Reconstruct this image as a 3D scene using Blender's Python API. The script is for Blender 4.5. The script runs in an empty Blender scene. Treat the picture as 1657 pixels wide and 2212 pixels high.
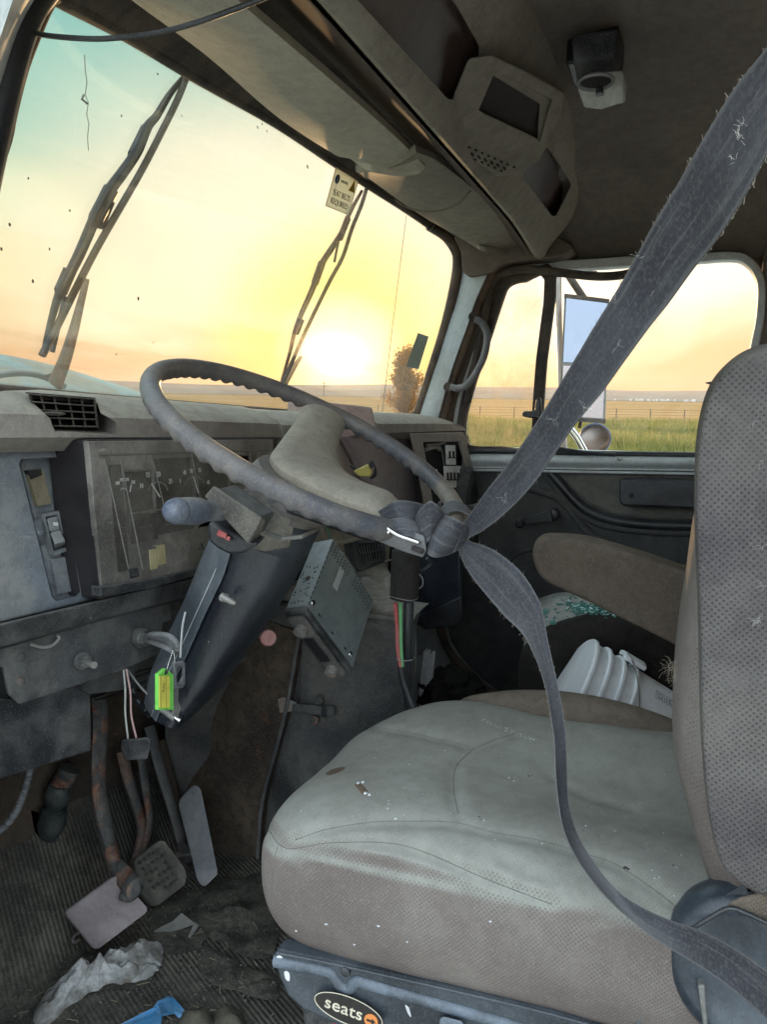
import bpy, bmesh, math, random
from mathutils import Vector, Matrix, noise
from mathutils.bvhtree import BVHTree
random.seed(11)
PI = math.pi
S = bpy.context.scene
COL = S.collection

# ------------------------------------------------------------------ camera
# cab frame: X to the passenger side, Y forward, Z up, cab floor at z = 0
FPX, CX, CY = 1600.0, 828.5, 1106.0
yw, pt, rl = math.radians(22.0), math.radians(-7.55), math.radians(0.93)
CAM = Vector((0, 0, 1.0))
FW = Vector((math.cos(yw)*math.cos(pt), math.sin(yw)*math.cos(pt), math.sin(pt)))
_r = Vector((math.sin(yw), -math.cos(yw), 0)); _u = _r.cross(FW)
RT = _r*math.cos(rl) + _u*math.sin(rl)
UP = _u*math.cos(rl) - _r*math.sin(rl)
cd = bpy.data.cameras.new('camera'); cam = bpy.data.objects.new('camera', cd); COL.objects.link(cam)
cd.sensor_fit = 'VERTICAL'; cd.sensor_height = 36.0; cd.lens = 36.0*FPX/2212.0
cd.clip_start = 0.02; cd.clip_end = 60000
cam.matrix_world = Matrix(((RT.x, UP.x, -FW.x, CAM.x), (RT.y, UP.y, -FW.y, CAM.y), (RT.z, UP.z, -FW.z, CAM.z), (0, 0, 0, 1)))
S.camera = cam

def ray(x, y):
    return FW + RT*((x-CX)/FPX) - UP*((y-CY)/FPX)
def q(x, y, X=None, Y=None, Z=None, D=None):
    """point of the place seen at (x, y) that lies on a given plane of the cab"""
    d = ray(x, y)
    if X is not None: return CAM + d*(X/d.x)
    if Y is not None: return CAM + d*(Y/d.y)
    if Z is not None: return CAM + d*((Z-1.0)/d.z)
    return CAM + d*D
def qs(pts, X=None, **k):
    return [q(p[0], p[1], p[2] if len(p) > 2 else X, **(k if len(p) < 3 else {})) for p in pts]

# ------------------------------------------------------------------ sky, sun, exposure
SUN = ray(735, 768).normalized()
S.view_settings.view_transform = 'Standard'; S.view_settings.look = 'None'
S.view_settings.exposure = 0.48; S.view_settings.gamma = 1.0
W = bpy.data.worlds.new('World'); S.world = W; W.use_nodes = True
nt = W.node_tree; N = nt.nodes; L = nt.links
for n in list(N): N.remove(n)
def nd(t, **k):
    n = N.new(t)
    for a, b in k.items(): setattr(n, a, b)
    return n
def mth(op, a, b=None, c=None, clamp=False, tree=None):
    t = tree or nt
    n = t.nodes.new('ShaderNodeMath'); n.operation = op; n.use_clamp = clamp
    for i, v in enumerate((a, b, c)):
        if v is None: continue
        if isinstance(v, (int, float)): n.inputs[i].default_value = v
        else: t.links.new(v, n.inputs[i])
    return n.outputs[0]
def mixc(f, a, b, tree=None, mode='MIX'):
    t = tree or nt
    n = t.nodes.new('ShaderNodeMix'); n.data_type = 'RGBA'; n.blend_type = mode
    for i, v in ((0, f), (6, a), (7, b)):
        if isinstance(v, (int, float)): n.inputs[i].default_value = v
        elif isinstance(v, (tuple, list)): n.inputs[i].default_value = tuple(v)[:3] + (1,)
        else: t.links.new(v, n.inputs[i])
    return n.outputs[2]
def ss(v, lo, hi, tree=None):
    t = tree or nt
    n = t.nodes.new('ShaderNodeMapRange'); n.interpolation_type = 'SMOOTHSTEP'
    t.links.new(v, n.inputs[0]); n.inputs[1].default_value = lo; n.inputs[2].default_value = hi
    n.inputs[3].default_value = 0; n.inputs[4].default_value = 1
    return n.outputs[0]
geo = nd('ShaderNodeTexCoord').outputs['Generated']
sky = nd('ShaderNodeTexSky'); sky.sky_type = 'NISHITA'; sky.sun_disc = False
sky.sun_elevation = math.asin(SUN.z); sky.sun_rotation = math.atan2(SUN.x, SUN.y)
sky.dust_density = 3.0; sky.air_density = 1.2
sep = nd('ShaderNodeSeparateXYZ'); L.new(geo, sep.inputs[0]); ez = sep.outputs[2]
dt = nd('ShaderNodeVectorMath', operation='DOT_PRODUCT'); L.new(geo, dt.inputs[0]); dt.inputs[1].default_value = SUN
dsun = dt.outputs['Value']
mp = nd('ShaderNodeMapping'); L.new(geo, mp.inputs[0]); mp.inputs['Scale'].default_value = (1.6, 1.6, 5.0)
cl = nd('ShaderNodeTexNoise'); L.new(mp.outputs[0], cl.inputs['Vector']); cl.inputs['Scale'].default_value = 1.7
cl.inputs['Detail'].default_value = 7; cl.inputs['Roughness'].default_value = 0.55; cl.inputs['Distortion'].default_value = 0.5
cn = cl.outputs['Fac']
eh = mth('ADD', ez, mth('MULTIPLY', mth('SUBTRACT', cn, 0.5), 0.15))
rp = nd('ShaderNodeValToRGB'); L.new(eh, rp.inputs[0])
cr = rp.color_ramp; cr.elements[0].position = 0.0; cr.elements[0].color = (.50, .25, .14, 1)
cr.elements[1].position = 1.0; cr.elements[1].color = (.42, .62, .95, 1)
for p, c in ((.035, (.54, .27, .10)), (.085, (.60, .39, .16)), (.15, (.72, .65, .33)), (.22, (.62, .74, .46)), (.31, (.22, .58, .50)), (.42, (.15, .52, .52)), (.6, (.40, .62, .75))):
    e = cr.elements.new(p); e.color = c + (1,)
lobe = ss(dsun, .87, .98)
core = ss(dsun, .980, 1.0)
band = mth('MULTIPLY', ss(eh, .03, .13), mth('SUBTRACT', 1.0, ss(eh, .30, .46)))
c1 = mixc(mth('MULTIPLY', lobe, mth('MULTIPLY', band, .95), clamp=True), rp.outputs[0], (.90, .88, .72))
# the bright hazy band reaches round to the passenger side
rs = nd('ShaderNodeVectorMath', operation='DOT_PRODUCT'); L.new(geo, rs.inputs[0]); rs.inputs[1].default_value = ray(1500, 600).normalized()
c1 = mixc(mth('MULTIPLY', mth('MULTIPLY', ss(rs.outputs['Value'], .90, .99), ss(eh, .06, .15)), .95), c1, (.95, .87, .76))
c1 = mixc(mth('MULTIPLY', core, .85), c1, (1.15, .80, .12))
c1 = mixc(ss(dsun, .9955, 1.0), c1, (1.7, 1.5, .8))
# high and rear sky: pale blue, brightened beyond dusk to light the cab
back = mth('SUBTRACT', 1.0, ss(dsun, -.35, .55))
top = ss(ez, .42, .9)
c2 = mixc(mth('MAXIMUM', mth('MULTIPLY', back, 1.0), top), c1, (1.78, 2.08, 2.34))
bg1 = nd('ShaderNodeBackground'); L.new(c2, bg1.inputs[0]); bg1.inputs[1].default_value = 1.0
bg2 = nd('ShaderNodeBackground'); L.new(sky.outputs[0], bg2.inputs[0]); bg2.inputs[1].default_value = 0.02
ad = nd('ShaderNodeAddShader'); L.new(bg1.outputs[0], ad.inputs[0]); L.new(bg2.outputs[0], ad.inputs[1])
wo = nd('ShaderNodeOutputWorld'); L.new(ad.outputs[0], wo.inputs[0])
sl = bpy.data.lights.new('sun', 'SUN'); sl.energy = 4.0; sl.angle = math.radians(1.0); sl.color = (1, .62, .30)
so = bpy.data.objects.new('sun', sl); COL.objects.link(so); so.rotation_euler = SUN.to_track_quat('Z', 'Y').to_euler()
so.location = SUN*50
# ------------------------------------------------------------------ materials
def newmat(name):
    m = bpy.data.materials.new(name); m.use_nodes = True
    t = m.node_tree
    for n in list(t.nodes): t.nodes.remove(n)
    o = t.nodes.new('ShaderNodeOutputMaterial')
    return m, t, o
def tnoise(t, vec, scale, detail=5, rough=.6, dist=0.0):
    n = t.nodes.new('ShaderNodeTexNoise'); t.links.new(vec, n.inputs['Vector'])
    n.inputs['Scale'].default_value = scale; n.inputs['Detail'].default_value = detail
    n.inputs['Roughness'].default_value = rough; n.inputs['Distortion'].default_value = dist
    return n.outputs['Fac']
def sc(c, k): return tuple(min(1, x*k) for x in c)
def mat(name, col, rough=.7, var=.25, vs=6, dust=None, damt=.5, ds=9, up=0.0, bump=.15, bs=90, metal=0.0,
        specks=0.0, speckcol=(.55, .53, .48), dots=0, dotdir=None, rib=None, scr=0.0, rust=0.0, spec=.4, stretch=None, grime=.30):
    m, t, o = newmat(name)
    tc = t.nodes.new('ShaderNodeTexCoord').outputs['Object']
    if stretch:
        mpn = t.nodes.new('ShaderNodeMapping'); t.links.new(tc, mpn.inputs[0]); mpn.inputs['Scale'].default_value = stretch
        sv = mpn.outputs[0]
    else: sv = tc
    b = t.nodes.new('ShaderNodeBsdfPrincipled')
    n1 = tnoise(t, sv, vs, 7, .65, .3)
    c = mixc(ss(n1, .3, .7, t), sc(col, 1-var), sc(col, 1+var), t)
    n1b = tnoise(t, tc, vs*9, 4, .7)
    c = mixc(mth('MULTIPLY', ss(n1b, .45, .75, t), var*.6, tree=t), c, sc(col, 1+var*1.6), t)
    rg = mth('ADD', rough-.07, mth('MULTIPLY', n1, .14, tree=t), tree=t)
    gm = t.nodes.new('ShaderNodeNewGeometry')
    if rust:
        rn = tnoise(t, tc, 14, 8, .7, .6)
        rc = mixc(ss(tnoise(t, tc, 70, 4, .7), .35, .65, t), (.10, .035, .018), (.27, .12, .07), t)
        rf = ss(rn, .66-rust*.35, .72-rust*.35, t)
        c = mixc(rf, c, rc, t)
    if dust:
        n2 = tnoise(t, sv, ds, 6, .62, .4)
        f = mth('MULTIPLY', ss(n2, .36, .64, t), damt, tree=t)
        if up:
            sx = t.nodes.new('ShaderNodeSeparateXYZ'); t.links.new(gm.outputs['Normal'], sx.inputs[0])
            f = mth('ADD', f, mth('MULTIPLY', ss(sx.outputs[2], .15, .85, t), up, tree=t), clamp=True, tree=t)
        c = mixc(f, c, dust, t)
        rg = mth('ADD', rg, mth('MULTIPLY', f, .25, tree=t), clamp=True, tree=t)
    # grime at two finer scales so that no surface is even
    g1 = tnoise(t, tc, 42, 6, .75, .3); g2 = tnoise(t, tc, 330, 3, .6)
    c = mixc(mth('MULTIPLY', ss(g1, .42, .62, t), grime, tree=t), c, sc(col, .45), t)
    c = mixc(mth('MULTIPLY', ss(g2, .50, .72, t), grime*.9, tree=t), c, sc(dust if dust else col, 1.25), t)
    if specks:
        n3 = tnoise(t, tc, 170, 3, .5)
        c = mixc(mth('MULTIPLY', ss(n3, .815-specks*.09, .85-specks*.09, t), .6, tree=t), c, speckcol, t)
    hgt = tnoise(t, tc, bs, 5, .6)
    if dots:
        # knitted cloth: rows of small pits following the face direction
        sx = t.nodes.new('ShaderNodeSeparateXYZ'); t.links.new(tc, sx.inputs[0])
        sn = t.nodes.new('ShaderNodeSeparateXYZ'); t.links.new(gm.outputs['Normal'], sn.inputs[0])
        k = 2*PI/dots
        def sn_(v, ph=0.0): return mth('SINE', mth('ADD', mth('MULTIPLY', v, k, tree=t), ph, tree=t), tree=t)
        w = tnoise(t, tc, 5, 2, .5)
        wob = mth('MULTIPLY', w, .016, tree=t)
        yy = mth('ADD', sx.outputs[1], wob, tree=t)
        zz = mth('ADD', sx.outputs[2], wob, tree=t)
        side = mth('MULTIPLY', sn_(yy), sn_(zz), tree=t)
        topp = mth('MULTIPLY', mth('MULTIPLY', sn_(yy), sn_(sx.outputs[0]), tree=t), .45, tree=t)
        frt = mth('MULTIPLY', sn_(sx.outputs[0]), sn_(zz), tree=t)
        az = ss(mth('ABSOLUTE', sn.outputs[2], tree=t), .6, .8, t)
        ay = ss(mth('ABSOLUTE', sn.outputs[1], tree=t), .6, .8, t)
        d = mth('ADD', mth('MULTIPLY', side, mth('SUBTRACT', 1.0, az, tree=t), tree=t), mth('MULTIPLY', topp, az, tree=t), tree=t)
        d = mth('ADD', mth('MULTIPLY', d, mth('SUBTRACT', 1.0, ay, tree=t), tree=t), mth('MULTIPLY', frt, ay, tree=t), tree=t)
        pit = mth('MULTIPLY', ss(d, .15, .8, t), ss(tnoise(t, tc, 26, 4, .7), .25, .62, t), tree=t)
        c = mixc(mth('MULTIPLY', pit, .5, tree=t), c, sc(col, .35), t)
        hgt = mth('SUBTRACT', mth('MULTIPLY', hgt, .5, tree=t), mth('MULTIPLY', pit, 1.6, tree=t), tree=t)
    if rib:
        ax, per, ang = rib
        mpp = t.nodes.new('ShaderNodeMapping'); t.links.new(tc, mpp.inputs[0]); mpp.inputs['Rotation'].default_value = (0, 0, ang)
        sx2 = t.nodes.new('ShaderNodeSeparateXYZ'); t.links.new(mpp.outputs[0], sx2.inputs[0])
        rb = mth('SINE', mth('MULTIPLY', sx2.outputs[ax], 2*PI/per, tree=t), tree=t)
        rb = mth('MULTIPLY', rb, ss(tnoise(t, tc, 3.5, 4, .6), .35, .6, t), tree=t)
        hgt = mth('ADD', hgt, mth('MULTIPLY', rb, 1.4, tree=t), tree=t)
        c = mixc(mth('MULTIPLY', ss(rb, -.2, -.9, t), .35, tree=t), c, sc(col, .45), t)
    if scr:
        mps = t.nodes.new('ShaderNodeMapping'); t.links.new(tc, mps.inputs[0]); mps.inputs['Rotation'].default_value = (.6, .9, .5); mps.inputs['Scale'].default_value = (8, 90, 60)
        n5 = tnoise(t, mps.outputs[0], 2.5, 3, .6, .8)
        c = mixc(mth('MULTIPLY', ss(n5, .66, .74, t), scr, tree=t), c, sc(dust or col, 1.25), t)
    if isinstance(c, tuple): b.inputs['Base Color'].default_value = c + (1,)
    else: t.links.new(c, b.inputs['Base Color'])
    t.links.new(rg, b.inputs['Roughness'])
    b.inputs['Metallic'].default_value = metal
    b.inputs['Specular IOR Level'].default_value = spec
    bp = t.nodes.new('ShaderNodeBump'); bp.inputs['Strength'].default_value = bump; bp.inputs['Distance'].default_value = .004
    t.links.new(hgt, bp.inputs['Height']); t.links.new(bp.outputs[0], b.inputs['Normal'])
    t.links.new(b.outputs[0], o.inputs[0])
    return m
def glassmat(name, dirt=.12, tint=(.99, 1.0, .98), dirtcol=(.62, .52, .38), ds=5, fine=.3):
    m, t, o = newmat(name)
    tc = t.nodes.new('ShaderNodeTexCoord').outputs['Object']
    tr = t.nodes.new('ShaderNodeBsdfTransparent'); tr.inputs[0].default_value = tint + (1,)
    gl = t.nodes.new('ShaderNodeBsdfGlossy'); gl.inputs['Roughness'].default_value = .05
    fr = t.nodes.new('ShaderNodeFresnel'); fr.inputs[0].default_value = 1.35
    m1 = t.nodes.new('ShaderNodeMixShader'); t.links.new(mth('MULTIPLY', fr.outputs[0], .35, tree=t), m1.inputs[0])
    t.links.new(tr.outputs[0], m1.inputs[1]); t.links.new(gl.outputs[0], m1.inputs[2])
    df = t.nodes.new('ShaderNodeBsdfDiffuse'); df.inputs[0].default_value = dirtcol + (1,)
    tl = t.nodes.new('ShaderNodeBsdfTranslucent'); tl.inputs[0].default_value = dirtcol + (1,)
    m2 = t.nodes.new('ShaderNodeMixShader'); m2.inputs[0].default_value = .6
    t.links.new(df.outputs[0], m2.inputs[1]); t.links.new(tl.outputs[0], m2.inputs[2])
    a = tnoise(t, tc, ds, 6, .65, .8); b = tnoise(t, tc, 120, 4, .7)
    f = mth('ADD', dirt*.15, mth('MULTIPLY', ss(a, .35, .8, t), dirt, tree=t), tree=t)
    f = mth('ADD', f, mth('MULTIPLY', ss(b, .66, .74, t), fine, tree=t), clamp=True, tree=t)
    m3 = t.nodes.new('ShaderNodeMixShader'); t.links.new(f, m3.inputs[0])
    t.links.new(m1.outputs[0], m3.inputs[1]); t.links.new(m2.outputs[0], m3.inputs[2])
    t.links.new(m3.outputs[0], o.inputs[0])
    return m

# ------------------------------------------------------------------ mesh helpers
def V(*a): return Vector(a)
def lerp(a, b, f): return a + (b-a)*f
def smooth(pts, n=6, closed=False):
    """Catmull-Rom through the points (Vectors or tuples)"""
    P = [Vector(p) for p in pts]; m = len(P); out = []
    rng = m if closed else m-1
    for i in range(rng):
        if closed: p0, p1, p2, p3 = P[i-1], P[i], P[(i+1) % m], P[(i+2) % m]
        else: p0, p1, p2, p3 = P[max(i-1, 0)], P[i], P[i+1], P[min(i+2, m-1)]
        for k in range(n):
            f = k/n
            out.append(.5*((2*p1) + (p2-p0)*f + (2*p0-5*p1+4*p2-p3)*f*f + (3*p1-p0-3*p2+p3)*f**3))
    if not closed: out.append(P[-1])
    return out
def frames(path, closed=False, up=None):
    n = len(path); T = []
    for i in range(n):
        a = path[i-1] if (i > 0 or closed) else path[0]
        b = path[(i+1) % n] if (i < n-1 or closed) else path[-1]
        T.append((b-a).normalized())
    u = (up or V(.13, .2, 1)).copy(); out = []
    for t_ in T:
        if up is not None: u = up.copy()
        s_ = t_.cross(u)
        if s_.length < 1e-5: s_ = t_.cross(V(1, .2, .1))
        s_.normalize(); u = s_.cross(t_).normalized()
        out.append((t_, s_, u.copy()))
    return out
class MB:
    def __init__(s): s.v = []; s.f = []; s.uv = None
    def add(s, vs, fs):
        o = len(s.v); s.v += [Vector(x) for x in vs]; s.f += [tuple(i+o for i in f) for f in fs]; return s
    def prism(s, pts, vec):
        n = len(pts); vec = Vector(vec); P = [Vector(p) for p in pts]
        vs = P + [p+vec for p in P]
        fs = [tuple(range(n))[::-1], tuple(range(n, 2*n))] + [(i, (i+1) % n, (i+1) % n+n, i+n) for i in range(n)]
        return s.add(vs, fs)
    def ring(s, outer, inner, vec):
        n = len(outer); vec = Vector(vec); O = [Vector(p) for p in outer]; I = [Vector(p) for p in inner]
        vs = O + I + [p+vec for p in O] + [p+vec for p in I]; fs = []
        for i in range(n):
            j = (i+1) % n
            fs += [(i, j, n+j, n+i), (2*n+j, 2*n+i, 3*n+i, 3*n+j), (j, i, 2*n+i, 2*n+j), (n+i, n+j, 3*n+j, 3*n+i)]
        return s.add(vs, fs)
    def box(s, c, size, ax=None, taper=1.0):
        c = Vector(c); ax = ax or (V(1, 0, 0), V(0, 1, 0), V(0, 0, 1)); h = [x/2 for x in size]; vs = []
        for i in (-1, 1):
            for j in (-1, 1):
                for k in (-1, 1):
                    tp = taper if k > 0 else 1
                    vs.append(c + ax[0]*(i*h[0]*tp) + ax[1]*(j*h[1]*tp) + ax[2]*(k*h[2]))
        return s.add(vs, [(0, 1, 3, 2), (4, 6, 7, 5), (0, 4, 5, 1), (2, 3, 7, 6), (0, 2, 6, 4), (1, 5, 7, 3)])
    def hexa(s, a, b):
        """solid between two quads (or n-gons) a and b with matching corners"""
        n = len(a)
        return s.add(list(a)+list(b), [tuple(range(n))[::-1], tuple(range(n, 2*n))] + [(i, (i+1) % n, (i+1) % n+n, i+n) for i in range(n)])
    def tube(s, path, r, seg=12, closed=False, rx=None, up=None, caps=True, ph=0.0):
        path = [Vector(p) for p in path]; fr = frames(path, closed, up); n = len(path); vs = []; fs = []
        for i, (p, (t_, a, b)) in enumerate(zip(path, fr)):
            ri = r(i/(n-1)) if callable(r) else r
            k = rx if rx else 1.0
            for j in range(seg):
                th = 2*PI*j/seg + ph
                vs.append(p + a*(math.cos(th)*ri*k) + b*(math.sin(th)*ri))
        m = n if closed else n-1
        for i in range(m):
            i2 = (i+1) % n
            for j in range(seg):
                j2 = (j+1) % seg
                fs.append((i*seg+j, i*seg+j2, i2*seg+j2, i2*seg+j))
        if not closed and caps:
            fs.append(tuple(range(seg))[::-1]); fs.append(tuple(range((n-1)*seg, n*seg)))
        return s.add(vs, fs)
    def lathe(s, p, axis, prof, seg=32, sq=1.0, ref=None):
        """prof: list of (distance along axis, radius)"""
        p = Vector(p); t_ = Vector(axis).normalized(); a = t_.cross(ref or V(.21, .13, 1)).normalized(); b = t_.cross(a)
        vs = []; fs = []; n = len(prof)
        for (h, r) in prof:
            for j in range(seg):
                th = 2*PI*j/seg; vs.append(p + t_*h + a*(math.cos(th)*r) + b*(math.sin(th)*r*sq))
        for i in range(n-1):
            for j in range(seg):
                j2 = (j+1) % seg; fs.append((i*seg+j, i*seg+j2, (i+1)*seg+j2, (i+1)*seg+j))
        fs.append(tuple(range(seg))[::-1]); fs.append(tuple(range((n-1)*seg, n*seg)))
        return s.add(vs, fs)
    def grid(s, fn, nu, nv, thick=None):
        vs = [Vector(fn(i/nu, j/nv)) for i in range(nu+1) for j in range(nv+1)]
        w = nv+1; fs = [(i*w+j, (i+1)*w+j, (i+1)*w+j+1, i*w+j+1) for i in range(nu) for j in range(nv)]
        if thick is None: return s.add(vs, fs)
        th = Vector(thick); m = len(vs); vs2 = vs + [x+th for x in vs]
        fs2 = [f[::-1] for f in fs] + [tuple(k+m for k in f) for f in fs]
        bd = [j for j in range(w)] + [i*w+nv for i in range(1, nu+1)] + [nu*w+j for j in range(nv-1, -1, -1)] + [i*w for i in range(nu-1, 0, -1)]
        for k in range(len(bd)):
            a, b = bd[k], bd[(k+1) % len(bd)]
            fs2.append((a, b, b+m, a+m))
        return s.add(vs2, fs2)
    def loft(s, rings, caps=True, closed=True):
        n = len(rings[0]); vs = [Vector(p) for r in rings for p in r]; fs = []
        for i in range(len(rings)-1):
            for j in range(n if closed else n-1):
                j2 = (j+1) % n; fs.append((i*n+j, i*n+j2, (i+1)*n+j2, (i+1)*n+j))
        if caps: fs.append(tuple(range(n))[::-1]); fs.append(tuple(range((len(rings)-1)*n, len(rings)*n)))
        return s.add(vs, fs)
    def ribbon(s, A, B, th, nc=6, cup=0.0):
        """webbing between edge curves A and B, th thick"""
        n = len(A); vs = []; fs = []
        rows = []
        for i in range(n):
            a, b = A[i], B[i]
            t_ = (A[min(i+1, n-1)]+B[min(i+1, n-1)]-A[max(i-1, 0)]-B[max(i-1, 0)])
            nn = (b-a).cross(t_); nn = nn.normalized() if nn.length > 1e-9 else V(0, 0, 1)
            if rows and nn.dot(rows[-1][1]) < 0 and i > 0: nn = -nn
            row = [lerp(a, b, k/nc) + nn*(cup*math.sin(PI*k/nc)) for k in range(nc+1)]
            rows.append((row, nn))
        for row, nn in rows:
            vs += [p + nn*th/2 for p in row] + [p - nn*th/2 for p in row][::-1]
        m = 2*(nc+1)
        for i in range(n-1):
            for j in range(m):
                j2 = (j+1) % m; fs.append((i*m+j, i*m+j2, (i+1)*m+j2, (i+1)*m+j))
        fs.append(tuple(range(m))[::-1]); fs.append(tuple(range((n-1)*m, n*m)))
        L_ = 0.0; s.uv = []
        for i in range(n):
            if i: L_ += ((A[i]+B[i])/2-(A[i-1]+B[i-1])/2).length
            s.uv += [(k/nc, L_) for k in range(nc+1)] + [(1-k/nc, L_+.37) for k in range(nc+1)]
        return s.add(vs, fs)
    def ball(s, c, r, ax=None, nu=16, nv=10, e=1.0, fn=None):
        """superellipsoid; e<1 boxier"""
        c = Vector(c); ax = ax or (V(1, 0, 0), V(0, 1, 0), V(0, 0, 1)); r = r if hasattr(r, '__len__') else (r, r, r)
        def pw(v): return math.copysign(abs(v)**e, v)
        vs = []; fs = []
        def P(x, y, z):
            if fn: x, y, z = fn(x, y, z)
            return c + ax[0]*(x*r[0]) + ax[1]*(y*r[1]) + ax[2]*(z*r[2])
        vs.append(P(0, 0, -1))
        for i in range(1, nv):
            ph = -PI/2 + PI*i/nv
            for j in range(nu):
                th = 2*PI*j/nu
                vs.append(P(pw(math.cos(ph))*pw(math.cos(th)), pw(math.cos(ph))*pw(math.sin(th)), pw(math.sin(ph))))
        vs.append(P(0, 0, 1)); m = len(vs)-1
        for j in range(nu):
            fs.append((0, 1+(j+1) % nu, 1+j)); fs.append((m, m-nu+j, m-nu+(j+1) % nu))
        for i in range(nv-2):
            for j in range(nu):
                j2 = (j+1) % nu; a = 1+i*nu
                fs.append((a+j, a+j2, a+nu+j2, a+nu+j))
        return s.add(vs, fs)
    def build(s, name, m, parent=None, smooth=40, bevel=0, bseg=2, sub=0, label=None, cat=None, group=None, kind=None, solid=0):
        me = bpy.data.meshes.new(name); root = parent
        while root is not None and root.parent is not None: root = root.parent
        if parent is None:
            lo = min(p.z for p in s.v); o0 = sum(s.v, V(0, 0, 0))/len(s.v); org = V(o0.x, o0.y, lo)
        else: org = root.location.copy()
        me.from_pydata([p-org for p in s.v], [], s.f); me.validate()
        bm = bmesh.new(); bm.from_mesh(me); bmesh.ops.recalc_face_normals(bm, faces=bm.faces); bm.to_mesh(me); bm.free()
        me.materials.append(m)
        if s.uv and len(s.uv) == len(me.vertices):
            ul = me.uv_layers.new(name='UVMap')
            for lp in me.loops: ul.data[lp.index].uv = s.uv[lp.vertex_index]
        if smooth:
            for p in me.polygons: p.use_smooth = True
            me.set_sharp_from_angle(angle=math.radians(smooth))
        o = bpy.data.objects.new(name, me); COL.objects.link(o)
        if parent is None: o.location = org
        else: o.parent = parent
        if solid:
            md = o.modifiers.new('solid', 'SOLIDIFY'); md.thickness = solid; md.offset = 0
        if bevel:
            md = o.modifiers.new('bevel', 'BEVEL'); md.width = bevel; md.segments = bseg; md.limit_method = 'ANGLE'; md.angle_limit = math.radians(35); md.use_clamp_overlap = True
            if smooth: md.harden_normals = False
        if sub:
            md = o.modifiers.new('sub', 'SUBSURF'); md.levels = sub; md.render_levels = sub
        tag(o, label, cat, group, kind)
        return o
def tag(o, label=None, cat=None, group=None, kind=None):
    for k, v in (('label', label), ('category', cat), ('group', group), ('kind', kind)):
        if v: o[k] = v
    return o
def thing(name, loc, label, cat, group=None):
    o = bpy.data.objects.new(name, None); COL.objects.link(o); o.location = loc; o.empty_display_size = .05
    return tag(o, label, cat, group)
def bvh(o):
    dg = bpy.context.evaluated_depsgraph_get(); e = o.evaluated_get(dg); me = e.to_mesh()
    mw = o.matrix_world if o.parent is None else Matrix.Translation(o.parent.location)
    if o.parent is None: mw = Matrix.Translation(o.location)
    t_ = BVHTree.FromPolygons([mw @ v.co for v in me.vertices], [tuple(p.vertices) for p in me.polygons]); e.to_mesh_clear()
    return t_
def hit(tree, x, y, off=0.0):
    d = ray(x, y).normalized(); h = tree.ray_cast(CAM, d)
    if h[0] is None: return None
    return h[0] + (h[1] if h[1].dot(d) < 0 else -h[1])*off
def text(body, size, mm, parent, org, right, up, depth=.0008, name='lettering', align='CENTER', off=(0, 0), xs=1.0):
    cu = bpy.data.curves.new(name, 'FONT'); cu.body = body; cu.size = size; cu.extrude = depth/2; cu.align_x = align; cu.align_y = 'CENTER'; cu.resolution_u = 3
    to = bpy.data.objects.new(name, cu); COL.objects.link(to)
    dg = bpy.context.evaluated_depsgraph_get(); me = bpy.data.meshes.new_from_object(to.evaluated_get(dg))
    bpy.data.objects.remove(to); bpy.data.curves.remove(cu)
    r = Vector(right).normalized(); u = Vector(up); u = (u - r*u.dot(r)).normalized(); n = r.cross(u); org = Vector(org)
    b = MB(); b.add([org + r*(v.co.x*xs+off[0]) + u*(v.co.y+off[1]) + n*v.co.z for v in me.vertices], [tuple(p.vertices) for p in me.polygons])
    bpy.data.meshes.remove(me)
    return b.build(name, mm, parent, smooth=0)

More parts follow.
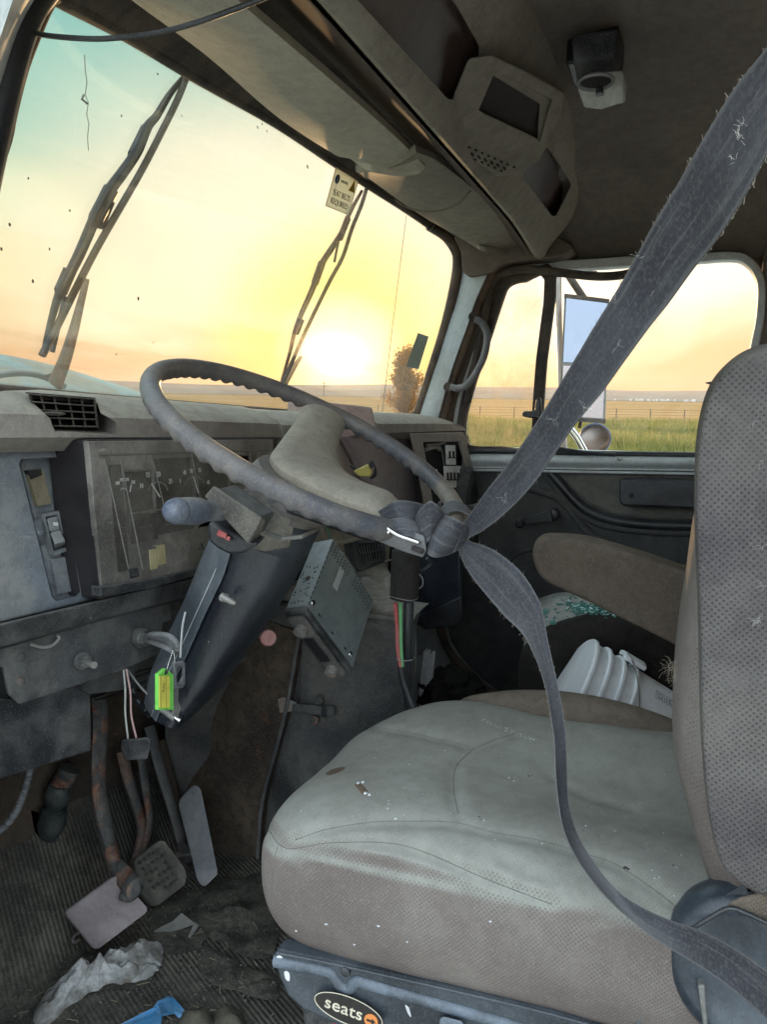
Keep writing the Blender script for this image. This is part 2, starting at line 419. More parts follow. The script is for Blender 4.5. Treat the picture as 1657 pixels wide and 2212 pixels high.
def beltmat(name, col, dust):
    m, t, o = newmat(name)
    tcn = t.nodes.new('ShaderNodeTexCoord'); uv, ob = tcn.outputs['UV'], tcn.outputs['Object']
    mp_ = t.nodes.new('ShaderNodeMapping'); t.links.new(uv, mp_.inputs[0]); mp_.inputs['Scale'].default_value = (9, 5.5, 1)
    st_ = tnoise(t, mp_.outputs[0], 1.0, 6, .7, .6)
    mq_ = t.nodes.new('ShaderNodeMapping'); t.links.new(uv, mq_.inputs[0]); mq_.inputs['Scale'].default_value = (26, 9, 1); mq_.inputs['Location'].default_value = (3, 7, 0)
    sc2 = tnoise(t, mq_.outputs[0], 1.0, 4, .6, 1.2)
    big = tnoise(t, ob, 9, 5, .65)
    c = mixc(ss(big, .35, .65, t), sc(col, .75), sc(col, 1.25), t)
    c = mixc(mth('MULTIPLY', ss(st_, .50, .72, t), .45, tree=t), c, dust, t)
    c = mixc(mth('MULTIPLY', ss(sc2, .70, .76, t), .55, tree=t), c, sc(dust, 1.7), t)
    su_ = t.nodes.new('ShaderNodeSeparateXYZ'); t.links.new(uv, su_.inputs[0])
    ed = mth('ABSOLUTE', mth('SUBTRACT', su_.outputs[0], .5, tree=t), tree=t)
    c = mixc(mth('MULTIPLY', ss(ed, .43, .49, t), .45, tree=t), c, dust, t)
    c = mixc(mth('MULTIPLY', ss(tnoise(t, ob, 300, 3, .6), .45, .7, t), .22, tree=t), c, sc(dust, 1.1), t)
    gm = t.nodes.new('ShaderNodeNewGeometry'); sn = t.nodes.new('ShaderNodeSeparateXYZ'); t.links.new(gm.outputs['Normal'], sn.inputs[0])
    c = mixc(mth('MULTIPLY', ss(sn.outputs[2], .2, .9, t), .45, tree=t), c, dust, t)
    wv = mth('MULTIPLY', mth('SINE', mth('MULTIPLY', su_.outputs[0], 150.0, tree=t), tree=t), mth('SINE', mth('MULTIPLY', su_.outputs[1], 4200.0, tree=t), tree=t), tree=t)
    b = t.nodes.new('ShaderNodeBsdfPrincipled'); t.links.new(c, b.inputs['Base Color']); b.inputs['Roughness'].default_value = .85; b.inputs['Specular IOR Level'].default_value = .2
    bp = t.nodes.new('ShaderNodeBump'); bp.inputs['Strength'].default_value = .35; bp.inputs['Distance'].default_value = .001
    t.links.new(mth('ADD', wv, mth('MULTIPLY', st_, 3.0, tree=t), tree=t), bp.inputs['Height']); t.links.new(bp.outputs[0], b.inputs['Normal']); t.links.new(b.outputs[0], o.inputs[0])
    return m
# ------------------------------------------------------------------ palette
TAN = (.40, .36, .29)
M_trim = mat('headliner', (.15, .125, .105), .9, .2, 3, dust=(.22, .19, .155), damt=.4, ds=4, bump=.12, bs=260, specks=.2)
M_cons = mat('console_plastic', (.25, .222, .18), .85, .15, 4, dust=(.36, .33, .26), damt=.4, ds=5, up=.2, bump=.1, bs=300, specks=.3, spec=.15)
M_visor = mat('visor_vinyl', (.36, .335, .26), .65, .1, 3, dust=(.48, .43, .32), damt=.35, ds=6, bump=.12, bs=160, specks=.2)
M_dash = mat('dash_plastic', (.25, .215, .20), .75, .12, 5, dust=(.42, .40, .32), damt=.35, ds=6, up=.5, bump=.12, bs=420, specks=.25)
M_rose = mat('rose_plastic', (.36, .245, .215), .75, .15, 5, dust=(.50, .42, .35), damt=.5, ds=8, up=.3, bump=.12, bs=300, specks=.3, scr=.4)
M_grey = mat('grey_plastic', (.15, .17, .19), .75, .3, 4, dust=(.33, .32, .29), damt=.75, ds=7, bump=.22, bs=200, specks=.6, scr=.5)
M_lens = mat('dusty_lens', (.11, .102, .092), .45, .25, 6, dust=(.32, .295, .26), damt=.8, ds=7, bump=.15, bs=120, specks=.6, scr=.8)
M_black = mat('black_plastic', (.009, .010, .012), .34, .4, 5, dust=(.10, .105, .11), damt=.30, ds=6, up=.2, bump=.1, bs=160, specks=.9, spec=.5)
M_blackd = mat('black_dusty', (.017, .018, .021), .6, .4, 6, dust=(.18, .18, .17), damt=.50, ds=10, up=.35, bump=.3, bs=110, specks=.9)
M_dark = mat('dark_recess', (.014, .013, .013), .9, .4, 6, dust=(.06, .055, .05), damt=.5)
M_metal = mat('painted_bracket', (.06, .063, .066), .6, .4, 6, dust=(.17, .165, .15), damt=.7, ds=9, bump=.3, bs=120, specks=.8, rust=.12)
M_white = mat('cab_paint', (.60, .64, .64), .45, .1, 5, dust=(.42, .39, .33), damt=.35, ds=8, bump=.06, bs=60, specks=.4, speckcol=(.2, .17, .13))
M_rub = mat('rubber_seal', (.035, .028, .024), .75, .3, 8, dust=(.19, .15, .11), damt=.5, ds=12, up=.2, bump=.25, bs=120)
M_door = mat('door_vinyl', (.042, .045, .047), .75, .2, 3, dust=(.115, .11, .10), damt=.6, ds=4, bump=.15, bs=260, specks=.5)
M_mat = mat('floor_mat', (.062, .060, .052), .95, .4, 3, dust=(.19, .175, .14), damt=.9, ds=4.5, bump=.45, bs=45, specks=1.2, rib=(0, .0085, .5), grime=.6)
M_carp = mat('old_carpet', (.055, .042, .033), .95, .5, 3, dust=(.15, .115, .08), damt=.55, ds=5, bump=.8, bs=140, rust=.1)
M_tun = mat('tunnel_mat', (.038, .04, .044), .7, .5, 3, dust=(.20, .19, .165), damt=.5, ds=3.5, up=.8, bump=.3, bs=70, specks=.8)
M_rust = mat('rusty_steel', (.040, .042, .044), .75, .5, 9, dust=(.20, .19, .17), damt=.5, ds=16, bump=.6, bs=90, rust=.42)
M_steel = mat('dusty_steel', (.20, .205, .20), .5, .25, 9, dust=(.34, .32, .28), damt=.6, ds=14, bump=.2, bs=120, rust=.35, metal=.4)
M_chrome = mat('chrome', (.75, .75, .74), .16, .05, 9, dust=(.4, .38, .33), damt=.15, ds=20, bump=.03, metal=1.0)

M_seal2 = mat('brown_seal', (.055, .036, .026), .6, .3, 8, dust=(.22, .16, .10), damt=.45, ds=10, bump=.2)
def rs0(rings, n):
    m = len(rings[0]); cols = [smooth([r[j] for r in rings], n) for j in range(m)]
    return [[cols[j][i] for j in range(m)] for i in range(len(cols[0]))]
# ------------------------------------------------------------------ windscreen surface
def wY(X, z): return .87 - .17*((X-1.45)/.85)**2 + .23*(1.5-z)
def qw(x, y, off=0.0):
    d = ray(x, y); a, b = .3, 3.2
    f = lambda s: (CAM+d*s).y - wY((CAM+d*s).x, (CAM+d*s).z) - off
    lo = a
    for i in range(60):
        s_ = a + (b-a)*i/59
        if f(s_) > 0: hi = s_; break
        lo = s_
    else: hi = b
    for _ in range(30):
        m_ = (lo+hi)/2
        if f(m_) > 0: hi = m_
        else: lo = m_
    return CAM + d*lo
WSH = [(112, -16), (140, 0), (280, 75), (435, 170), (600, 265), (725, 350), (800, 400), (870, 445), (925, 483), (962, 512), (984, 545), (986, 580), (978, 650), (952, 740), (926, 820), (900, 893)]
WSB = [(840, 910), (600, 893), (300, 872), (0, 850), (-60, 840)]
WSL = [(-66, 700), (-45, 450), (0, 295), (10, 245), (35, 145), (65, 65), (92, 5)]
cab = thing('truck_cab', V(1.45, .1, 0), 'worn pale truck cab shell around the seats, with its windscreen, roof lining and floor', 'truck cab')
def wsg(u, v):
    X = .50 + u*1.88
    zt = 1.60 - .16*((X-1.45)/.9)**2
    z = .90 + v*(zt+.10-.90)
    return V(X, wY(X, z)+.004, z)
M_ws = glassmat('windscreen_glass', .05, dirtcol=(.75, .68, .50), ds=3, fine=.10)
gl = MB().grid(wsg, 30, 12, (0, .006, 0)).build('windscreen', M_ws, cab)
loop = [qw(x, y) for x, y in WSH+WSB+WSL]
MB().tube(smooth(loop, 4, True), .013, 10, True, rx=1.0).build('windscreen_seal', M_rub, cab)
# crack and dirt on the glass
M_crk = mat('crack', (.35, .36, .33), .4, .1)
cp = [(182, 118), (183, 150), (186, 178), (183, 205), (190, 222), (186, 248), (192, 268), (188, 296), (190, 325)]
MB().tube([qw(x+random.uniform(-1, 1), y, -.001) for x, y in cp], .0006, 5).tube([qw(180, 205, -.001), qw(176, 214, -.001), qw(188, 224, -.001)], .0016, 5).build('glass_crack', M_crk, gl.parent, label='thin crack running down the driver side of the windscreen')
M_bug = mat('bug_dirt', (.16, .12, .07), .8, .3)
for x, y, r in ((664, 360, 4), (70, 607, 2.5), (298, 645, 3), (455, 190, 2), (262, 250, 1.6), (150, 455, 1.8), (106, 538, 1.6), (2, 538, 2), (556, 275, 2.5), (566, 268, 2), (576, 283, 2), (60, 385, 1.5), (340, 160, 1.5), (392, 250, 1.4), (20, 485, 2), (512, 575, 1.5), (980, 552, 3), (250, 765, 1.6), (330, 740, 1.2), (520, 700, 1.2)):
    p = qw(x, y, -.001); MB().ball(p, (r*.0008, .0008, r*.0011), nu=8, nv=6, fn=lambda a, c, d: tuple(Vector((a, c, d))*(1+.5*noise.noise(Vector((a+x, c+y, d)))))).build('dirt_spot', M_bug, cab)


# header between the windscreen and the roof lining, right corner included
def hd(u, v):
    i = u*12; k = min(int(i), 11); f = i-k
    a = HT[k]; c = HT[k+1]; p = lerp(a, c, f)
    X = p.x
    tgt = V(X, .60+.0*X, 1.70-.24*abs((X-1.45)/.9)**2.5)
    return lerp(p, tgt, v) + V(0, 0, math.sin(v*PI)*.02)
HT = [qw(x, y, -.012) for x, y in [(20, -60), (112, -20), (205, 32), (290, 78), (435, 166), (600, 261), (725, 346), (800, 396), (870, 441), (925, 478), (966, 508), (990, 540), (1010, 553)]]
MB().grid(hd, 36, 8, (0, .05, .03)).build('header_trim', M_rub, cab)

# roof lining
def roofz(X, Y): return 1.44 + .25*(1-min(1, abs((X-1.42)/.93))**3.2) - .02*max(0, -Y) - .055*min(1, max(0, (Y-.16)/.22))**1.5*min(1, max(0, (2.12-X)/.15))
def rf(u, v):
    X = .48 + u*1.88; Y = .58 - v*1.44
    return V(X, Y, roofz(X, Y) + .004*math.sin(X*9)*math.sin(Y*7))
MB().grid(rf, 34, 24, (0, 0, .03)).build('roof_lining', M_trim, cab)
# floor, toe board, firewall, kick panels, back wall
def fl(u, v):
    X = .60 + u*1.72; Y = -.75 + v*1.95
    z = 0.0 + max(0, Y-.98)*.85 + .006*noise.noise(V(X*6, Y*6, 0))
    if X < .95: z += .03*max(0, (.95-X)/.35)
    return V(X, Y, z)
MB().grid(fl, 60, 70, (0, 0, -.03)).build('floor_mat', M_mat, cab)
def fwl(u, v):
    X = .60 + u*1.72; z = .15 + v*.85
    return V(X, 1.14+.04*noise.noise(V(X*5, z*5, 3))+.03*math.sin(z*6), z)
MB().grid(fwl, 30, 14, (0, .03, 0)).build('firewall', M_carp, cab)
MB().box((.585, .98, .48), (.03, .40, 1.0)).build('kick_panel', M_carp, cab, bevel=.004)
MB().box((2.36, .66, .35), (.03, 1.05, 1.1)).build('kick_panel', M_white, cab, bevel=.004)
MB().box((1.45, -.78, .85), (1.95, .04, 1.75)).build('back_wall', M_trim, cab, bevel=.004)
MB().box((.52, -.60, .85), (.05, .36, 1.75)).build('door_post', M_white, cab, bevel=.01)
MB().box((1.45, .1, -.12), (1.85, 2.2, .12)).build('cab_underfloor', M_blackd, cab)
# driver side front pillar, seen at the top left
ol = [q(-120, 420, .60), q(-40, 200, .60), q(8, 55, .60), q(35, -20, .60), q(60, -60, .60)]
il = [qw(-66, 430), qw(-4, 270), qw(36, 120), qw(66, 50), qw(100, -10)]
ml = [lerp(a, b_, .5)+V(-.02, .03, 0) for a, b_ in zip(ol, il)]
MB().grid(lambda u, v: smooth([lerp(a, b_, v) for a, b_ in zip(ol, il)], 4)[int(round(u*16))], 16, 6, (.0, .05, 0)).build('front_pillar', M_white, cab, label='pale blue driver side windscreen pillar')
MB().tube(smooth([qw(x, y, -.012) for x, y in [(-70, 600), (-50, 430), (-12, 250), (14, 140), (38, 60), (66, 0), (96, -40)]], 5), .021, 12).build('pillar_seal', M_black, cab)
# driver-side roof rail above the open doorway
MB().box((.56, 0, 1.50), (.06, 1.5, .10)).build('roof_rail', M_white, cab, bevel=.015)

# passenger side: pillar, trim and structure round the door opening
PB = [(520, 1000, 1062, 1062), (560, 999, 1060, 1062), (590, 996, 1052, 1056), (650, 984, 1026, 1040), (700, 968, 1010, 1024), (760, 950, 988, 1004), (820, 930, 968, 984), (885, 908, 950, 966), (950, 888, 930, 946), (1010, 870, 915, 930)]
sec = []
for y, xl, xm, xr in PB:
    pa, pm, pr_ = qw(xl, y, off=-.006), q(xm, y+1, 2.235), q(xr, y+2, 2.275)
    md_ = lerp(pa, pm, .5)+V(-.022, -.012, 0)
    sec.append([pa+V(.05, .006, 0), pa, lerp(pa, md_, .55)+V(-.006, -.002, 0), md_, lerp(md_, pm, .55)+V(-.005, -.002, 0), pm, pm+V(.03, .0, 0)])
MB().loft(rs0(sec, 3), caps=False, closed=False).build('front_pillar', mat('pillar_paint', (.36, .40, .41), .5, .1, 5, dust=(.36, .33, .28), damt=.4, ds=6, bump=.05, specks=.3), cab, label='pale passenger side windscreen pillar with the grab handle', solid=.006)
MB().tube(smooth([q(xm+10, y, 2.262) for y, xl, xm, xr in PB[2:]], 4), .0165, 12).build('pillar_strip', mat('brown_rubber', (.085, .055, .038), .6, .3, 8, dust=(.24, .18, .12), damt=.5, ds=10), cab)
MB().tube(smooth([qw(x, y, -.004) for x, y in [(930, 487), (958, 505), (982, 530), (990, 560), (986, 600), (974, 660), (958, 722), (940, 780), (916, 856), (900, 905)]], 5), .0175, 12).build('windscreen_seal', M_seal2, cab)
# brown moulding that closes the top corner
M_trim2 = mat('corner_plastic', (.135, .105, .082), .75, .15, 4, dust=(.20, .16, .125), damt=.5, ds=5, bump=.1)
cor = [(982, 500), (1060, 485), (1160, 500), (1222, 520), (1236, 540), (1190, 556), (1110, 563), (1080, 574), (1060, 590), (1026, 595), (1000, 588), (996, 545)]
MB().prism(smooth(qs(cor, 2.225), 3, True), (.12, 0, .0)).build('corner_moulding', M_trim2, cab, bevel=.012, bseg=3)
# wall round the door: outer ring
DI = [(1003, 958), (1005, 890), (1032, 800), (1060, 717), (1083, 640), (1100, 605), (1130, 590), (1200, 583), (1300, 578), (1400, 571), (1500, 566), (1583, 561), (1614, 572), (1633, 597), (1639, 630), (1634, 693), (1623, 747), (1605, 850), (1590, 975), (1500, 979), (1300, 977), (1150, 975), (1020, 972)]
DO = [(975, 985), (983, 885), (1010, 795), (1038, 712), (1060, 635), (1078, 588), (1110, 568), (1200, 563), (1300, 557), (1400, 550), (1500, 546), (1588, 543), (1622, 555), (1648, 588), (1656, 630), (1652, 693), (1642, 747), (1625, 850), (1615, 1005), (1500, 1019), (1300, 1016), (1150, 1014), (1000, 1011)]
far = []
for x, y in DO:
    far.append((x + (-45 if x < 1040 else (150 if x > 1590 else 0)), y + (-60 if y < 600 else (40 if y > 980 else 0))))
MB().ring(smooth(qs(far, 2.345), 4, True), smooth(qs(DO, 2.345), 4, True), (.03, 0, 0)).build('door_surround', M_trim, cab)
MB().box(q(1700, 800, 2.33), (.05, .16, 1.6)).build('door_post', M_trim, cab, bevel=.01)
# grab handle on the pillar
gh = thing('grab_handle', q(1010, 760, 2.2), 'dusty grey curved grab handle bolted to the passenger side pillar', 'grab handle')
MB().tube(smooth(qs([(1026, 690), (1040, 697), (1051, 716), (1052, 742), (1044, 775), (1026, 810), (1008, 832), (990, 839), (974, 836)], 2.17), 6), .0105, 12).build('bar', mat('handle_vinyl', (.12, .12, .125), .6, .2, dust=(.3, .29, .27), damt=.5, up=.3), gh)
for x, y in ((1022, 684), (968, 836)):
    MB().tube([q(x, y, 2.17), q(x, y, 2.25)], .014, 12).build('mount', M_rub, gh)

# ------------------------------------------------------------------ passenger door
door = thing('passenger_door', V(2.33, .3, -.1), 'passenger door with pale sill, dark grey vinyl panel, vent window and side glass', 'truck door')
MB().ring(smooth(qs(DO, 2.30), 4, True), smooth(qs(DI, 2.30), 4, True), (.045, 0, 0)).build('door_frame', M_white, door, bevel=.004)
# dark outer run channel just inside the frame
ch_o = [DI[i] for i in range(len(DI))]
def inset(L, k, cx=1310, cy=775): return [(x+(cx-x)*k, y+(cy-y)*k) for x, y in L]
# vent window
VG = [(1005, 949), (1007, 894), (1033, 804), (1062, 717), (1088, 639), (1097, 620), (1112, 611), (1135, 607), (1176, 604), (1158, 775), (1150, 880), (1142, 963), (1080, 964), (1021, 963)]
VO = [(984, 968), (990, 890), (1014, 797), (1043, 710), (1066, 628), (1076, 603), (1100, 590), (1135, 584), (1200, 582), (1181, 775), (1173, 880), (1166, 985), (1080, 984), (1008, 982)]
vw = MB().ring(smooth(qs(VO, 2.285), 3, True), smooth(qs(VG, 2.285), 3, True), (.03, 0, 0)).build('vent_window_frame', M_rub, door, bevel=.003)
M_vg = glassmat('vent_glass', .30, dirtcol=(.70, .52, .30), ds=8, fine=.7)
MB().prism(qs(VG, 2.30), (.004, 0, 0)).build('vent_glass', M_vg, vw, smooth=0)
lt = MB().prism(qs([(1159, 858), (1168, 858), (1170, 893), (1164, 904), (1145, 903), (1130, 900), (1127, 894), (1132, 888), (1152, 888), (1156, 884)], 2.25), (.02, 0, 0))
lt.build('vent_latch', M_black, door, bevel=.004)
M_sg = glassmat('side_glass', .01, dirtcol=(.6, .5, .4), fine=.05)
SG = [(1178, 590), (1300, 579), (1400, 573), (1500, 567), (1583, 562), (1618, 577), (1636, 600), (1640, 640), (1634, 700), (1605, 850), (1592, 977), (1400, 977), (1160, 975)]
MB().prism(qs(SG, 2.325), (.004, 0, 0)).build('side_glass', M_sg, door, smooth=0)
MB().tube(smooth(qs([(1010, 870), (1030, 770), (1046, 690), (1058, 628), (1072, 600), (1100, 586), (1150, 582), (1218, 590), (1290, 597), (1345, 594), (1380, 583)], 2.27), 5), .0125, 10).build('run_channel', M_rub, door)
MB().tube(smooth(qs([(1010, 975), (1100, 975), (1300, 980), (1500, 983), (1620, 984)], 2.285), 4), .009, 10).build('belt_seal', M_black, door)
MB().tube(smooth(qs([(1190, 966), (1260, 977), (1330, 982)], 2.24), 4), .006, 8).build('loose_seal_strip', M_black, door)
# sill moulding
def sill(u, v):
    x = 1016 + u*640; y0 = 979 + u*8; y1 = 1011 + u*8
    p = q(x, y0+(y1-y0)*v, 2.285-.022*math.sin(PI*min(1, v*1.15)))
    return p
MB().grid(sill, 20, 10, (.04, 0, 0)).build('sill_moulding', M_white, door)
MB().tube(qs([(1016, 1015), (1656, 1026)], 2.278), .004, 8).build('sill_bead', M_white, door)
pn = [(1004, 1009), (990, 1150), (962, 1300), (964, 1345), (974, 1388), (1000, 1425), (1045, 1470), (1090, 1505), (1300, 1560), (1500, 1600), (1760, 1640), (1760, 1020), (1656, 1024)]
dp = MB().prism(qs(pn, 2.295), (.05, 0, 0)).build('door_panel', M_door, door, bevel=.01, bseg=3)
# moulded relief of the panel
def swoosh(pts, w, X0=2.297, name='moulded_rib', m=None, sq=.5):
    P = smooth(qs(pts, X0), 6)
    return MB().tube(P, w, 12, up=V(1, 0, 0), rx=1.0/sq if False else 1.0).build(name, m or M_door, door)
swoosh([(1190, 1022), (1215, 1050), (1240, 1078), (1270, 1103), (1320, 1122), (1400, 1133), (1520, 1137), (1660, 1140)], .017, m=M_black)
swoosh([(1185, 1030), (1208, 1060), (1232, 1090), (1264, 1117), (1316, 1137), (1400, 1148), (1520, 1152), (1660, 1156)], .012)
swoosh([(1120, 1052), (1160, 1058), (1200, 1072), (1232, 1100), (1262, 1140), (1300, 1170), (1370, 1200), (1450, 1225), (1600, 1250)], .014)
swoosh([(1020, 1300), (1060, 1260), (1110, 1200), (1150, 1185)], .01)
pts = qs([(1205, 1024), (1660, 1030), (1660, 1128), (1400, 1121), (1322, 1110), (1276, 1090), (1248, 1066)], 2.292)
MB().prism(pts, (.02, 0, 0)).build('upper_panel', mat('door_insert', (.075, .076, .072), .85, .2, 3, dust=(.19, .18, .15), damt=.6, ds=4, bump=.2, bs=200), door, bevel=.006)
ph = MB().prism(qs([(1338, 1040), (1346, 1034), (1480, 1036), (1640, 1038), (1640, 1102), (1480, 1098), (1346, 1093), (1338, 1085)], 2.245), (.05, 0, 0)).build('pull_handle', M_black, door, bevel=.011, bseg=4)
MB().tube([q(1365, 1071, 2.242), q(1365, 1071, 2.25)], .008, 12).build('screw_hole', M_dark, ph)
c0, c1_ = q(1194, 1112, 2.25), q(1130, 1127, 2.25)
wc = MB().lathe(c0+V(.03, 0, 0), (-1, 0, 0), [(0, .018), (.02, .020), (.03, .019), (.034, .012)], 24)
n_ = (c1_-c0).normalized(); s_ = n_.cross(V(1, 0, 0))
wc.hexa([c0+s_*.019, c0-s_*.019, c0-s_*.019+V(-.014, 0, 0), c0+s_*.019+V(-.014, 0, 0)], [c1_+s_*.009, c1_-s_*.009, c1_-s_*.009+V(-.012, 0, 0), c1_+s_*.009+V(-.012, 0, 0)])
wo_ = wc.build('window_crank', M_black, door, bevel=.003)
MB().lathe(c1_+V(.0, 0, 0), (-1, 0, 0), [(0, .008), (.02, .009), (.035, .014), (.05, .014), (.055, .008)], 20).build('crank_knob', M_black, wo_)
# weather seal at the foot of the door opening, pale jamb
MB().tube(smooth(qs([(950, 1230), (946, 1300), (950, 1350), (962, 1390), (985, 1425), (1025, 1465), (1065, 1500), (1120, 1540)], 2.25), 6), .0135, 12).build('door_seal', M_rub, cab)
# small insect-shaped scuff on the sill
MB().tube(smooth(qs([(1333, 990), (1340, 993), (1346, 991)], 2.262), 3), .0012, 5).tube(qs([(1334, 993), (1341, 997)], 2.262), .0012, 5).build('sill_scuff', M_bug, door)
# ------------------------------------------------------------------ helpers: planes and cuts
def qp(x, y, n, c):
    d = ray(x, y); n = Vector(n); return CAM + d*((c - n.dot(CAM))/n.dot(d))
def cut(o, cutter_mb):
    c = cutter_mb.build('cutter', M_dark, None, smooth=0)
    md = o.modifiers.new('cut', 'BOOLEAN'); md.operation = 'DIFFERENCE'; md.solver = 'EXACT'; md.object = c
    if o.parent is not None:
        c.location = c.location - o.parent.location; c.parent = o.parent
    bpy.context.view_layer.update()
    dg = bpy.context.evaluated_depsgraph_get(); me = bpy.data.meshes.new_from_object(o.evaluated_get(dg))
    o.modifiers.clear(); old = o.data; o.data = me; bpy.data.meshes.remove(old); me.name = o.name
    cm = c.data; bpy.data.objects.remove(c); bpy.data.meshes.remove(cm)
    me.set_sharp_from_angle(angle=math.radians(40))
    return o
# ------------------------------------------------------------------ overhead console
FN, FC = (0, .145, .12), .2379
def fp(x, y, k=0.0): return qp(x, y, FN, FC - k*.188)
con = thing('overhead_console', V(1.4, .42, 1.44), 'long taupe overhead console with open pockets and speaker slots above the windscreen', 'overhead console')
def zl(X): return 1.478 - .03*max(0, (X-1.8)/.4)**2
prof = lambda X: [V(X, .62, 1.62), V(X, .52, 1.56), V(X, .445, zl(X)+.016), V(X, .432, zl(X)), V(X, .42, zl(X)-.006), V(X, .408, zl(X)),
                  V(X, .395, zl(X)+.022), V(X, .31, zl(X)+.125), V(X, .285, zl(X)+.160), V(X, .26, 1.73), V(X, .62, 1.75)]
def endp(X, k):  # drawn-in sections that close the end of the console
    P = prof(X); c = V(X, .46, 1.60); return [lerp(p, c, k) for p in P]
xs = [.50+.085*i for i in range(20)]
rings = [prof(X) for X in xs] + [prof(2.15), endp(2.20, .03), endp(2.235, .10)]
body = MB().loft(rings).build('console_shell', M_cons, con, smooth=50)
def pocket(pts, k=0.0, dep=V(0.02, .17, .06)):
    return MB().hexa([fp(x, y, k+.02) for x, y in pts], [fp(x, y, k+.02)+dep for x, y in pts])
PK1 = [(690, -90), (868, -120), (985, 10), (1036, 100), (1034, 116), (994, 210), (984, 216), (968, 214)]
PK3 = [(1183, 318), (1232, 392), (1234, 402), (1202, 466), (1194, 467), (1130, 384), (1131, 374)]
for pk in (PK1, PK3):
    cut(body, MB().hexa([fp(x, y, .02) for x, y in pk], [fp(x, y, -.022) for x, y in pk]))
M_pock = mat('pocket_liner', (.050, .030, .026), .35, .3, 4, dust=(.12, .075, .065), damt=.5, ds=5, bump=.1, specks=.4, spec=.5)
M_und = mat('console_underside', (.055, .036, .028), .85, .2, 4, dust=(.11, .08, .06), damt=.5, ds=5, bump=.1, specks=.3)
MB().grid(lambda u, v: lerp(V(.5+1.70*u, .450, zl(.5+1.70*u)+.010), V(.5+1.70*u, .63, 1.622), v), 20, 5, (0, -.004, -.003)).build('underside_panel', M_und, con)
# radio housing bulge
BO = [(1012, 125), (1062, 118), (1140, 155), (1222, 200), (1216, 240), (1188, 300), (1168, 345), (1120, 376), (1075, 382), (1032, 352), (985, 300), (958, 262)]
BK = [.012, .030, .044, .050, .050, .050, .048, .042, .030, .012, -.004, -.006]
fr_ = [fp(x, y, k) for (x, y), k in zip(BO, BK)]; bk_ = [fp(x, y, -.03) for x, y in BO]
blg = MB().hexa(fr_, bk_).build('radio_housing', M_cons, con, bevel=.011, bseg=4)
def fk(x, y, k=0.0): return fp(x, y, .012+.032*min(1, max(0, (x-1010)/110))+k)
cut(blg, MB().hexa([fk(x, y, .03) for x, y in [(1064, 134), (1206, 206), (1174, 316), (1150, 300), (1034, 238)]], [fk(x, y, -.004) for x, y in [(1067, 150), (1190, 216), (1166, 304), (1148, 296), (1036, 240)]]))
SL = [(1066, 163), (1166, 224), (1162, 300), (1034, 238)]
cut(blg, MB().hexa([fk(x, y, .03) for x, y in SL], [fk(x, y, -.012) for x, y in SL]))
MB().prism([fk(x, y, -.009) for x, y in [(1060, 160), (1170, 222), (1166, 304), (1030, 242)]], (.004, .006, -.003)).build('radio_slot', mat('slot_dark', (.022, .015, .013), .8, .2, dust=(.05, .04, .035), damt=.4), con, smooth=0)
for nm, pp in (('pocket_panel', PK1), ('pocket_panel', PK3)):
    MB().prism([fp(x, y, -.017) for x, y in pp], (0, .004, .002)).build(nm, M_pock, con, smooth=0, label='dark reddish flat panel set in a console pocket')  # flat dark panel in place of the pocket's depth
# wide rounded fascia ledges running beside the pockets
# speaker slots
bvh_h = bvh(blg)
b = MB()
def slot(p0, p1, p2, p3, rows, cols, b, k):
    for i in range(rows):
        for j in range(cols):
            u, v = i/max(1, rows-1), j/max(1, cols-1)
            x = (p0[0]*(1-v)+p1[0]*v)*(1-u) + (p3[0]*(1-v)+p2[0]*v)*u
            y = (p0[1]*(1-v)+p1[1]*v)*(1-u) + (p3[1]*(1-v)+p2[1]*v)*u
            c = fp(x, y, k); d = (fp(x+4, y+2.3, k)-c).normalized(); n = V(0, .145, .12).normalized(); s_ = d.cross(n)
            b.box(c, (.0075, .0028, .004), (d, s_, n))
for (x, y) in [(x0+ (1126-1013)/8*j*.98, y0+j*(366-316)/8*.98) for (x0, y0, n) in ((1014, 318, 8), (1006, 325, 7), (1000, 332, 7), (994, 322, 8)) for j in range(n)]:
    h_ = hit(bvh_h, x, y, .0004)
    if h_: b.box(h_, (.0085, .0032, .003), ((fp(x+4, y+2.3)-fp(x, y)).normalized(), (fp(x+4, y+2.3)-fp(x, y)).normalized().cross(V(0, .145, .12).normalized()), V(0, .145, .12).normalized()))
b.build('speaker_slots', M_dark, con, smooth=0)
b = MB()
for i in range(4):
    for j in range(7):
        x = 918+j*9.5+i*2; y = 306+j*6+i*5.5
        p = qp(x, y, (0, -.085, .075), -.085*.435+.075*(1.478))
        if p.y > .43: b.box(p, (.006, .003, .002))
b.build('speaker_slots', M_dark, con, smooth=0)

# ------------------------------------------------------------------ sun visors
def visor(front, back, yf, yb, z0, label, grp=None):
    F = [q(x, y, Y=yf) for x, y in front]; B = [q(x, y, Y=yb) for x, y in back]
    F = [V(p.x, yf, z0+.06) for p in F]; 
    return F, B
v1 = thing('sun_visor', V(1.0, .62, 1.48), 'long dusty tan sun visor on the driver side, hanging open over the windscreen', 'sun visor', 'sun visors under the overhead console')
fo = [(200, -70), (280, -2), (450, 124), (600, 254), (722, 333), (748, 336)]
bo = [(460, -60), (519, 6), (641, 110), (762, 213), (868, 308), (920, 362)]
Fv = smooth([q(x, y, Y=.70) for x, y in fo], 4); Bv = smooth([q(x, y, Y=.52) for x, y in bo], 4)
tip = [q(x, y, Y=yy) for x, y, yy in ((748, 336, .70), (775, 350, .665), (800, 359, .63), (860, 369, .575), (905, 370, .535), (920, 362, .52))]
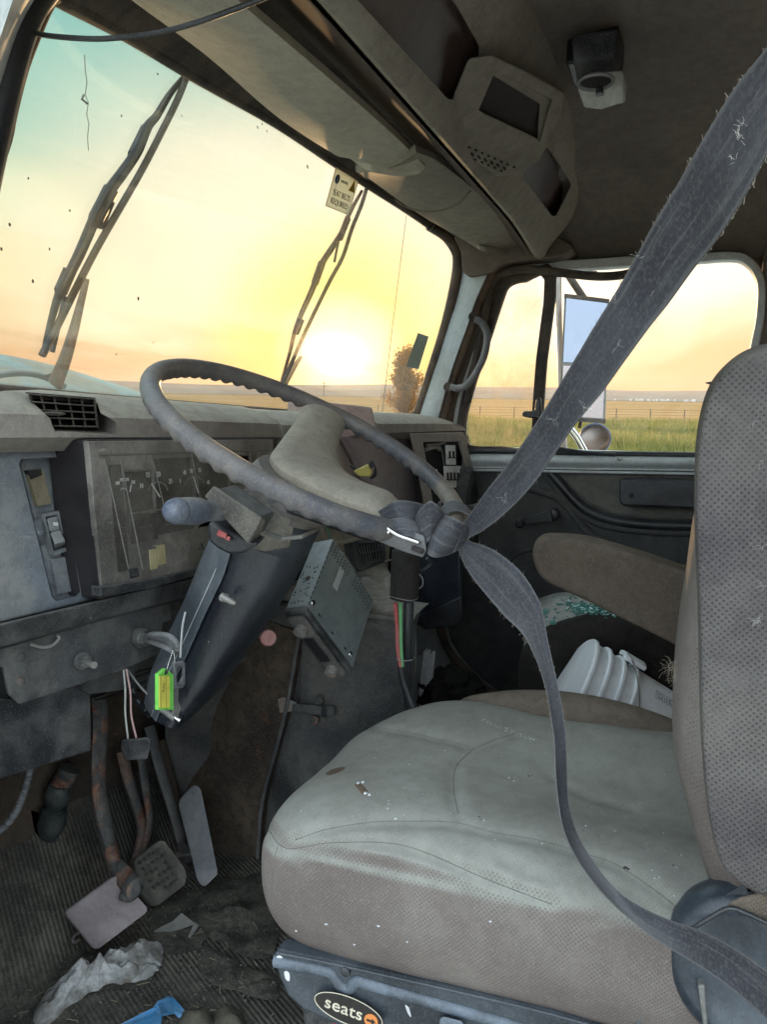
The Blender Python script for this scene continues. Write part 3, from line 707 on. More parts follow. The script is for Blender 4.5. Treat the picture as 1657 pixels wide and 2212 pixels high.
def vis(u, v):
    k = u*(len(Fv)-1); i = min(int(k), len(Fv)-2); f = k-i
    a = lerp(Fv[i], Fv[i+1], f); c = lerp(Bv[i], Bv[i+1], f)
    p = lerp(a, c, v); 
    bow = math.sin(v*PI)*.012
    if u > .86:
        t_ = (u-.86)/.14; k2 = v*5; j = min(int(k2), 4); e = lerp(tip[j], tip[j+1], k2-j)
        p = lerp(p, e, t_**2)
    return p + V(0, 0, -bow)
vb = MB().grid(vis, 28, 12, (0, .004, .016)).build('visor_panel', M_visor, v1, bevel=.005, bseg=3)
MB().tube([q(748, 338, Y=.70)+V(-.005, 0, 0), q(735, 336, Y=.71), q(722, 330, Y=.712)], .004, 8).build('visor_clip', M_steel, v1)
v2 = thing('sun_visor', V(1.9, .64, 1.5), 'taupe sun visor on the passenger side with an elastic strap sagging round it', 'sun visor', 'sun visors under the overhead console')
f2 = [(770, 372), (802, 390), (860, 432), (915, 468), (965, 498), (1022, 531)]
b2 = [(900, 330), (945, 348), (1015, 401), (1066, 441), (1110, 478), (1158, 518)]
F2 = smooth([q(x, y, Y=.70) for x, y in f2], 4); B2 = smooth([q(x, y, Y=yy) for (x, y), yy in zip(b2, (.50, .50, .49, .475, .46, .445))], 4)
F2 = smooth([q(x, y, Y=yy) for (x, y), yy in zip(f2, (.715, .715, .70, .68, .66, .62))], 4)
tip2 = [q(x, y, Y=yy) for x, y, yy in ((1022, 531, .62), (1040, 538, .58), (1085, 542, .53), (1125, 538, .49), (1152, 529, .455), (1158, 518, .445))]
def vis2(u, v):
    k = u*(len(F2)-1); i = min(int(k), len(F2)-2); f = k-i
    p = lerp(lerp(F2[i], F2[i+1], f), lerp(B2[i], B2[i+1], f), v)
    if u > .86:
        t_ = (u-.86)/.14; k2 = v*5; j = min(int(k2), 4); p = lerp(p, lerp(tip2[j], tip2[j+1], k2-j), t_**2)
    return p + V(0, 0, -math.sin(v*PI)*.012)
MB().grid(vis2, 28, 12, (0, .004, .016)).build('visor_panel', mat('visor_cloth', (.20, .175, .135), .75, .12, 4, dust=(.33, .30, .23), damt=.5, ds=5, up=0, bump=.12, bs=200, specks=.3), v2, bevel=.005, bseg=3)
MB().tube(smooth([q(x, y, Y=yy) for x, y, yy in ((852, 430, .715), (875, 446, .69), (920, 458, .63), (960, 453, .58), (992, 438, .53), (1014, 415, .50), (1018, 403, .50))], 6), .0022, 8).build('elastic_strap', mat('strap', (.18, .15, .11), .8), v2)
MB().box(q(800, 372, Y=.72)+V(0, .01, .01), (.07, .03, .03)).build('visor_bracket', M_blackd, cab, bevel=.004)

# black cable across the top of the windscreen
MB().tube(smooth([qw(62, 69, -.012), q(110, 78, Y=.66), q(200, 84, Y=.60), q(270, 80, Y=.56), q(340, 71, Y=.52), q(420, 50, Y=.47), q(500, 22, Y=.42), q(590, -16, Y=.38), q(700, -90, Y=.33)], 8), .0028, 8).build('hanging_cable', M_black, label='thin black cable sagging across the top left corner of the windscreen', cat='cable')

# ------------------------------------------------------------------ dome lamp
lamp = thing('dome_lamp', V(1.5, .2, 1.60), 'black box dome lamp with a round bezel and cloudy lens on the roof lining', 'ceiling lamp')
LX, LY = V(.98, -.10, 0).normalized(), V(.10, .98, 0).normalized(); LZ = V(0, 0, 1)
zt = 1.672
c = q(1283, 118, Z=zt-.03)
def lq(x, y, Z): return q(x, y, Z=Z)
top = [lq(1224, 110, 1.66), lq(1334, 98, 1.66), lq(1348, 148, 1.655), lq(1240, 160, 1.655)]
MB().hexa([p+V(0, 0, .04) for p in top], [p-V(0, 0, .022) for p in top]).build('housing', M_black, lamp, bevel=.004)
base = [lq(1232, 112, 1.635)+V(.0, 0, 0), lq(1336, 100, 1.635), lq(1349, 172, 1.60), lq(1247, 188, 1.60)]
mid = MB().hexa([p+V(0, 0, .03) for p in base], [lerp(p, sum(base, V(0, 0, 0))/4, .12)-V(0, 0, .012) for p in base]).build('swivel_block', M_blackd, lamp, bevel=.006, bseg=3)
rc = lq(1288, 177, 1.565); u1 = (lq(1326, 173, 1.565)-rc); u2 = (lq(1288, 160, 1.572)-rc)
b = MB(); ringo = []
P_ = []
for i in range(28):
    th = 2*PI*i/28; P_.append(rc+u1*math.cos(th)+u2*math.sin(th))
b.tube(P_, .0035, 8, True); b.build('bezel', M_steel, lamp)
MB().prism([rc+(p-rc)*.93 for p in P_], (0, .004, .006)).build('lamp_opening', M_dark, lamp, smooth=0)
M_lensw = mat('cloudy_lens', (.55, .55, .50), .45, .15, 20, dust=(.30, .29, .25), damt=.5, ds=30, bump=.2)
lw = [lq(1248, 194, 1.575), lq(1346, 186, 1.575), lq(1354, 222, 1.555), lq(1300, 231, 1.552), lq(1262, 233, 1.555)]
MB().hexa([p+V(0, .0, .028) for p in lw], [p-V(0, 0, .002) for p in lw]).build('lens', M_lensw, lamp, bevel=.004)
MB().box(lq(1296, 198, 1.548), (.018, .012, .010)).build('switch', M_black, lamp, bevel=.002)
# loose threads and light marks on the lining
# ------------------------------------------------------------------ dashboard
dash = thing('dashboard', V(1.4, .85, .62), 'dusty taupe dashboard with gauges on the left and an open fuse bay on the right', 'dashboard')
ST = [(.40, .80, .968), (.68, .79, .963), (1.0, .79, .956), (1.36, .785, .948), (1.7, .75, .949), (2.0, .70, .951), (2.3, .645, .952)]
def st(X):
    for a, b_ in zip(ST, ST[1:]):
        if X <= b_[0] or b_ is ST[-1]:
            f = (X-a[0])/(b_[0]-a[0]); return a[1]+(b_[1]-a[1])*f, a[2]+(b_[2]-a[2])*f
def dsec(X, hi=1.0):
    y, z = st(X); zt = 1.034 - .022*min(1, max(0, (X-.7)/.7)) - .010*max(0, (X-1.4)/.9)
    h = (zt - z)*hi
    return [V(X, y+.012, z-.004), V(X, y, z), V(X, y+.004, z+h*.42), V(X, y+.016, z+h*.56), V(X, y+.06, z+h*.86), V(X, y+.09, z+h*.96), V(X, y+.14, z+h), V(X, min(y+.26, 1.02), z+h*.98), V(X, min(y+.26, 1.02), z-.03), V(X, y+.03, z-.02)]
pad = MB().loft([dsec(.40+i*.065) for i in range(15)] + [dsec(1.355), dsec(1.362, .97)]).build('top_pad', M_dash, dash, smooth=30, label='taupe dash pad on the driver side with an air vent')
def yp(x, y, dy=0.0):
    """point on the sloping rear face of the driver-side pad"""
    best = None; d = ray(x, y)
    s_ = .4
    while s_ < 2.5:
        p = CAM+d*s_; yy, zz = st(p.x)
        if p.y > yy+dy+.0: return p
        s_ += .002
# recess of the air vent
vo = [(60, 849), (226, 867), (310, 922), (308, 957), (118, 944), (108, 905)]
cut(pad, MB().hexa([q(x, y, Y=.70) for x, y in vo], [q(x, y, Y=.86) for x, y in [(62, 862), (206, 872), (212, 905), (214, 928), (118, 926), (108, 905)]]))
# air vent
vn = MB().hexa([q(x, y, Y=.822) for x, y in [(60, 850), (208, 870), (209, 928), (116, 924)]], [q(x, y, Y=.86) for x, y in [(60, 845), (214, 866), (216, 936), (112, 932)]])
vo_ = MB()
VA, VB, VC, VD = (62, 852), (202, 862), (208, 924), (118, 922)
def vq(u, v, Y): 
    x = (62+(203-62)*u)*(1-v) + (86+(209-86)*u)*v; y = (851+(862-851)*u)*(1-v) + (924+(926-924)*u)*v
    return q(x, y, Y=Y)
bk = MB().hexa([vq(-.05, -.05, .846), vq(1.02, -.05, .846), vq(1.02, 1.04, .846), vq(-.05, 1.04, .846)], [vq(-.05, -.05, .86), vq(1.02, -.05, .86), vq(1.02, 1.04, .86), vq(-.05, 1.04, .86)])
vent = bk.build('air_vent', M_dark, dash, smooth=0, label='dark louvred air vent with a dusty grille')
M_slat = mat('vent_slat', (.055, .052, .048), .7, .2, 8, dust=(.26, .235, .185), damt=.45, up=.5, ds=20, bump=.2)
b = MB()
for v in (.0, .23, .46, .69, .93):
    b.hexa([vq(0, v-.02, .812), vq(1, v-.02, .812), vq(1, v+.03, .812), vq(0, v+.03, .812)], [vq(0, v-.02, .846), vq(1, v-.02, .846), vq(1, v+.03, .846), vq(0, v+.03, .846)])
b.build('horizontal_slats', M_slat, vent, bevel=.0008)
b = MB()
for u in (.0, .17, .37, .60, .80, 1.0):
    b.hexa([vq(u-.015, 0, .818), vq(u+.02, 0, .818), vq(u+.02, .97, .818), vq(u-.015, .97, .818)], [vq(u-.015, 0, .846), vq(u+.02, 0, .846), vq(u+.02, .97, .846), vq(u-.015, .97, .846)])
b.build('upright_slats', M_slat, vent)
MB().ball(vq(.30, .56, .806), (.022, .004, .003)).build('vent_thumb_tab', M_slat, vent)
# right of the driver's pad: centre piece and passenger pad
def csec(X, k):
    P = dsec(X, .93); return P
MB().loft([dsec(1.372, .93), dsec(1.45, .93), dsec(1.53, .9), dsec(1.60, .9)]).build('top_pad', M_dash, dash, smooth=30, label='narrow centre section of the dash pad')
MB().loft([dsec(X, 1.0) for X in (1.78, 1.84, 1.95, 2.05, 2.12)] + [dsec(2.17, .98), dsec(2.20, .93)]).build('top_pad', M_dash, dash, smooth=30, label='taupe dash pad on the passenger side')
# end cap with the small scoop
ec = MB().loft([dsec(2.20, .93), dsec(2.24, .86), dsec(2.275, .60), dsec(2.29, .25)]).build('pad_end_cap', M_dash, dash, smooth=40)
cut(ec, MB().hexa([q(x, y, 2.15) for x, y in [(967, 898), (992, 905), (1003, 926), (985, 922)]], [q(x, y, 2.27) for x, y in [(968, 900), (988, 905), (997, 923), (984, 920)]]))
# rose coloured box on the middle of the dash
rb = MB().hexa([q(683, 866, 1.62), q(805, 880, 1.70), q(816, 938, 1.70), q(690, 950, 1.62)], [q(683, 866, 1.62)+V(.07, .12, .006), q(805, 880, 1.70)+V(.07, .12, .006), q(816, 938, 1.70)+V(.05, .12, 0), q(690, 950, 1.62)+V(.05, .12, 0)])
rb.build('centre_hood', M_rose, dash, bevel=.004)
cp_ = [(640, 940), (752, 945), (772, 985), (806, 1046), (800, 1120), (700, 1125), (640, 1080)]
MB().prism([q(x, y, Y=.80) for x, y in cp_], (0, .03, 0)).build('centre_panel', mat('pale_rose_plastic', (.50, .40, .34), .75, .15, 5, dust=(.45, .40, .33), damt=.6, ds=10, bump=.15, bs=200, specks=.5), dash, bevel=.004)
rp_ = [(752, 942), (832, 942), (893, 938), (905, 1000), (925, 1086), (912, 1125), (830, 1120), (808, 1060), (775, 985)]
MB().prism([q(x, y, Y=.76) for x, y in rp_], (0, .03, 0)).build('rose_panel', mat('mauve_plastic', (.33, .265, .26), .75, .15, 5, dust=(.30, .25, .22), damt=.5, ds=8, bump=.15, bs=260, specks=.4), dash, bevel=.006)
MB().box(q(885, 940, Y=.755)+V(0, .14, -.16), (1.5, .05, .30)).build('dash_back_panel', M_dark, dash)

# fuse bay
def qv(P, Y): return [q(x, y, Y=Y+.030-.085*(x-890)/130) for x, y in P]
fo_ = [(890, 936), (1003, 934), (1022, 1008), (1034, 1086), (1000, 1112), (925, 1112), (905, 1000)]
fi_ = [(915, 955), (995, 954), (1008, 1005), (1022, 1078), (996, 1095), (938, 1095), (926, 1020)]
fb = MB().ring(qv(fo_, .672), qv(fi_,   .672), (0, .010, 0)).build('fuse_bay_frame', mat('fuse_frame', (.28, .24, .215), .75, .15, 5, dust=(.33, .29, .24), damt=.5, ds=8), dash, bevel=.003)
MB().prism(qv([(900, 940), (1012, 940), (1040, 1110), (915, 1120)], .70), (0, .01, 0)).build('fuse_bay_back', M_dark, dash, smooth=0)
MB().prism(qv([(1022, 1006), (1040, 1090), (1042, 1180), (1010, 1200), (1004, 1100), (1012, 1040)], .66), (0, .06, 0)).build('dash_end_panel', M_blackd, dash, bevel=.004)
M_fw = mat('fuse_white', (.80, .78, .74), .5, .1, 20, dust=(.35, .32, .28), damt=.3)
def fuseblock(x0, y0, n, w, h, tilt=0):
    b = MB(); g = MB()
    for i in range(n):
        xx = x0+i*w+tilt*0; 
        P = [(xx, y0), (xx+w*.72, y0-.3), (xx+w*.72+1.5, y0+h), (xx+1.5, y0+h)]
        b.prism(qv(P, .680), (0, .012, 0))
        P = [(xx+w*.26, y0+h*.30), (xx+w*.50, y0+h*.30), (xx+w*.50+.6, y0+h*.62), (xx+w*.26+.6, y0+h*.62)]
        g.prism(qv(P, .678), (0, .004, 0))
    g.prism(qv([(x0-1, y0+h*.62), (x0+n*w, y0+h*.62), (x0+n*w, y0+h*.67), (x0-1, y0+h*.67)], .678), (0, .003, 0))
    o = b.build('fuse_block', M_fw, fb, smooth=0, bevel=.0006); return o, g
o_, g_ = fuseblock(966, 1007, 5, 7.4, 46); o2, g2 = fuseblock(970, 962, 2, 8.2, 42)
g_.build('fuse_gaps', M_dark, fb, smooth=0); g2.build('fuse_gaps', M_dark, fb, smooth=0)
b = MB()
for k in range(7):
    x = 958+k*5; b.tube(smooth(qv([(x, 1052+k % 3), (x+random.uniform(-6, 6), 1072), (x-8+random.uniform(-4, 4), 1088), (950+k*3, 1102)], .684), 4), .0012, 6)
b.build('fuse_wires', M_fw, fb)
MB().tube(smooth(qv([(945, 958), (955, 975), (960, 1010), (962, 1060)], .70), 4), .003, 8).tube(smooth(qv([(918, 972), (940, 966), (950, 972)], .684), 4), .006, 8).tube(smooth(qv([(922, 962), (945, 960), (962, 956)], .684), 4), .004, 8).build('fuse_cable', mat('cable_grey', (.22, .20, .18), .7), fb)
MB().prism(qv([(931, 1016), (945, 1014), (944, 1040), (952, 1056), (926, 1052)], .684), (0, .01, 0)).build('paper_tag', M_fw, fb, smooth=0)
MB().prism(qv([(1024, 1093), (1066, 1082), (1068, 1090), (1026, 1102)], .62), (0, .02, 0)).build('loose_bracket', M_blackd, dash, smooth=0)

# yellow connector hanging from the centre panel
yc = thing('wiring_connector', q(800, 1040, 1.45), 'small yellow plug with black wires hanging from the hole beside the steering wheel hub', 'connector')
p = q(789, 1018, 1.42)
MB().hexa([q(763, 1018, 1.42), q(795, 1003, 1.42), q(804, 1020, 1.42), q(800, 1030, 1.42), q(776, 1030, 1.42)], [q(765, 1016, 1.46), q(797, 1001, 1.46), q(806, 1018, 1.46), q(802, 1028, 1.46), q(778, 1028, 1.46)]).build('plug_body', mat('yellow_plastic', (.42, .34, .07), .6, .2, 10, dust=(.4, .36, .25), damt=.3), yc, bevel=.003)
b = MB()
for k in range(4):
    b.tube(smooth(qs([(796, 1004+k*4), (803+k*2, 997+k*3), (810+k, 1008+k*5), (808, 1024+k*2), (800, 1034)], 1.44), 5), .0016, 6)
b.build('plug_wires', M_black, yc)
MB().tube(qs([(757, 1006), (768, 1012)], 1.43), .003, 8).build('plug_stem', M_black, yc)

# ------------------------------------------------------------------ switch panel (left)
def ysw(y): return .838 - .030*(y-965)/330.0
def qsw(x, y, dy=0.0):
    n = V(0, 1, -(.030)/.25)  # leaning panel
    return qp(x, y, n, n.dot(V(0, .838+dy, .955)))
sp = [(-160, 985), (0, 966), (130, 962), (206, 1296), (100, 1322), (0, 1346), (-160, 1385)]
swp = MB().hexa([qsw(x, y) for x, y in sp], [qsw(x, y)+V(0, .07, 0) for x, y in sp]).build('switch_panel', M_grey, dash, bevel=.005, bseg=3, label='pale dusty grey switch panel left of the gauges')
ro = [(42, 990), (122, 986), (130, 992), (176, 1280), (168, 1290), (118, 1302), (108, 1292), (36, 1000)]
cut(swp, MB().hexa([qsw(x, y, -.02) for x, y in ro], [qsw(x+4, y-1, .026) for x, y in [(46, 994), (112, 990), (120, 996), (164, 1276), (158, 1286), (120, 1296), (110, 1288), (40, 1004)]]))
M_tanp = mat('tan_label', (.20, .17, .10), .8, .2, 9, dust=(.28, .25, .18), damt=.4)
MB().prism([qsw(x, y, .020) for x, y in [(58, 1017), (92, 1013), (110, 1088), (80, 1093)]], (0, .01, 0)).build('open_switch_hole', M_tanp, swp, smooth=0, label='empty switch hole with tan card behind')
MB().prism([qsw(x, y, .019) for x, y in [(58, 1017), (88, 1014), (90, 1026), (66, 1036)]], (0, .01, 0)).build('hole_shadow_gap', M_dark, swp, smooth=0)
def sw(x, y, s=1.0, lab=None, nm='rocker_switch', fr=True):
    P0 = [(x-6, y-36), (x+22, y-41), (x+40, y+30), (x+12, y+40)]
    if fr: MB().ring([qsw(a, b_, .014) for a, b_ in [(x-13, y-42), (x+26, y-49), (x+47, y+36), (x+14, y+48)]], [qsw(a, b_, .014) for a, b_ in P0], (0, .012, 0)).build('switch_bezel', M_grey, swp, bevel=.0015)
    o = MB().hexa([qsw(x-3, y-32, .012), qsw(x+20, y-37, .012), qsw(x+26, y-8, .010), qsw(x+4, y-3, .010)], [qsw(x-3, y-32, .03), qsw(x+20, y-37, .03), qsw(x+30, y-8, .03), qsw(x+4, y-3, .03)])
    o.hexa([qsw(x+4, y-2, .010), qsw(x+26, y-8, .010), qsw(x+38, y+18, -.006), qsw(x+14, y+24, -.006)], [qsw(x+6, y-2, .03), qsw(x+28, y-8, .03), qsw(x+38, y+27, .03), qsw(x+12, y+36, .03)])
    oo = o.build(nm, mat('switch_grey', (.15, .16, .17), .6, .2, 8, dust=(.33, .33, .31), damt=.5, up=.4), swp, bevel=.002)
    return oo
sw(103, 1152)
MB().hexa([qsw(68, 1122, .014), qsw(86, 1120, .014), qsw(96, 1150, .0), qsw(80, 1156, .0)], [qsw(66, 1118, .03), qsw(92, 1116, .03), qsw(102, 1176, .03), qsw(82, 1186, .03)]).build('rocker_switch', M_grey, swp, bevel=.004, bseg=3)
ic = MB()
for k in range(3): ic.prism([qsw(x, y, .0105) for x, y in [(113+k*3.6, 1128.5), (115.6+k*3.6, 1128), (117+k*3.6, 1135), (114.4+k*3.6, 1135.5)]], (0, -.0012, 0))
M_paint = mat('marking_paint', (.72, .72, .68), .6, .1)
ic.build('switch_marking', M_paint, swp, smooth=0)
for P0, nm in (([(90, 1212), (100, 1210), (118, 1262), (106, 1266)], 'blank_plate'), ([(112, 1208), (146, 1202), (166, 1276), (126, 1284)], 'blank_plate')):
    MB().prism([qsw(x, y, .019) for x, y in P0], (0, .02, 0)).build(nm, M_grey, swp, bevel=.0015)

# ------------------------------------------------------------------ gauge cluster
YC = .775
cl_ = [(188, 950), (600, 944), (600, 1190), (432, 1243), (217, 1296)]
gc = MB().hexa([q(x, y, Y=YC) for x, y in cl_], [q(x, y, Y=YC)+V(0, .075, 0) for x, y in cl_]).build('gauge_cluster', mat('cluster_black', (.012, .010, .012), .6, .3, dust=(.05, .045, .045), damt=.4, grime=.1), dash, bevel=.003, label='dusty instrument cluster behind the steering wheel')
def g(x, y, k=0.0): return q(x, y, Y=YC-.003-k)
ln = [(190, 953), (590, 949), (594, 1176), (520, 1200), (431, 1226), (327, 1252), (219, 1267)]
lens = MB().prism([g(x, y) for x, y in ln], (0, .01, 0)).build('cluster_lens', M_lens, gc, bevel=.001)
MB().prism([g(x, y, .006) for x, y in [(217, 1268), (330, 1250), (432, 1227), (434, 1241), (330, 1271), (218, 1290)]], (0, .02, 0)).build('cluster_rim', M_blackd, gc, bevel=.002)
M_ggf = mat('gauge_face', (.06, .055, .048), .5, .25, 12, dust=(.20, .185, .16), damt=.5, ds=12, specks=.6, scr=.7)
def G(u, v):
    """cluster face coordinates: u along, v down, from the four visible corners"""
    a = (190+(590-190)*u, 953-4*u); b_ = (219+(594-219)*u, 1267+(1172-1267)*u)
    return (a[0]*(1-v)+b_[0]*v, a[1]*(1-v)+b_[1]*v)
def gquad(u0, v0, u1, v1, k): return [g(*G(u, v), k) for u, v in ((u0, v0), (u1, v0), (u1, v1), (u0, v1))]
def shape(name, quads, m, k=.0012, th=.0012, par=None):
    b = MB()
    for Q in quads:
        P = gquad(*Q, k); b.prism(P, (0, th, 0))
    return b.build(name, m, par or gc, smooth=0)
shape('gauge_face', [(.10, .17, .165, .93)], M_ggf)
shape('gauge_face', [(.175, .23, .325, .52)], M_ggf)
shape('gauge_face', [(.345, .14, .545, .72)], M_ggf)
shape('gauge_face', [(.565, .14, .745, .72)], M_ggf)
shape('gauge_face', [(.765, .14, .90, .40)], M_ggf)
shape('gauge_face', [(.19, .55, .34, .75)], M_ggf)
M_rib = mat('lens_rib', (.15, .14, .12), .6, .2, 12, dust=(.22, .21, .18), damt=.6)
def ribl(a, b_, w=.0022):
    return [g(*G(*a), .0015), g(*G(*b_), .0015)], w
b = MB()
for a, e in (((.05, .10), (.98, .10)), ((.08, .12), (.16, .92)), ((.165, .12), (.24, .95)), ((.335, .11), (.40, .62)), ((.555, .11), (.60, .60)), ((.755, .11), (.78, .40)), ((.17, .22), (.325, .22)), ((.21, .53), (.37, .53)), ((.765, .26), (.86, .26)), ((.87, .12), (.885, .40))):
    P = [g(*G(*a), .0012), g(*G(*e), .0012)]; b.tube(P, .0014, 6)
b.build('lens_rib', M_rib, gc)
shape('yellow_label', [(.285, .82, .325, .97), (.33, .80, .375, .95)], mat('yellow_label', (.42, .36, .20), .7, .2, dust=(.4, .36, .26), damt=.5))
shape('yellow_label', [(.765, .15, .80, .23), (.808, .15, .86, .23)], mat('yellow_label2', (.42, .36, .20), .7, .2, dust=(.4, .36, .26), damt=.5))
M_num = mat('gauge_numbers', (.42, .42, .37), .7, .1)
fr_, fu_ = V(1, 0, 0), V(0, 0, 1)
for s_, x, y, h in (('15', 319, 1026, .0125), ('20', 342, 1025, .0125), ('10', 305, 1050, .0105), ('25', 368, 1040, .0115), ('30', 379, 1084, .0095), ('5', 389, 1039, .0095), ('45', 399, 1021, .0105), ('50', 413, 1018, .0105), ('55', 431, 1016, .0105), ('65', 450, 1042, .0095),
                    ('180', 253, 1044, .0075), ('190', 262, 1037, .0075), ('210', 273, 1036, .0075), ('230', 287, 1042, .0075)):
    text(s_, h, M_num, gc, g(x, y, .0035), fr_, fu_, name='gauge_number', xs=.8)
b = MB()
def needle(x0, y0, x1, y1, b, w=.0013): b.tube([g(x0, y0, .003), g(x1, y1, .003)], w, 6)
needle(327, 1045, 345, 1073, b); needle(418, 1030, 428, 1065, b, .001); needle(283, 1047, 280, 1063, b, .0009)
for cx_, cy_, r_, a0, a1, n_ in ((341, 1062, 34, -170, -10, 17), (420, 1050, 34, -170, -20, 15), (266, 1060, 19, -160, -20, 9), (390, 1066, 0, 0, 0, 0)):
    for i in range(n_):
        a_ = math.radians(a0+(a1-a0)*i/(n_-1)); b.tube([g(cx_+math.cos(a_)*(r_-12), cy_+math.sin(a_)*(r_-12), .003), g(cx_+math.cos(a_)*(r_-14.5), cy_+math.sin(a_)*(r_-14.5), .003)], .0004, 4)
b.build('gauge_needles', M_num, gc)
# broken lower-right part of the lens and the trip knob hole
MB().prism([g(x, y, .0012) for x, y in [(404, 1160), (410, 1178), (404, 1196), (412, 1226), (420, 1228), (436, 1224), (560, 1186), (560, 1100), (470, 1100)]], (0, .003, 0)).build('exposed_panel', mat('exposed_brown', (.14, .125, .11), .8, .25, dust=(.25, .23, .19), damt=.5, scr=.3), gc, smooth=0)
MB().ring([g(x, y, .002) for x, y in ((278, 1229), (296, 1227), (302, 1245), (283, 1250))], [g(x, y, .002) for x, y in ((284, 1234), (294, 1233), (297, 1243), (286, 1245))], (0, .006, 0)).build('knob_socket', M_blackd, gc)
MB().tube([g(290, 1238, .003), g(290, 1238, .001)], .0035, 12).build('knob_hole', M_dark, gc)
MB().tube([g(428, 1186, .002), g(444, 1184, .002)], .001, 5).tube([g(434, 1174, .002), g(437, 1181, .002)], .0015, 6).build('panel_clip', M_blackd, gc)

# black rail under the panels
rl_ = [(-160, 1388), (0, 1346), (100, 1322), (209, 1297), (433, 1243), (700, 1180)]
rl2 = [(-160, 1440), (0, 1397), (100, 1370), (209, 1340), (433, 1283), (700, 1220)]
MB().loft([[q(a[0], a[1], Y=.800), q(a[0], a[1]+2, Y=.775), q(b_[0], b_[1], Y=.785), q(b_[0], b_[1]+4, Y=.83), q(a[0], a[1], Y=.86)] for a, b_ in zip(rl_, rl2)]).build('lower_rail', M_blackd, dash, bevel=.003)
# mounting plate with the ignition switch
br_ = [(-120, 1440), (0, 1402), (200, 1345), (368, 1300), (370, 1341), (351, 1347), (346, 1412), (263, 1449), (43, 1521), (20, 1500), (8, 1440), (-120, 1470)]
bpl = MB().prism([q(x, y, Y=.812) for x, y in br_], (0, .006, 0)).build('switch_bracket', M_metal, dash, bevel=.0015)
MB().prism([q(x, y, Y=.835) for x, y in [(-120, 1500), (40, 1512), (160, 1480), (196, 1500), (198, 1622), (0, 1684), (-120, 1710)]], (0, .02, 0)).build('knee_panel', M_blackd, dash, bevel=.003)
MB().prism([q(x, y, Y=.87) for x, y in [(-120, 1400), (520, 1250), (560, 1420), (420, 1470), (200, 1500), (-120, 1560)]], (0, .02, 0)).build('under_dash_plate', M_metal, dash, bevel=.003)
for x, y in ((44, 1420), (43, 1473)):
    MB().lathe(q(x, y, Y=.812), (0, -1, 0), [(0, .007), (.002, .0065), (.004, .003)], 12).build('rivet', M_rust, bpl)
MB().tube(smooth([q(x, y, Y=.80) for x, y in ((66, 1392), (90, 1398), (112, 1394), (126, 1380), (124, 1372))], 5), .0022, 8).build('wire_loop', mat('wire_grey', (.25, .24, .22), .7), dash)
# toggle
tg = MB().lathe(q(173, 1427, Y=.808), (0, -1, 0), [(0, .013), (.006, .013), (.006, .0095), (.012, .0095), (.014, .007)], 16)
tgo = tg.build('toggle_switch', M_steel, dash, label='dusty metal toggle switch on the bracket')
MB().tube([q(176, 1427, Y=.796), q(186, 1431, Y=.775), q(203, 1437, Y=.755)], lambda t_: .0036+.0014*t_, 10).build('toggle_lever', M_steel, tgo)
# lock barrel and key
ig = MB().lathe(q(298, 1376, Y=.810), (-.12, -1, -.1), [(0, .017), (.012, .0175), (.016, .015), (.016, .010), (.02, .0095)], 24).build('ignition_switch', M_blackd, dash, label='round ignition switch with the key in it')
MB().lathe(q(305, 1378, Y=.792), (-.12, -1, -.1), [(0, .0095), (.003, .009), (.003, .006)], 20).build('lock_barrel', M_steel, ig)
ky = thing('ignition_key', q(345, 1385, Y=0.7600), 'grey key bow sticking out of the ignition switch', 'key', 'keys at the ignition')
MB().tube(smooth([q(314, 1378, Y=0.7680), q(324, 1372, Y=0.7360), q(345, 1371, Y=0.7100), q(366, 1375, Y=0.6900), q(380, 1388, Y=0.6800), q(383, 1400, Y=0.6800)], 4), .0045, 8).tube(smooth([q(314, 1382, Y=0.7680), q(334, 1389, Y=0.7360), q(356, 1398, Y=0.7100), q(376, 1408, Y=0.6900), q(382, 1402, Y=0.6800)], 4), .0042, 8).hexa([q(318, 1374, Y=0.7520), q(368, 1378, Y=0.7000), q(380, 1402, Y=0.6840), q(334, 1388, Y=0.7400)], [q(318, 1374, Y=0.7600), q(368, 1378, Y=0.7080), q(380, 1402, Y=0.6920), q(334, 1388, Y=0.7480)]).build('key_bow', mat('key_rubber', (.10, .105, .11), .6, .2, dust=(.33, .33, .32), damt=.6, up=.3), ky)
k2 = thing('spare_key', q(395, 1480, Y=0.6400), 'second dark key hanging on the ring behind the green tag', 'key', 'keys at the ignition')
yk = .66
ko = [(376, 1432), (398, 1428), (406, 1440), (405, 1470), (396, 1486), (380, 1490)]; ki = [(382, 1442), (393, 1438), (398, 1446), (397, 1464), (391, 1474), (383, 1476)]
MB().ring(qs(ko, Y=yk), qs(ki, Y=yk), (0, .006, 0)).build('key_bow', bpy.data.materials['key_rubber'], k2, bevel=.0018)
MB().prism(qs([(372, 1488), (386, 1488), (384, 1512), (390, 1530), (384, 1552), (374, 1545)], Y=yk+.002), (0, .002, 0)).build('key_blade', M_steel, k2, smooth=0)
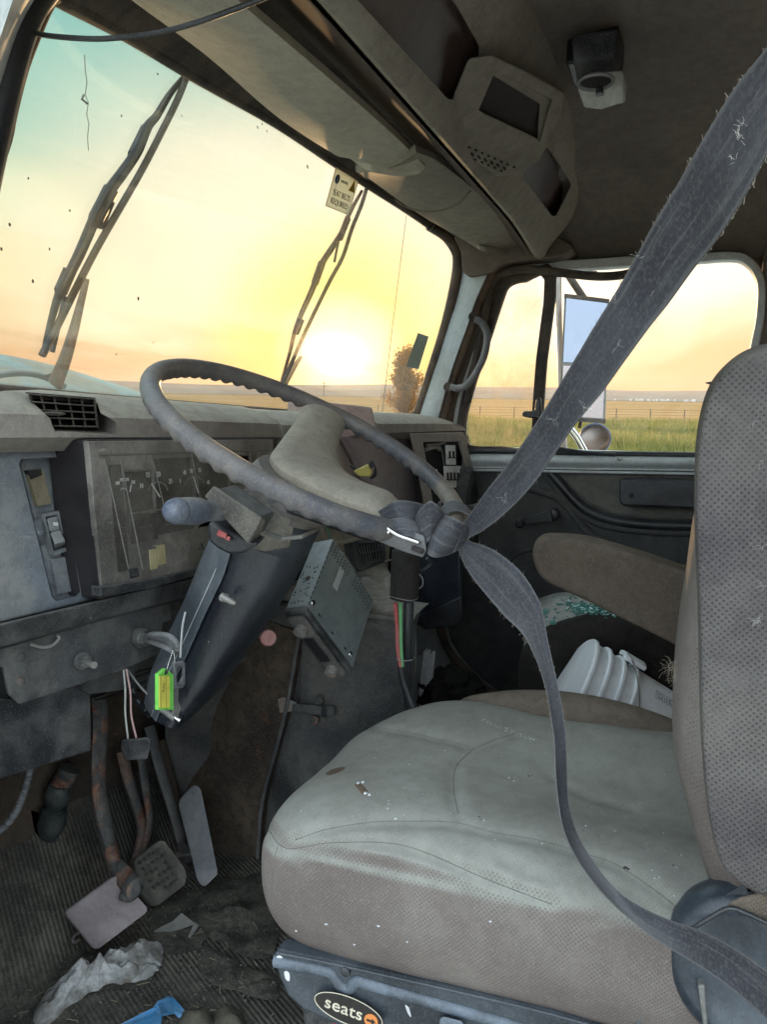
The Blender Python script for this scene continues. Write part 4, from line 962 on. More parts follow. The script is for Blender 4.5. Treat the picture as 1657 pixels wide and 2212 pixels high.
# bead chain and green tag
ch = [q(x, y, Y=yy) for x, y, yy in ((373, 1402, 0.684), (371, 1412, 0.676), (367, 1424, 0.670), (363, 1436, 0.664), (361, 1444, 0.660))]
b = MB()
for i, p in enumerate(smooth(ch, 3)): b.ball(p, .0014, nu=8, nv=6)
tgk = thing('key_tag', q(357, 1480, Y=0.6600), 'bright green and yellow plastic key tag hanging on a bead chain', 'key tag')
b.build('bead_chain', M_chrome, tgk)
MB().tube(smooth([q(x, y, Y=0.6800) for x, y in ((372, 1400), (376, 1415), (378, 1432), (384, 1440))], 5), .0009, 6).build('key_ring', M_chrome, tgk)
M_grn = mat('green_plastic', (.20, .62, .10), .3, .05, 6, bump=.02, spec=.5)
tgo_ = MB().prism(qs([(341, 1457), (357, 1444), (375, 1457), (375, 1534), (341, 1534)], Y=0.6560), (0, .006, 0)).build('tag_body', M_grn, tgk, bevel=.001)
MB().prism(qs([(344, 1460), (366, 1460), (366, 1529), (344, 1529)], Y=0.6540), (0, .0012, 0)).build('tag_label', mat('yellow_paper', (.66, .62, .10), .6, .1), tgo_, smooth=0)
MB().tube(qs([(347, 1530), (347, 1462)], Y=0.6530), .0003, 4).tube(qs([(358.5, 1530), (358.5, 1462)], Y=0.6530), .0003, 4).build('label_lines', mat('brown_ink', (.25, .16, .05), .7), tgo_)
b = MB()
MB_ = q(353, 1495, Y=0.6530)
text('FULL', .0062, bpy.data.materials['brown_ink'], tgo_, q(353, 1485, Y=0.6524), q(353, 1460, Y=0.6524)-q(353, 1530, Y=0.6524), V(-1, 0, 0), depth=.0004, name='tag_writing')
MB().tube([q(357, 1452, Y=0.6550), q(357, 1452, Y=0.6720)], .0035, 12).build('tag_eyelet', M_dark, tgo_)
# ------------------------------------------------------------------ steering wheel
WC = V(.9137, .4775, .9568); WR = .2256; tw, pw_ = math.radians(27.8), math.radians(-3)
Wa = V(math.cos(pw_), math.sin(pw_), 0); Wb = V(-math.sin(pw_)*math.cos(tw), math.cos(pw_)*math.cos(tw), math.sin(tw)); Wn = Wa.cross(Wb)
def wq(x, y, w=0.0):
    return qp(x, y, Wn, Wn.dot(WC+Wn*w))
colm = thing('steering_column', V(.93, .72, .45), 'black steering column with its large dusty steering wheel, stalk switch and bellows box', 'steering column')
M_rim = mat('rim_rubber', (.060, .066, .082), .42, .2, 5, dust=(.26, .215, .16), damt=.55, ds=4, up=.10, bump=.12, bs=160, specks=.5)
b = MB(); vs = []; fs = []; NT, NP = 700, 16
for i in range(NT):
    th = 2*PI*i/NT; rad = Wa*math.cos(th)+Wb*math.sin(th); c = WC+rad*WR
    for j in range(NP):
        f = 2*PI*j/NP; r = .0133
        inn = max(0, math.cos(f+PI*.5))**2.5
        grip = min(1, max(0, (abs(math.sin(th*1.0+.9))-.12)*4))
        r += .0024*inn*math.cos(th*64)*grip
        vs.append(c + rad*(math.cos(f)*r*.95) + Wn*(math.sin(f)*r))
for i in range(NT):
    i2 = (i+1) % NT
    for j in range(NP):
        j2 = (j+1) % NP; fs.append((i*NP+j, i2*NP+j, i2*NP+j2, i*NP+j2))
b.add(vs, fs); wheel = b.build('steering_wheel', M_rim, colm, smooth=80, label='large finger-grip steering wheel rim with a broad tan hub pad')
M_hub = mat('hub_plastic', (.23, .205, .165), .68, .15, 4, dust=(.37, .34, .26), damt=.5, ds=6, up=.15, bump=.1, bs=280, specks=.4)
pr = [((650, 871), (753, 911), .004), ((636, 902), (744, 935), -.008), ((616, 930), (737, 966), -.018), ((593, 960), (738, 986), -.026), ((582, 976), (745, 1005), -.030), ((591, 994), (757, 1022), -.031), ((612, 1011), (774, 1037), -.030), ((658, 1035), (797, 1050), -.026), ((700, 1056), (812, 1057), -.021), ((750, 1077), (832, 1063), -.014), ((800, 1092), (850, 1072), -.004), ((850, 1110), (880, 1092), .0)]
pr = [(V(a[0], a[1], w), V(c[0], c[1], w)) for a, c, w in pr]
A_ = smooth([p[0] for p in pr], 4); B_ = smooth([p[1] for p in pr], 4)
rings = []
for i, (a, c) in enumerate(zip(A_, B_)):
    pa, pb = wq(a.x, a.y, a.z), wq(c.x, c.y, c.z); w_ = (pb-pa).length; f = i/(len(A_)-1)
    top = []
    for k in range(9):
        t_ = k/8; h = (1-abs(2*t_-1)**3.2)*.016*(1 if f < .9 else (1-f)/.1*.7+.3)
        top.append(lerp(pa, pb, t_)+Wn*(h-.004))
    bot = [lerp(pb, pa, k/4)-Wn*(.022 if f > .08 else .012)+(lerp(pa, pb, .5)-lerp(pb, pa, k/4))*.12 for k in range(5)]
    rings.append(top+bot)
hub = MB().loft(rings).build('hub_pad', M_hub, wheel, smooth=50, sub=1)
hb = bvh(hub)
b = MB()
P = [hit(hb, x, y, .0003) for x, y in smooth([V(650, 1000, 0), V(668, 1012, 0), V(700, 1024, 0), V(735, 1036, 0), V(762, 1043, 0)], 3) and [(640, 985), (646, 1000), (668, 1012), (700, 1024), (735, 1036), (760, 1042)]]
P = [p for p in P if p]
if len(P) > 2: b.tube(smooth(P, 3), .0008, 5).build('hub_groove', M_rub, wheel)
hc = WC - Wn*.05
MB().lathe(WC-Wn*.046+Wb*-.008-Wa*.01, -Wn, [(0, .060), (.012, .066), (.03, .068), (.040, .062), (.05, .060)], 40).build('hub_collar', M_rim, wheel, smooth=40)
MB().tube([lerp(a, c, .5)-Wn*.035 for a, c in [(wq(650, 1040, -.03), wq(650, 1040, -.03)), (wq(840, 1105, -.008), wq(840, 1105, -.008))]], .012, 8).build('spoke', M_black, wheel)

# ------------------------------------------------------------------ steering column with shroud and stalk
SEC = [((478, 1126), (508, 1136), (694, 1124)), ((440, 1215), (482, 1235), (646, 1236)), ((405, 1300), (440, 1325), (588, 1330)), ((365, 1385), (400, 1415), (530, 1415)), ((328, 1465), (362, 1492), (470, 1494)), ((314, 1530), (334, 1556), (412, 1546))]
rings = []; strip = []
for i, (o, l, r) in enumerate(SEC):
    O, Lp, R_ = q(*o, .93), q(*l, .865), q(*r, .945)
    arc = []
    for k in range(9):
        t_ = k/8; arc.append(lerp(Lp, R_, t_)+V(-.030*math.sin(PI*t_), -.030*math.sin(PI*t_), 0))
    bk = V(.05, .07, .01)
    rings.append([O+V(.02, .02, 0)] + [lerp(O, Lp, .97)] + arc + [R_+bk])
M_shr = mat('shroud_black', (.007, .009, .014), .30, .4, 4, dust=(.075, .085, .10), damt=.35, ds=5, bump=.06, bs=120, specks=.6, scr=.15, spec=.6)
def rs(rings, n): 
    m = len(rings[0]); cols = [smooth([r[j] for r in rings], n) for j in range(m)]
    return [[cols[j][i] for j in range(m)] for i in range(len(cols[0]))]
MB().loft(rs(rings, 4)).build('shroud', M_shr, colm, smooth=45)
sr = []
for i, (o, l, r) in enumerate(SEC):
    if i > 0 or True:
        O, Lp = q(*o, .925), q(*l, .862); sr.append([O, Lp+V(-.001, -.001, 0), Lp+V(.012, .012, 0), O+V(.02, .02, 0)])
MB().loft(rs(sr, 4)).build('shroud_flange', mat('flange_grey', (.07, .085, .10), .55, .3, 5, dust=(.24, .26, .28), damt=.6, ds=6, bump=.2, specks=.8), colm)
M_bead = mat('pale_bead', (.42, .44, .43), .6, .2)
MB().tube([p+V(-.002, -.003, 0) for p in smooth([lerp(q(*o, .925), q(*l, .862), .62) for o, l, r in SEC[1:]], 4)], .0012, 6).build('flange_bead', M_bead, colm)
MB().tube([p+V(-.002, -.003, 0) for p in smooth([lerp(q(*o, .925), q(*l, .862), .99) for o, l, r in SEC[0:]], 4)], .0010, 6).build('flange_bead', bpy.data.materials['flange_grey'], colm)
MB().tube(smooth(qs([(400, 1322), (394, 1350), (391, 1385), (389, 1420)], .855), 4), .0016, 6).build('white_wire', M_bead, colm)
tb = MB().ball(q(484, 1291, .845), (.010, .006, .006)); tb.tube(qs([(478, 1287), (500, 1300), (509, 1304)], .84), lambda t_: .0055-.003*t_, 8)
tb.build('broken_tab', M_steel, colm)
# collar cap at the top of the shroud
MB().tube([q(x, y, X) for x, y, X in ((575, 1150, .84), (610, 1163, .83), (650, 1160, .85), (682, 1145, .90), (694, 1125, .93))], .003, 8).build('shroud_lip', M_steel, colm)
MB().lathe(WC-Wn*.088-Wb*.004, -Wn, [(0, .050), (.008, .056), (.02, .058), (.062, .058), (.066, .055)], 36).build('upper_bowl', M_shr, colm, smooth=40)
# switch housing
M_hsg = mat('housing_grey', (.075, .07, .062), .65, .2, 8, dust=(.30, .275, .22), damt=.5, ds=10, up=.35, bump=.2, bs=160, specks=.5)
tp = [(470, 1056), (544, 1055), (636, 1108), (640, 1120), (580, 1130), (548, 1118)]
MB().hexa([q(x, y, .80+.06*(x-470)/170) for x, y in tp], [q(x, y, .80+.06*(x-470)/170)+V(.02, .02, -.045) for x, y in tp]).build('switch_housing', M_hsg, colm, bevel=.003)
MB().prism([q(x, y, .813) for x, y in [(507, 1078), (535, 1077), (572, 1093), (546, 1098)]], (.0, .0, -.001)).build('housing_lid', M_hsg, colm)
# ribbed bellows
for i in range(6):
    k = i/5; dx, dy = 17*i*.62, 12*i*.75
    P = [(458-20+dx*1.3+2, 1074+dy*.55), (462+dx*1.3, 1050+dy*.62), (556+dx*.50, 1120+dy*.60), (530+dx*.55, 1172-dy*.15)]
    P = [(440+i*5.5, 1072+i*3), (460+i*4.5, 1050+i*2.2), (566+i*1.5, 1120+i*1), (535+i*4, 1176-i*2.2)]
    sc_ = 1.0-.012*i
    A0 = [q(x, y, .752+.009*i) for x, y in P]; 
    ce = sum(A0, V(0, 0, 0))/4
    A0 = [ce+(p-ce)*(1.0 if i % 1 == 0 else .9) for p in A0]
    MB().hexa(A0, [p+V(.006, .001, 0) for p in A0]).build('bellows_rib', M_hsg, colm, bevel=.0022)
A0 = [q(x, y, .758) for x, y in [(446, 1075), (464, 1056), (556, 1120), (530, 1166)]]
MB().hexa(A0, [p+V(.06, .01, 0) for p in A0]).build('bellows_core', M_blackd, colm, bevel=.003)
# stalk
M_stk = mat('stalk_grey', (.085, .10, .135), .5, .2, 5, dust=(.33, .33, .31), damt=.5, ds=14, up=.3, bump=.15, bs=200, specks=.8)
t0, t1 = q(372, 1104, .665), q(482, 1104, .775); ax_ = (t1-t0); Ls = ax_.length
stk = MB().lathe(t0-ax_.normalized()*.008, ax_, [(0, .001), (.001, .0055), (.004, .0095), (.009, .0125), (.0155, .0142), (.022, .0147), (.0225, .0152), (Ls*.40, .0160), (Ls*.56, .0158), (Ls*.60, .0146), (Ls*.72, .0128), (Ls*.95, .0118), (Ls*1.15, .0118)], 32).build('turn_signal_stalk', M_stk, colm, smooth=35)
MB().tube([t0+ax_.normalized()*(.0140), t0+ax_.normalized()*(.0146)], .01485, 32).build('stalk_ring', M_rub, stk)
hb_ = [(449, 1128), (449, 1168), (470, 1186), (494, 1198), (525, 1196), (560, 1175), (520, 1160), (470, 1135)]
MB().hexa([q(x, y, .765) for x, y in hb_], [q(x, y, .765)+V(.05, .02, 0) for x, y in hb_]).build('lower_switch_body', M_black, colm, bevel=.004)
MB().hexa(qs([(472, 1143), (491, 1153), (487, 1165), (467, 1156)], .757), qs([(472, 1143), (491, 1153), (487, 1165), (467, 1156)], .775)).build('hazard_switch', mat('red_plastic', (.38, .045, .05), .5, .15, dust=(.35, .2, .18), damt=.3), colm, bevel=.0015)
MB().hexa(qs([(491, 1158), (497, 1160), (495, 1168), (487, 1166)], .757), qs([(491, 1158), (497, 1160), (495, 1168), (487, 1166)], .775)).build('hazard_switch_end', bpy.data.materials['red_plastic'], colm)
cap_ = MB().lathe(t0-ax_.normalized()*.0088, ax_, [(0, .001), (.001, .0060), (.004, .0102), (.009, .0133), (.0155, .0150), (.021, .0154), (.0222, .0146)], 32).build('stalk_cap', mat('cap_blue', (.045, .058, .095), .4, .3, 9, dust=(.22, .23, .24), damt=.5, ds=22, specks=1.0), stk)
# tall bracket foot of the column
MB().hexa([q(335, 1545, .95), q(388, 1560, .95), q(382, 1572, .95), q(330, 1552, .95)], [q(335, 1530, 1.0), q(388, 1545, 1.0), q(382, 1560, 1.0), q(330, 1542, 1.0)]).build('column_foot', M_metal, colm)

# ------------------------------------------------------------------ pedals
def pedal_arm(pts, w, m, par, name='arm', up=None, rx=1.5): return MB().tube(smooth([q(x, y, X) for x, y, X in pts], 5), w, 10, rx=rx, up=up or V(0, 1, .3)).build(name, m, par)
clutch = thing('clutch_pedal', q(230, 2000, 1.0), 'flat dusty mauve clutch pedal plate on a rusty bent arm', 'pedal')
pedal_arm([(212, 1500, 1.06), (216, 1560, 1.06), (212, 1640, 1.05), (214, 1720, 1.03), (230, 1800, 1.01), (246, 1860, .99), (268, 1895, .97), (290, 1918, .95)], .0125, M_rust, clutch)
MB().tube(smooth([q(x, y, X) for x, y, X in ((262, 1890, .985), (288, 1900, .965), (296, 1920, .955), (280, 1938, .95), (262, 1934, .95))], 5), .0085, 10).build('plate_bracket', M_rust, clutch)
M_clp = mat('worn_mauve_steel', (.255, .215, .215), .6, .2, 9, dust=(.36, .33, .33), damt=.5, ds=12, bump=.2, bs=120, specks=.9, rust=.12)
co = [(143, 1972), (146, 1966), (244, 1895), (254, 1893), (264, 1898), (318, 1960), (318, 1968), (314, 1974), (216, 2048), (208, 2051), (200, 2047), (146, 1980)]
cb = [q(x, y, .93+.05*(x-143)/175-.02*(y-1893)/158) for x, y in co]
MB().hexa(cb, [p+V(.003, .009, -.004) for p in cb]).build('pedal_plate', M_clp, clutch, bevel=.002)
MB().tube(smooth([q(x, y, .95) for x, y in ((176, 2012), (164, 2018), (156, 2028), (160, 2036), (170, 2030))], 5), .0028, 8).build('return_spring_hook', M_steel, clutch)
brake = thing('brake_pedal', q(345, 1950, 1.1), 'dirt-caked square brake pedal with a gridded rubber pad', 'pedal')
pedal_arm([(262, 1620, 1.20), (275, 1680, 1.20), (300, 1760, 1.18), (305, 1810, 1.16), (290, 1870, 1.13), (290, 1900, 1.12)], .010, M_rust, brake)
pedal_arm([(300, 1600, 1.22), (312, 1690, 1.21), (322, 1760, 1.19), (318, 1800, 1.17), (305, 1840, 1.15)], .0075, M_rust, brake)
bo_ = [(288, 1862), (300, 1850), (345, 1815), (356, 1816), (398, 1872), (405, 1892), (400, 1912), (345, 1955), (330, 1958), (300, 1925)]
bb = [q(x, y, 1.07+.05*(x-288)/117) for x, y in bo_]
M_pad = mat('caked_rubber', (.10, .095, .085), .9, .35, 12, dust=(.21, .195, .16), damt=.8, ds=14, bump=.8, bs=80, specks=.9)
MB().hexa(bb, [p+V(.008, .016, -.010) for p in bb]).build('pedal_plate', M_pad, brake, bevel=.003)
b = MB()
for i in range(5):
    for j in range(6):
        if (i*7+j*3) % 11 == 5 or (i < 2 and j > 4): continue
        u, v = (i+.5)/5, (j+.5)/6
        x = 296+(352-296)*v*0 + (1-v)*(296+u*52) + v*(338+u*58) - 0; y = (1-v)*(1862-u*36) + v*(1945-u*42)
        xx = (296+52*u)+(44)*v; yy = (1860-34*u)+(82)*v
        s_ = 4.6
        p = [q(xx+dx_*s_, yy+dy_*s_, 1.062+.05*(xx-288)/117) for dx_, dy_ in ((-.9, .1), (.1, -.9), (.95, .15), (.05, .95))]
        b.hexa(p, [a+V(.006, .014, -.006) for a in p])
b.build('pad_studs', M_pad, brake, bevel=.001)
gas = thing('accelerator_pedal', q(430, 1900, 1.2), 'long narrow grey accelerator pedal standing upright beside the tunnel', 'pedal')
go_ = [(389, 1744), (392, 1730), (418, 1702), (428, 1699), (435, 1708), (470, 1880), (470, 1890), (446, 1914), (438, 1916), (430, 1908)]
gb = [q(x, y, 1.22-.07*(y-1700)/216) for x, y in go_]
M_gas = mat('gas_steel', (.21, .22, .23), .55, .25, 8, dust=(.33, .32, .31), damt=.6, ds=9, bump=.25, bs=120, specks=.8, rust=.15)
MB().hexa(gb, [p+V(.006, .010, .0) for p in gb]).build('pedal_plate', M_gas, gas, bevel=.0025)
MB().hexa([q(x, y, 1.215) for x, y in ((380, 1826), (398, 1818), (418, 1846), (414, 1862), (400, 1866))], [q(x, y, 1.235) for x, y in ((380, 1826), (398, 1818), (418, 1846), (414, 1862), (400, 1866))]).build('pivot_block', M_metal, gas, bevel=.003)
MB().tube([q(382, 1846, 1.22), q(424, 1842, 1.22)], .006, 10).build('pivot_pin', M_steel, gas)
pedal_arm([(322, 1570, 1.30), (345, 1660, 1.28), (370, 1740, 1.26), (392, 1820, 1.24)], .009, M_metal, gas, rx=2.0)
pedal_arm([(345, 1600, 1.34), (372, 1700, 1.32), (398, 1790, 1.29), (420, 1850, 1.26)], .008, M_carp, gas, 'linkage_bar', rx=2.4)
# steering shaft and its joint in the footwell
sh = thing('steering_shaft', q(100, 1850, 1.05), 'dark universal joint and shaft in the left of the footwell', 'steering shaft')
MB().tube([q(150, 1660, 1.08), q(120, 1720, 1.06)], .022, 14).build('upper_yoke', M_rust, sh)
MB().lathe(q(128, 1695, 1.06), q(88, 1880, 1.04)-q(128, 1695, 1.06), [(0, .020), (.02, .026), (.035, .024), (.05, .017), (.055, .024), (.085, .028), (.105, .022), (.12, .014), (.17, .011)], 20).build('universal_joint', mat('greasy_steel', (.035, .045, .045), .55, .5, 9, dust=(.15, .16, .15), damt=.6, ds=12, bump=.4, bs=60), sh)
MB().prism([q(x, y, 1.03) for x, y in [(56, 1758), (82, 1752), (92, 1800), (88, 1850), (60, 1856), (52, 1830)]], (.0, .02, 0)).build('yoke_plate', M_metal, sh, bevel=.003)
MB().hexa([q(48, 1855, 1.04), q(82, 1842, 1.04), q(104, 1905, 1.04), q(96, 1914, 1.04)], [q(48, 1855, 1.07), q(82, 1842, 1.07), q(104, 1905, 1.07), q(96, 1914, 1.07)]).build('floor_bracket', M_metal, sh, bevel=.002)
# hose
b = MB(); hp = smooth([q(x, y, X) for x, y, X in ((70, 1525, .92), (76, 1560, .92), (72, 1610, .92), (62, 1670, .91), (44, 1730, .90), (18, 1775, .89), (-30, 1820, .88))], 24)
rr = lambda t_: .0062 + .0013*math.sin(t_*2*PI*62)
b.tube(hp, rr, 12).build('corrugated_hose', mat('hose_grey', (.20, .21, .22), .55, .2, dust=(.33, .33, .31), damt=.5, ds=12, bump=.1), label='grey corrugated hose curling down at the left of the footwell', cat='hose')
# hanging connector under the column
hcn = thing('wiring_connector', q(295, 1625, .90), 'black multi-pin plug hanging on two striped wires under the dash', 'connector')
MB().hexa(qs([(262, 1598), (320, 1592), (326, 1606), (318, 1640), (270, 1642), (260, 1616)], .90), qs([(262, 1598), (320, 1592), (326, 1606), (318, 1640), (270, 1642), (260, 1616)], .925)).build('plug_body', M_blackd, hcn, bevel=.003)
for pts, cc, nm in (([(266, 1445), (270, 1490), (270, 1540), (276, 1596)], (.5, .5, .47), 'pale_wire'), ([(272, 1445), (281, 1495), (283, 1545), (294, 1594)], (.55, .36, .34), 'pink_wire')):
    MB().tube(smooth(qs(pts, .91), 6), .0016, 8).build('wire', mat(nm, cc, .6, .1), hcn, label=('pale wire of the hanging plug' if nm == 'pale_wire' else 'pink striped wire of the hanging plug'))
b = MB().tube(smooth(qs([(275, 1446), (300, 1480), (330, 1512), (352, 1538)], .93), 5), .002, 8)
b.build('wire', M_steel, hcn)
MB().tube(smooth(qs([(285, 1465), (290, 1500), (310, 1530), (326, 1545)], .98), 16), lambda t_: .006+.0012*math.sin(t_*2*PI*22), 10).build('ribbed_conduit', M_black, label='black ribbed conduit behind the hanging plug wires', cat='conduit')
cn2 = thing('bullet_connector', q(372, 1550, .88), 'small grey bullet connector lying across the foot of the column', 'connector')
MB().tube(qs([(345, 1528), (362, 1540), (378, 1552)], .86), .0055, 10).build('sleeve', M_steel, cn2)
MB().tube(qs([(378, 1550), (390, 1558)], .86), .0045, 10).build('tip', M_chrome, cn2)
b = MB()
for pts in ([(196, 1505), (225, 1490), (262, 1468), (300, 1450), (340, 1440)], [(200, 1500), (240, 1475), (300, 1460), (330, 1448)], [(205, 1512), (250, 1500), (330, 1462), (350, 1430)], [(230, 1485), (300, 1492), (320, 1500)]):
    b.tube(smooth(qs(pts, 1.0), 5), .002, 6)
b.build('wiring_harness', M_black, label='tangle of dark wires behind the ignition bracket', cat='wires')
# pull knob
kn = thing('pull_knob', q(580, 1378, 1.25), 'faded pink round pull knob low beside the column', 'knob')
MB().lathe(q(580, 1378, 1.10), q(580, 1378, 1.3)-q(580, 1378, 1.10)+V(.0, .05, 0), [(0, .004), (.0005, .013), (.003, .0148), (.007, .0148), (.010, .010)], 28).build('knob_head', mat('pink_plastic', (.50, .20, .19), .6, .12, 9, dust=(.5, .38, .34), damt=.6, ds=15), kn)
MB().tube([q(572, 1378, 1.11), q(560, 1372, 1.25)], .006, 12).build('knob_shaft', mat('brass', (.35, .25, .08), .4, .2, metal=.7), kn)
# ------------------------------------------------------------------ engine tunnel
tun = thing('engine_cover', V(1.5, .7, .0), 'dark dusty engine cover between the seats with a strap latch', 'engine cover')
P0 = [(-.5, 1.36), (.30, 1.345), (.50, 1.335), (.66, 1.335), (.725, 1.335)]
def tf(u, v):
    y = .485 + u*.245
    x = 1.335 + .002*math.sin(u*9)
    zt = .60 if y < .5 else .60+.05*(y-.5)
    lean = .012
    if v < .8: return V(x + lean*v*2, y, .0 + v/.8*(zt-.05))
    a = (v-.8)/.2*PI/2; return V(x+.02+.05*(1-math.cos(a)), y, zt-.05+.05*math.sin(a)) if v < 1 else V(1.44, y, zt)
MB().grid(tf, 30, 20, (.03, 0, 0)).build('tunnel_side', M_tun, tun)
MB().hexa([V(1.37, .487, .585), V(1.37, 1.10, .60), V(1.80, 1.10, .60), V(1.80, .72, .585)], [V(1.37, .487, .612), V(1.37, 1.10, .63), V(1.80, 1.10, .63), V(1.80, .72, .612)]).build('tunnel_top', mat('tunnel_top', (.06, .06, .06), .8, .4, 3, dust=(.36, .33, .28), damt=.8, ds=4, up=.2, bump=.2, bs=60), tun, bevel=.012)
MB().hexa([V(1.36, .49, .0), V(1.36, 1.10, .0), V(1.80, 1.10, .0), V(1.80, .72, .0)], [V(1.36, .49, .584), V(1.36, 1.10, .584), V(1.80, 1.10, .584), V(1.80, .72, .584)]).build('tunnel_far_side', M_tun, tun)
# brown bulkhead ahead of the crease
cr = [q(648, 1370, 1.335), q(640, 1400, 1.33), q(630, 1460, 1.33), (q(616, 1535, 1.33)), q(600, 1600, 1.33), q(566, 1728, 1.33), q(556, 1850, 1.335)]
fr2 = [q(430, 1250, 1.50), q(420, 1330, 1.48), q(415, 1420, 1.46), q(410, 1500, 1.45), q(405, 1600, 1.44), q(400, 1730, 1.42), q(395, 1880, 1.40)]
fr2 = [V(p.x, 1.12+.01*i, p.z) for i, p in enumerate(fr2)]
cr2, f22 = smooth(cr, 4), smooth(fr2, 4)
def bh(u, v):
    k = u*(len(cr2)-1); i = min(int(k), len(cr2)-2); f = k-i
    p = lerp(lerp(cr2[i], cr2[i+1], f), lerp(f22[i], f22[i+1], f), v)
    nz = noise.noise(V(p.y*9, p.z*9, 1.3))
    return p + V(-.03*math.sin(PI*v)+.012*nz, .0, 0)
MB().grid(bh, 30, 26, (.03, 0, 0)).build('bulkhead_carpet', mat('brown_carpet', (.050, .040, .032), .95, .5, 4, dust=(.14, .105, .07), damt=.6, ds=4, bump=.9, bs=90, rust=.10, grime=.6), tun)
MB().tube([p+V(-.006, -.004, 0) for p in cr2], .0045, 8).build('cover_edge', M_metal, tun)
MB().hexa(qs([(600, 1510), (612, 1505), (640, 1518), (640, 1536), (604, 1540)], 1.325), qs([(600, 1510), (612, 1505), (640, 1518), (640, 1536), (604, 1540)], 1.335)).build('latch_plate', M_steel, tun, bevel=.001)
st_ = MB().hexa(qs([(632, 1520), (720, 1527), (724, 1532), (722, 1545), (712, 1549), (630, 1536)], 1.322), qs([(632, 1520), (720, 1527), (724, 1532), (722, 1545), (712, 1549), (630, 1536)], 1.332)).build('latch_strap', M_blackd, tun, bevel=.002)
MB().hexa(qs([(694, 1524), (704, 1524), (706, 1550), (694, 1549)], 1.318), qs([(694, 1524), (704, 1524), (706, 1550), (694, 1549)], 1.326)).build('strap_buckle', M_black, st_, bevel=.001)
for x, y in ((689, 1513), (679, 1555)): MB().lathe(q(x, y, 1.335), (-1, 0, 0), [(0, .010), (.003, .009), (.003, .005), (.006, .004)], 14).build('bolt', M_rust, tun)
# junk behind the steering wheel: tan bracketry and centre vent
M_tanm = mat('tan_metal', (.26, .22, .17), .75, .25, 7, dust=(.36, .32, .25), damt=.6, ds=9, bump=.2, rust=.15, scr=.4)
cen = MB().prism(qs([(690, 1122), (730, 1125), (800, 1120), (842, 1118), (846, 1165), (838, 1235), (780, 1258), (760, 1240), (735, 1195), (700, 1160)], Y=.74), (0, .05, 0)).build('heater_panel', M_tanm, dash, bevel=.003, label='tan heater panel with a dark louvred outlet')
MB().tube(smooth(qs([(715, 1176), (760, 1166), (800, 1157), (838, 1150)], Y=.72), 4), .006, 10).build('panel_rail', M_tanm, cen)
MB().hexa(qs([(718, 1120), (748, 1117), (752, 1132), (722, 1142)], Y=.71), qs([(718, 1120), (748, 1117), (752, 1132), (722, 1142)], Y=.73)).build('bracket', M_tanm, cen, bevel=.001)
MB().ring(qs([(762, 1172), (770, 1167), (826, 1164), (832, 1170), (836, 1214), (780, 1236), (772, 1230)], Y=.715), qs([(771, 1178), (774, 1175), (821, 1172), (824, 1176), (827, 1208), (784, 1225), (780, 1220)], Y=.715), (0, .03, 0)).build('outlet_frame', M_blackd, cen, bevel=.002)
MB().prism(qs([(766, 1170), (830, 1168), (832, 1212), (778, 1232)], Y=.735), (0, .004, 0)).build('outlet_back', M_dark, cen, smooth=0)
b = MB()
for k in range(9):
    f = k/8; b.tube(qs([(774+48*f, 1177-4*f), (783+43*f, 1223-15*f)], Y=.722), .0013, 5)
b.build('outlet_louvres', M_steel, cen)
b = MB()
for y0 in (1196,): b.tube(qs([(778, y0), (826, y0-8)], Y=.720), .0018, 6)
b.build('louvre_link', M_blackd, cen)
MB().tube(qs([(738, 1140), (744, 1165)], Y=.71), .003, 8).build('hook', M_steel, cen)
MB().tube(qs([(832, 1213), (856, 1206)], Y=.68), .0025, 8).build('control_lever', M_steel, cen)
MB().tube(smooth(qs([(702, 1115), (706, 1135), (710, 1150), (716, 1170)], Y=.66), 4), .0028, 8).build('green_wire', mat('green_wire', (.10, .20, .14), .6), cen)
MB().hexa(qs([(715, 1108), (735, 1118), (738, 1124), (716, 1117)], Y=.68), qs([(715, 1108), (735, 1118), (738, 1124), (716, 1117)], Y=.70)).build('chrome_strip', M_chrome, cen)
# black box under the passenger side of the dash
gbx = thing('heater_box', q(945, 1330, 1.9), 'glossy black heater box under the passenger side of the dash', 'heater box')
MB().hexa(qs([(860, 1180), (998, 1178), (999, 1330), (985, 1352), (930, 1358), (906, 1352), (860, 1330)], 1.86), qs([(860, 1180), (998, 1178), (999, 1330), (985, 1352), (930, 1358), (906, 1352), (860, 1330)], 2.10)).build('box_body', mat('box_black', (.010, .013, .020), .42, .4, 5, dust=(.06, .07, .09), damt=.5, ds=7, bump=.1, specks=.5), gbx, bevel=.01)
MB().hexa(qs([(906, 1330), (997, 1288), (999, 1330), (985, 1352), (915, 1360)], 1.845), qs([(906, 1330), (997, 1288), (999, 1330), (985, 1352), (915, 1360)], 1.87)).build('box_flange', M_black, gbx, bevel=.004)
MB().prism([q(x, y, Y=.80) for x, y in [(560, 1080), (1010, 1100), (1010, 1200), (960, 1290), (860, 1330), (700, 1300), (560, 1330)]], (0, .02, 0)).build('under_dash_back', M_dark, dash)
MB().lathe(q(800, 1262, 1.6), (-1, -.2, .3), [(0, .02), (.02, .022), (.03, .016), (.06, .014)], 16).build('heater_valve', M_steel, cen)
MB().tube(smooth(qs([(790, 1275), (806, 1280), (830, 1290), (850, 1320)], 1.55), 4), .012, 10).build('heater_hose', M_rub, cen)

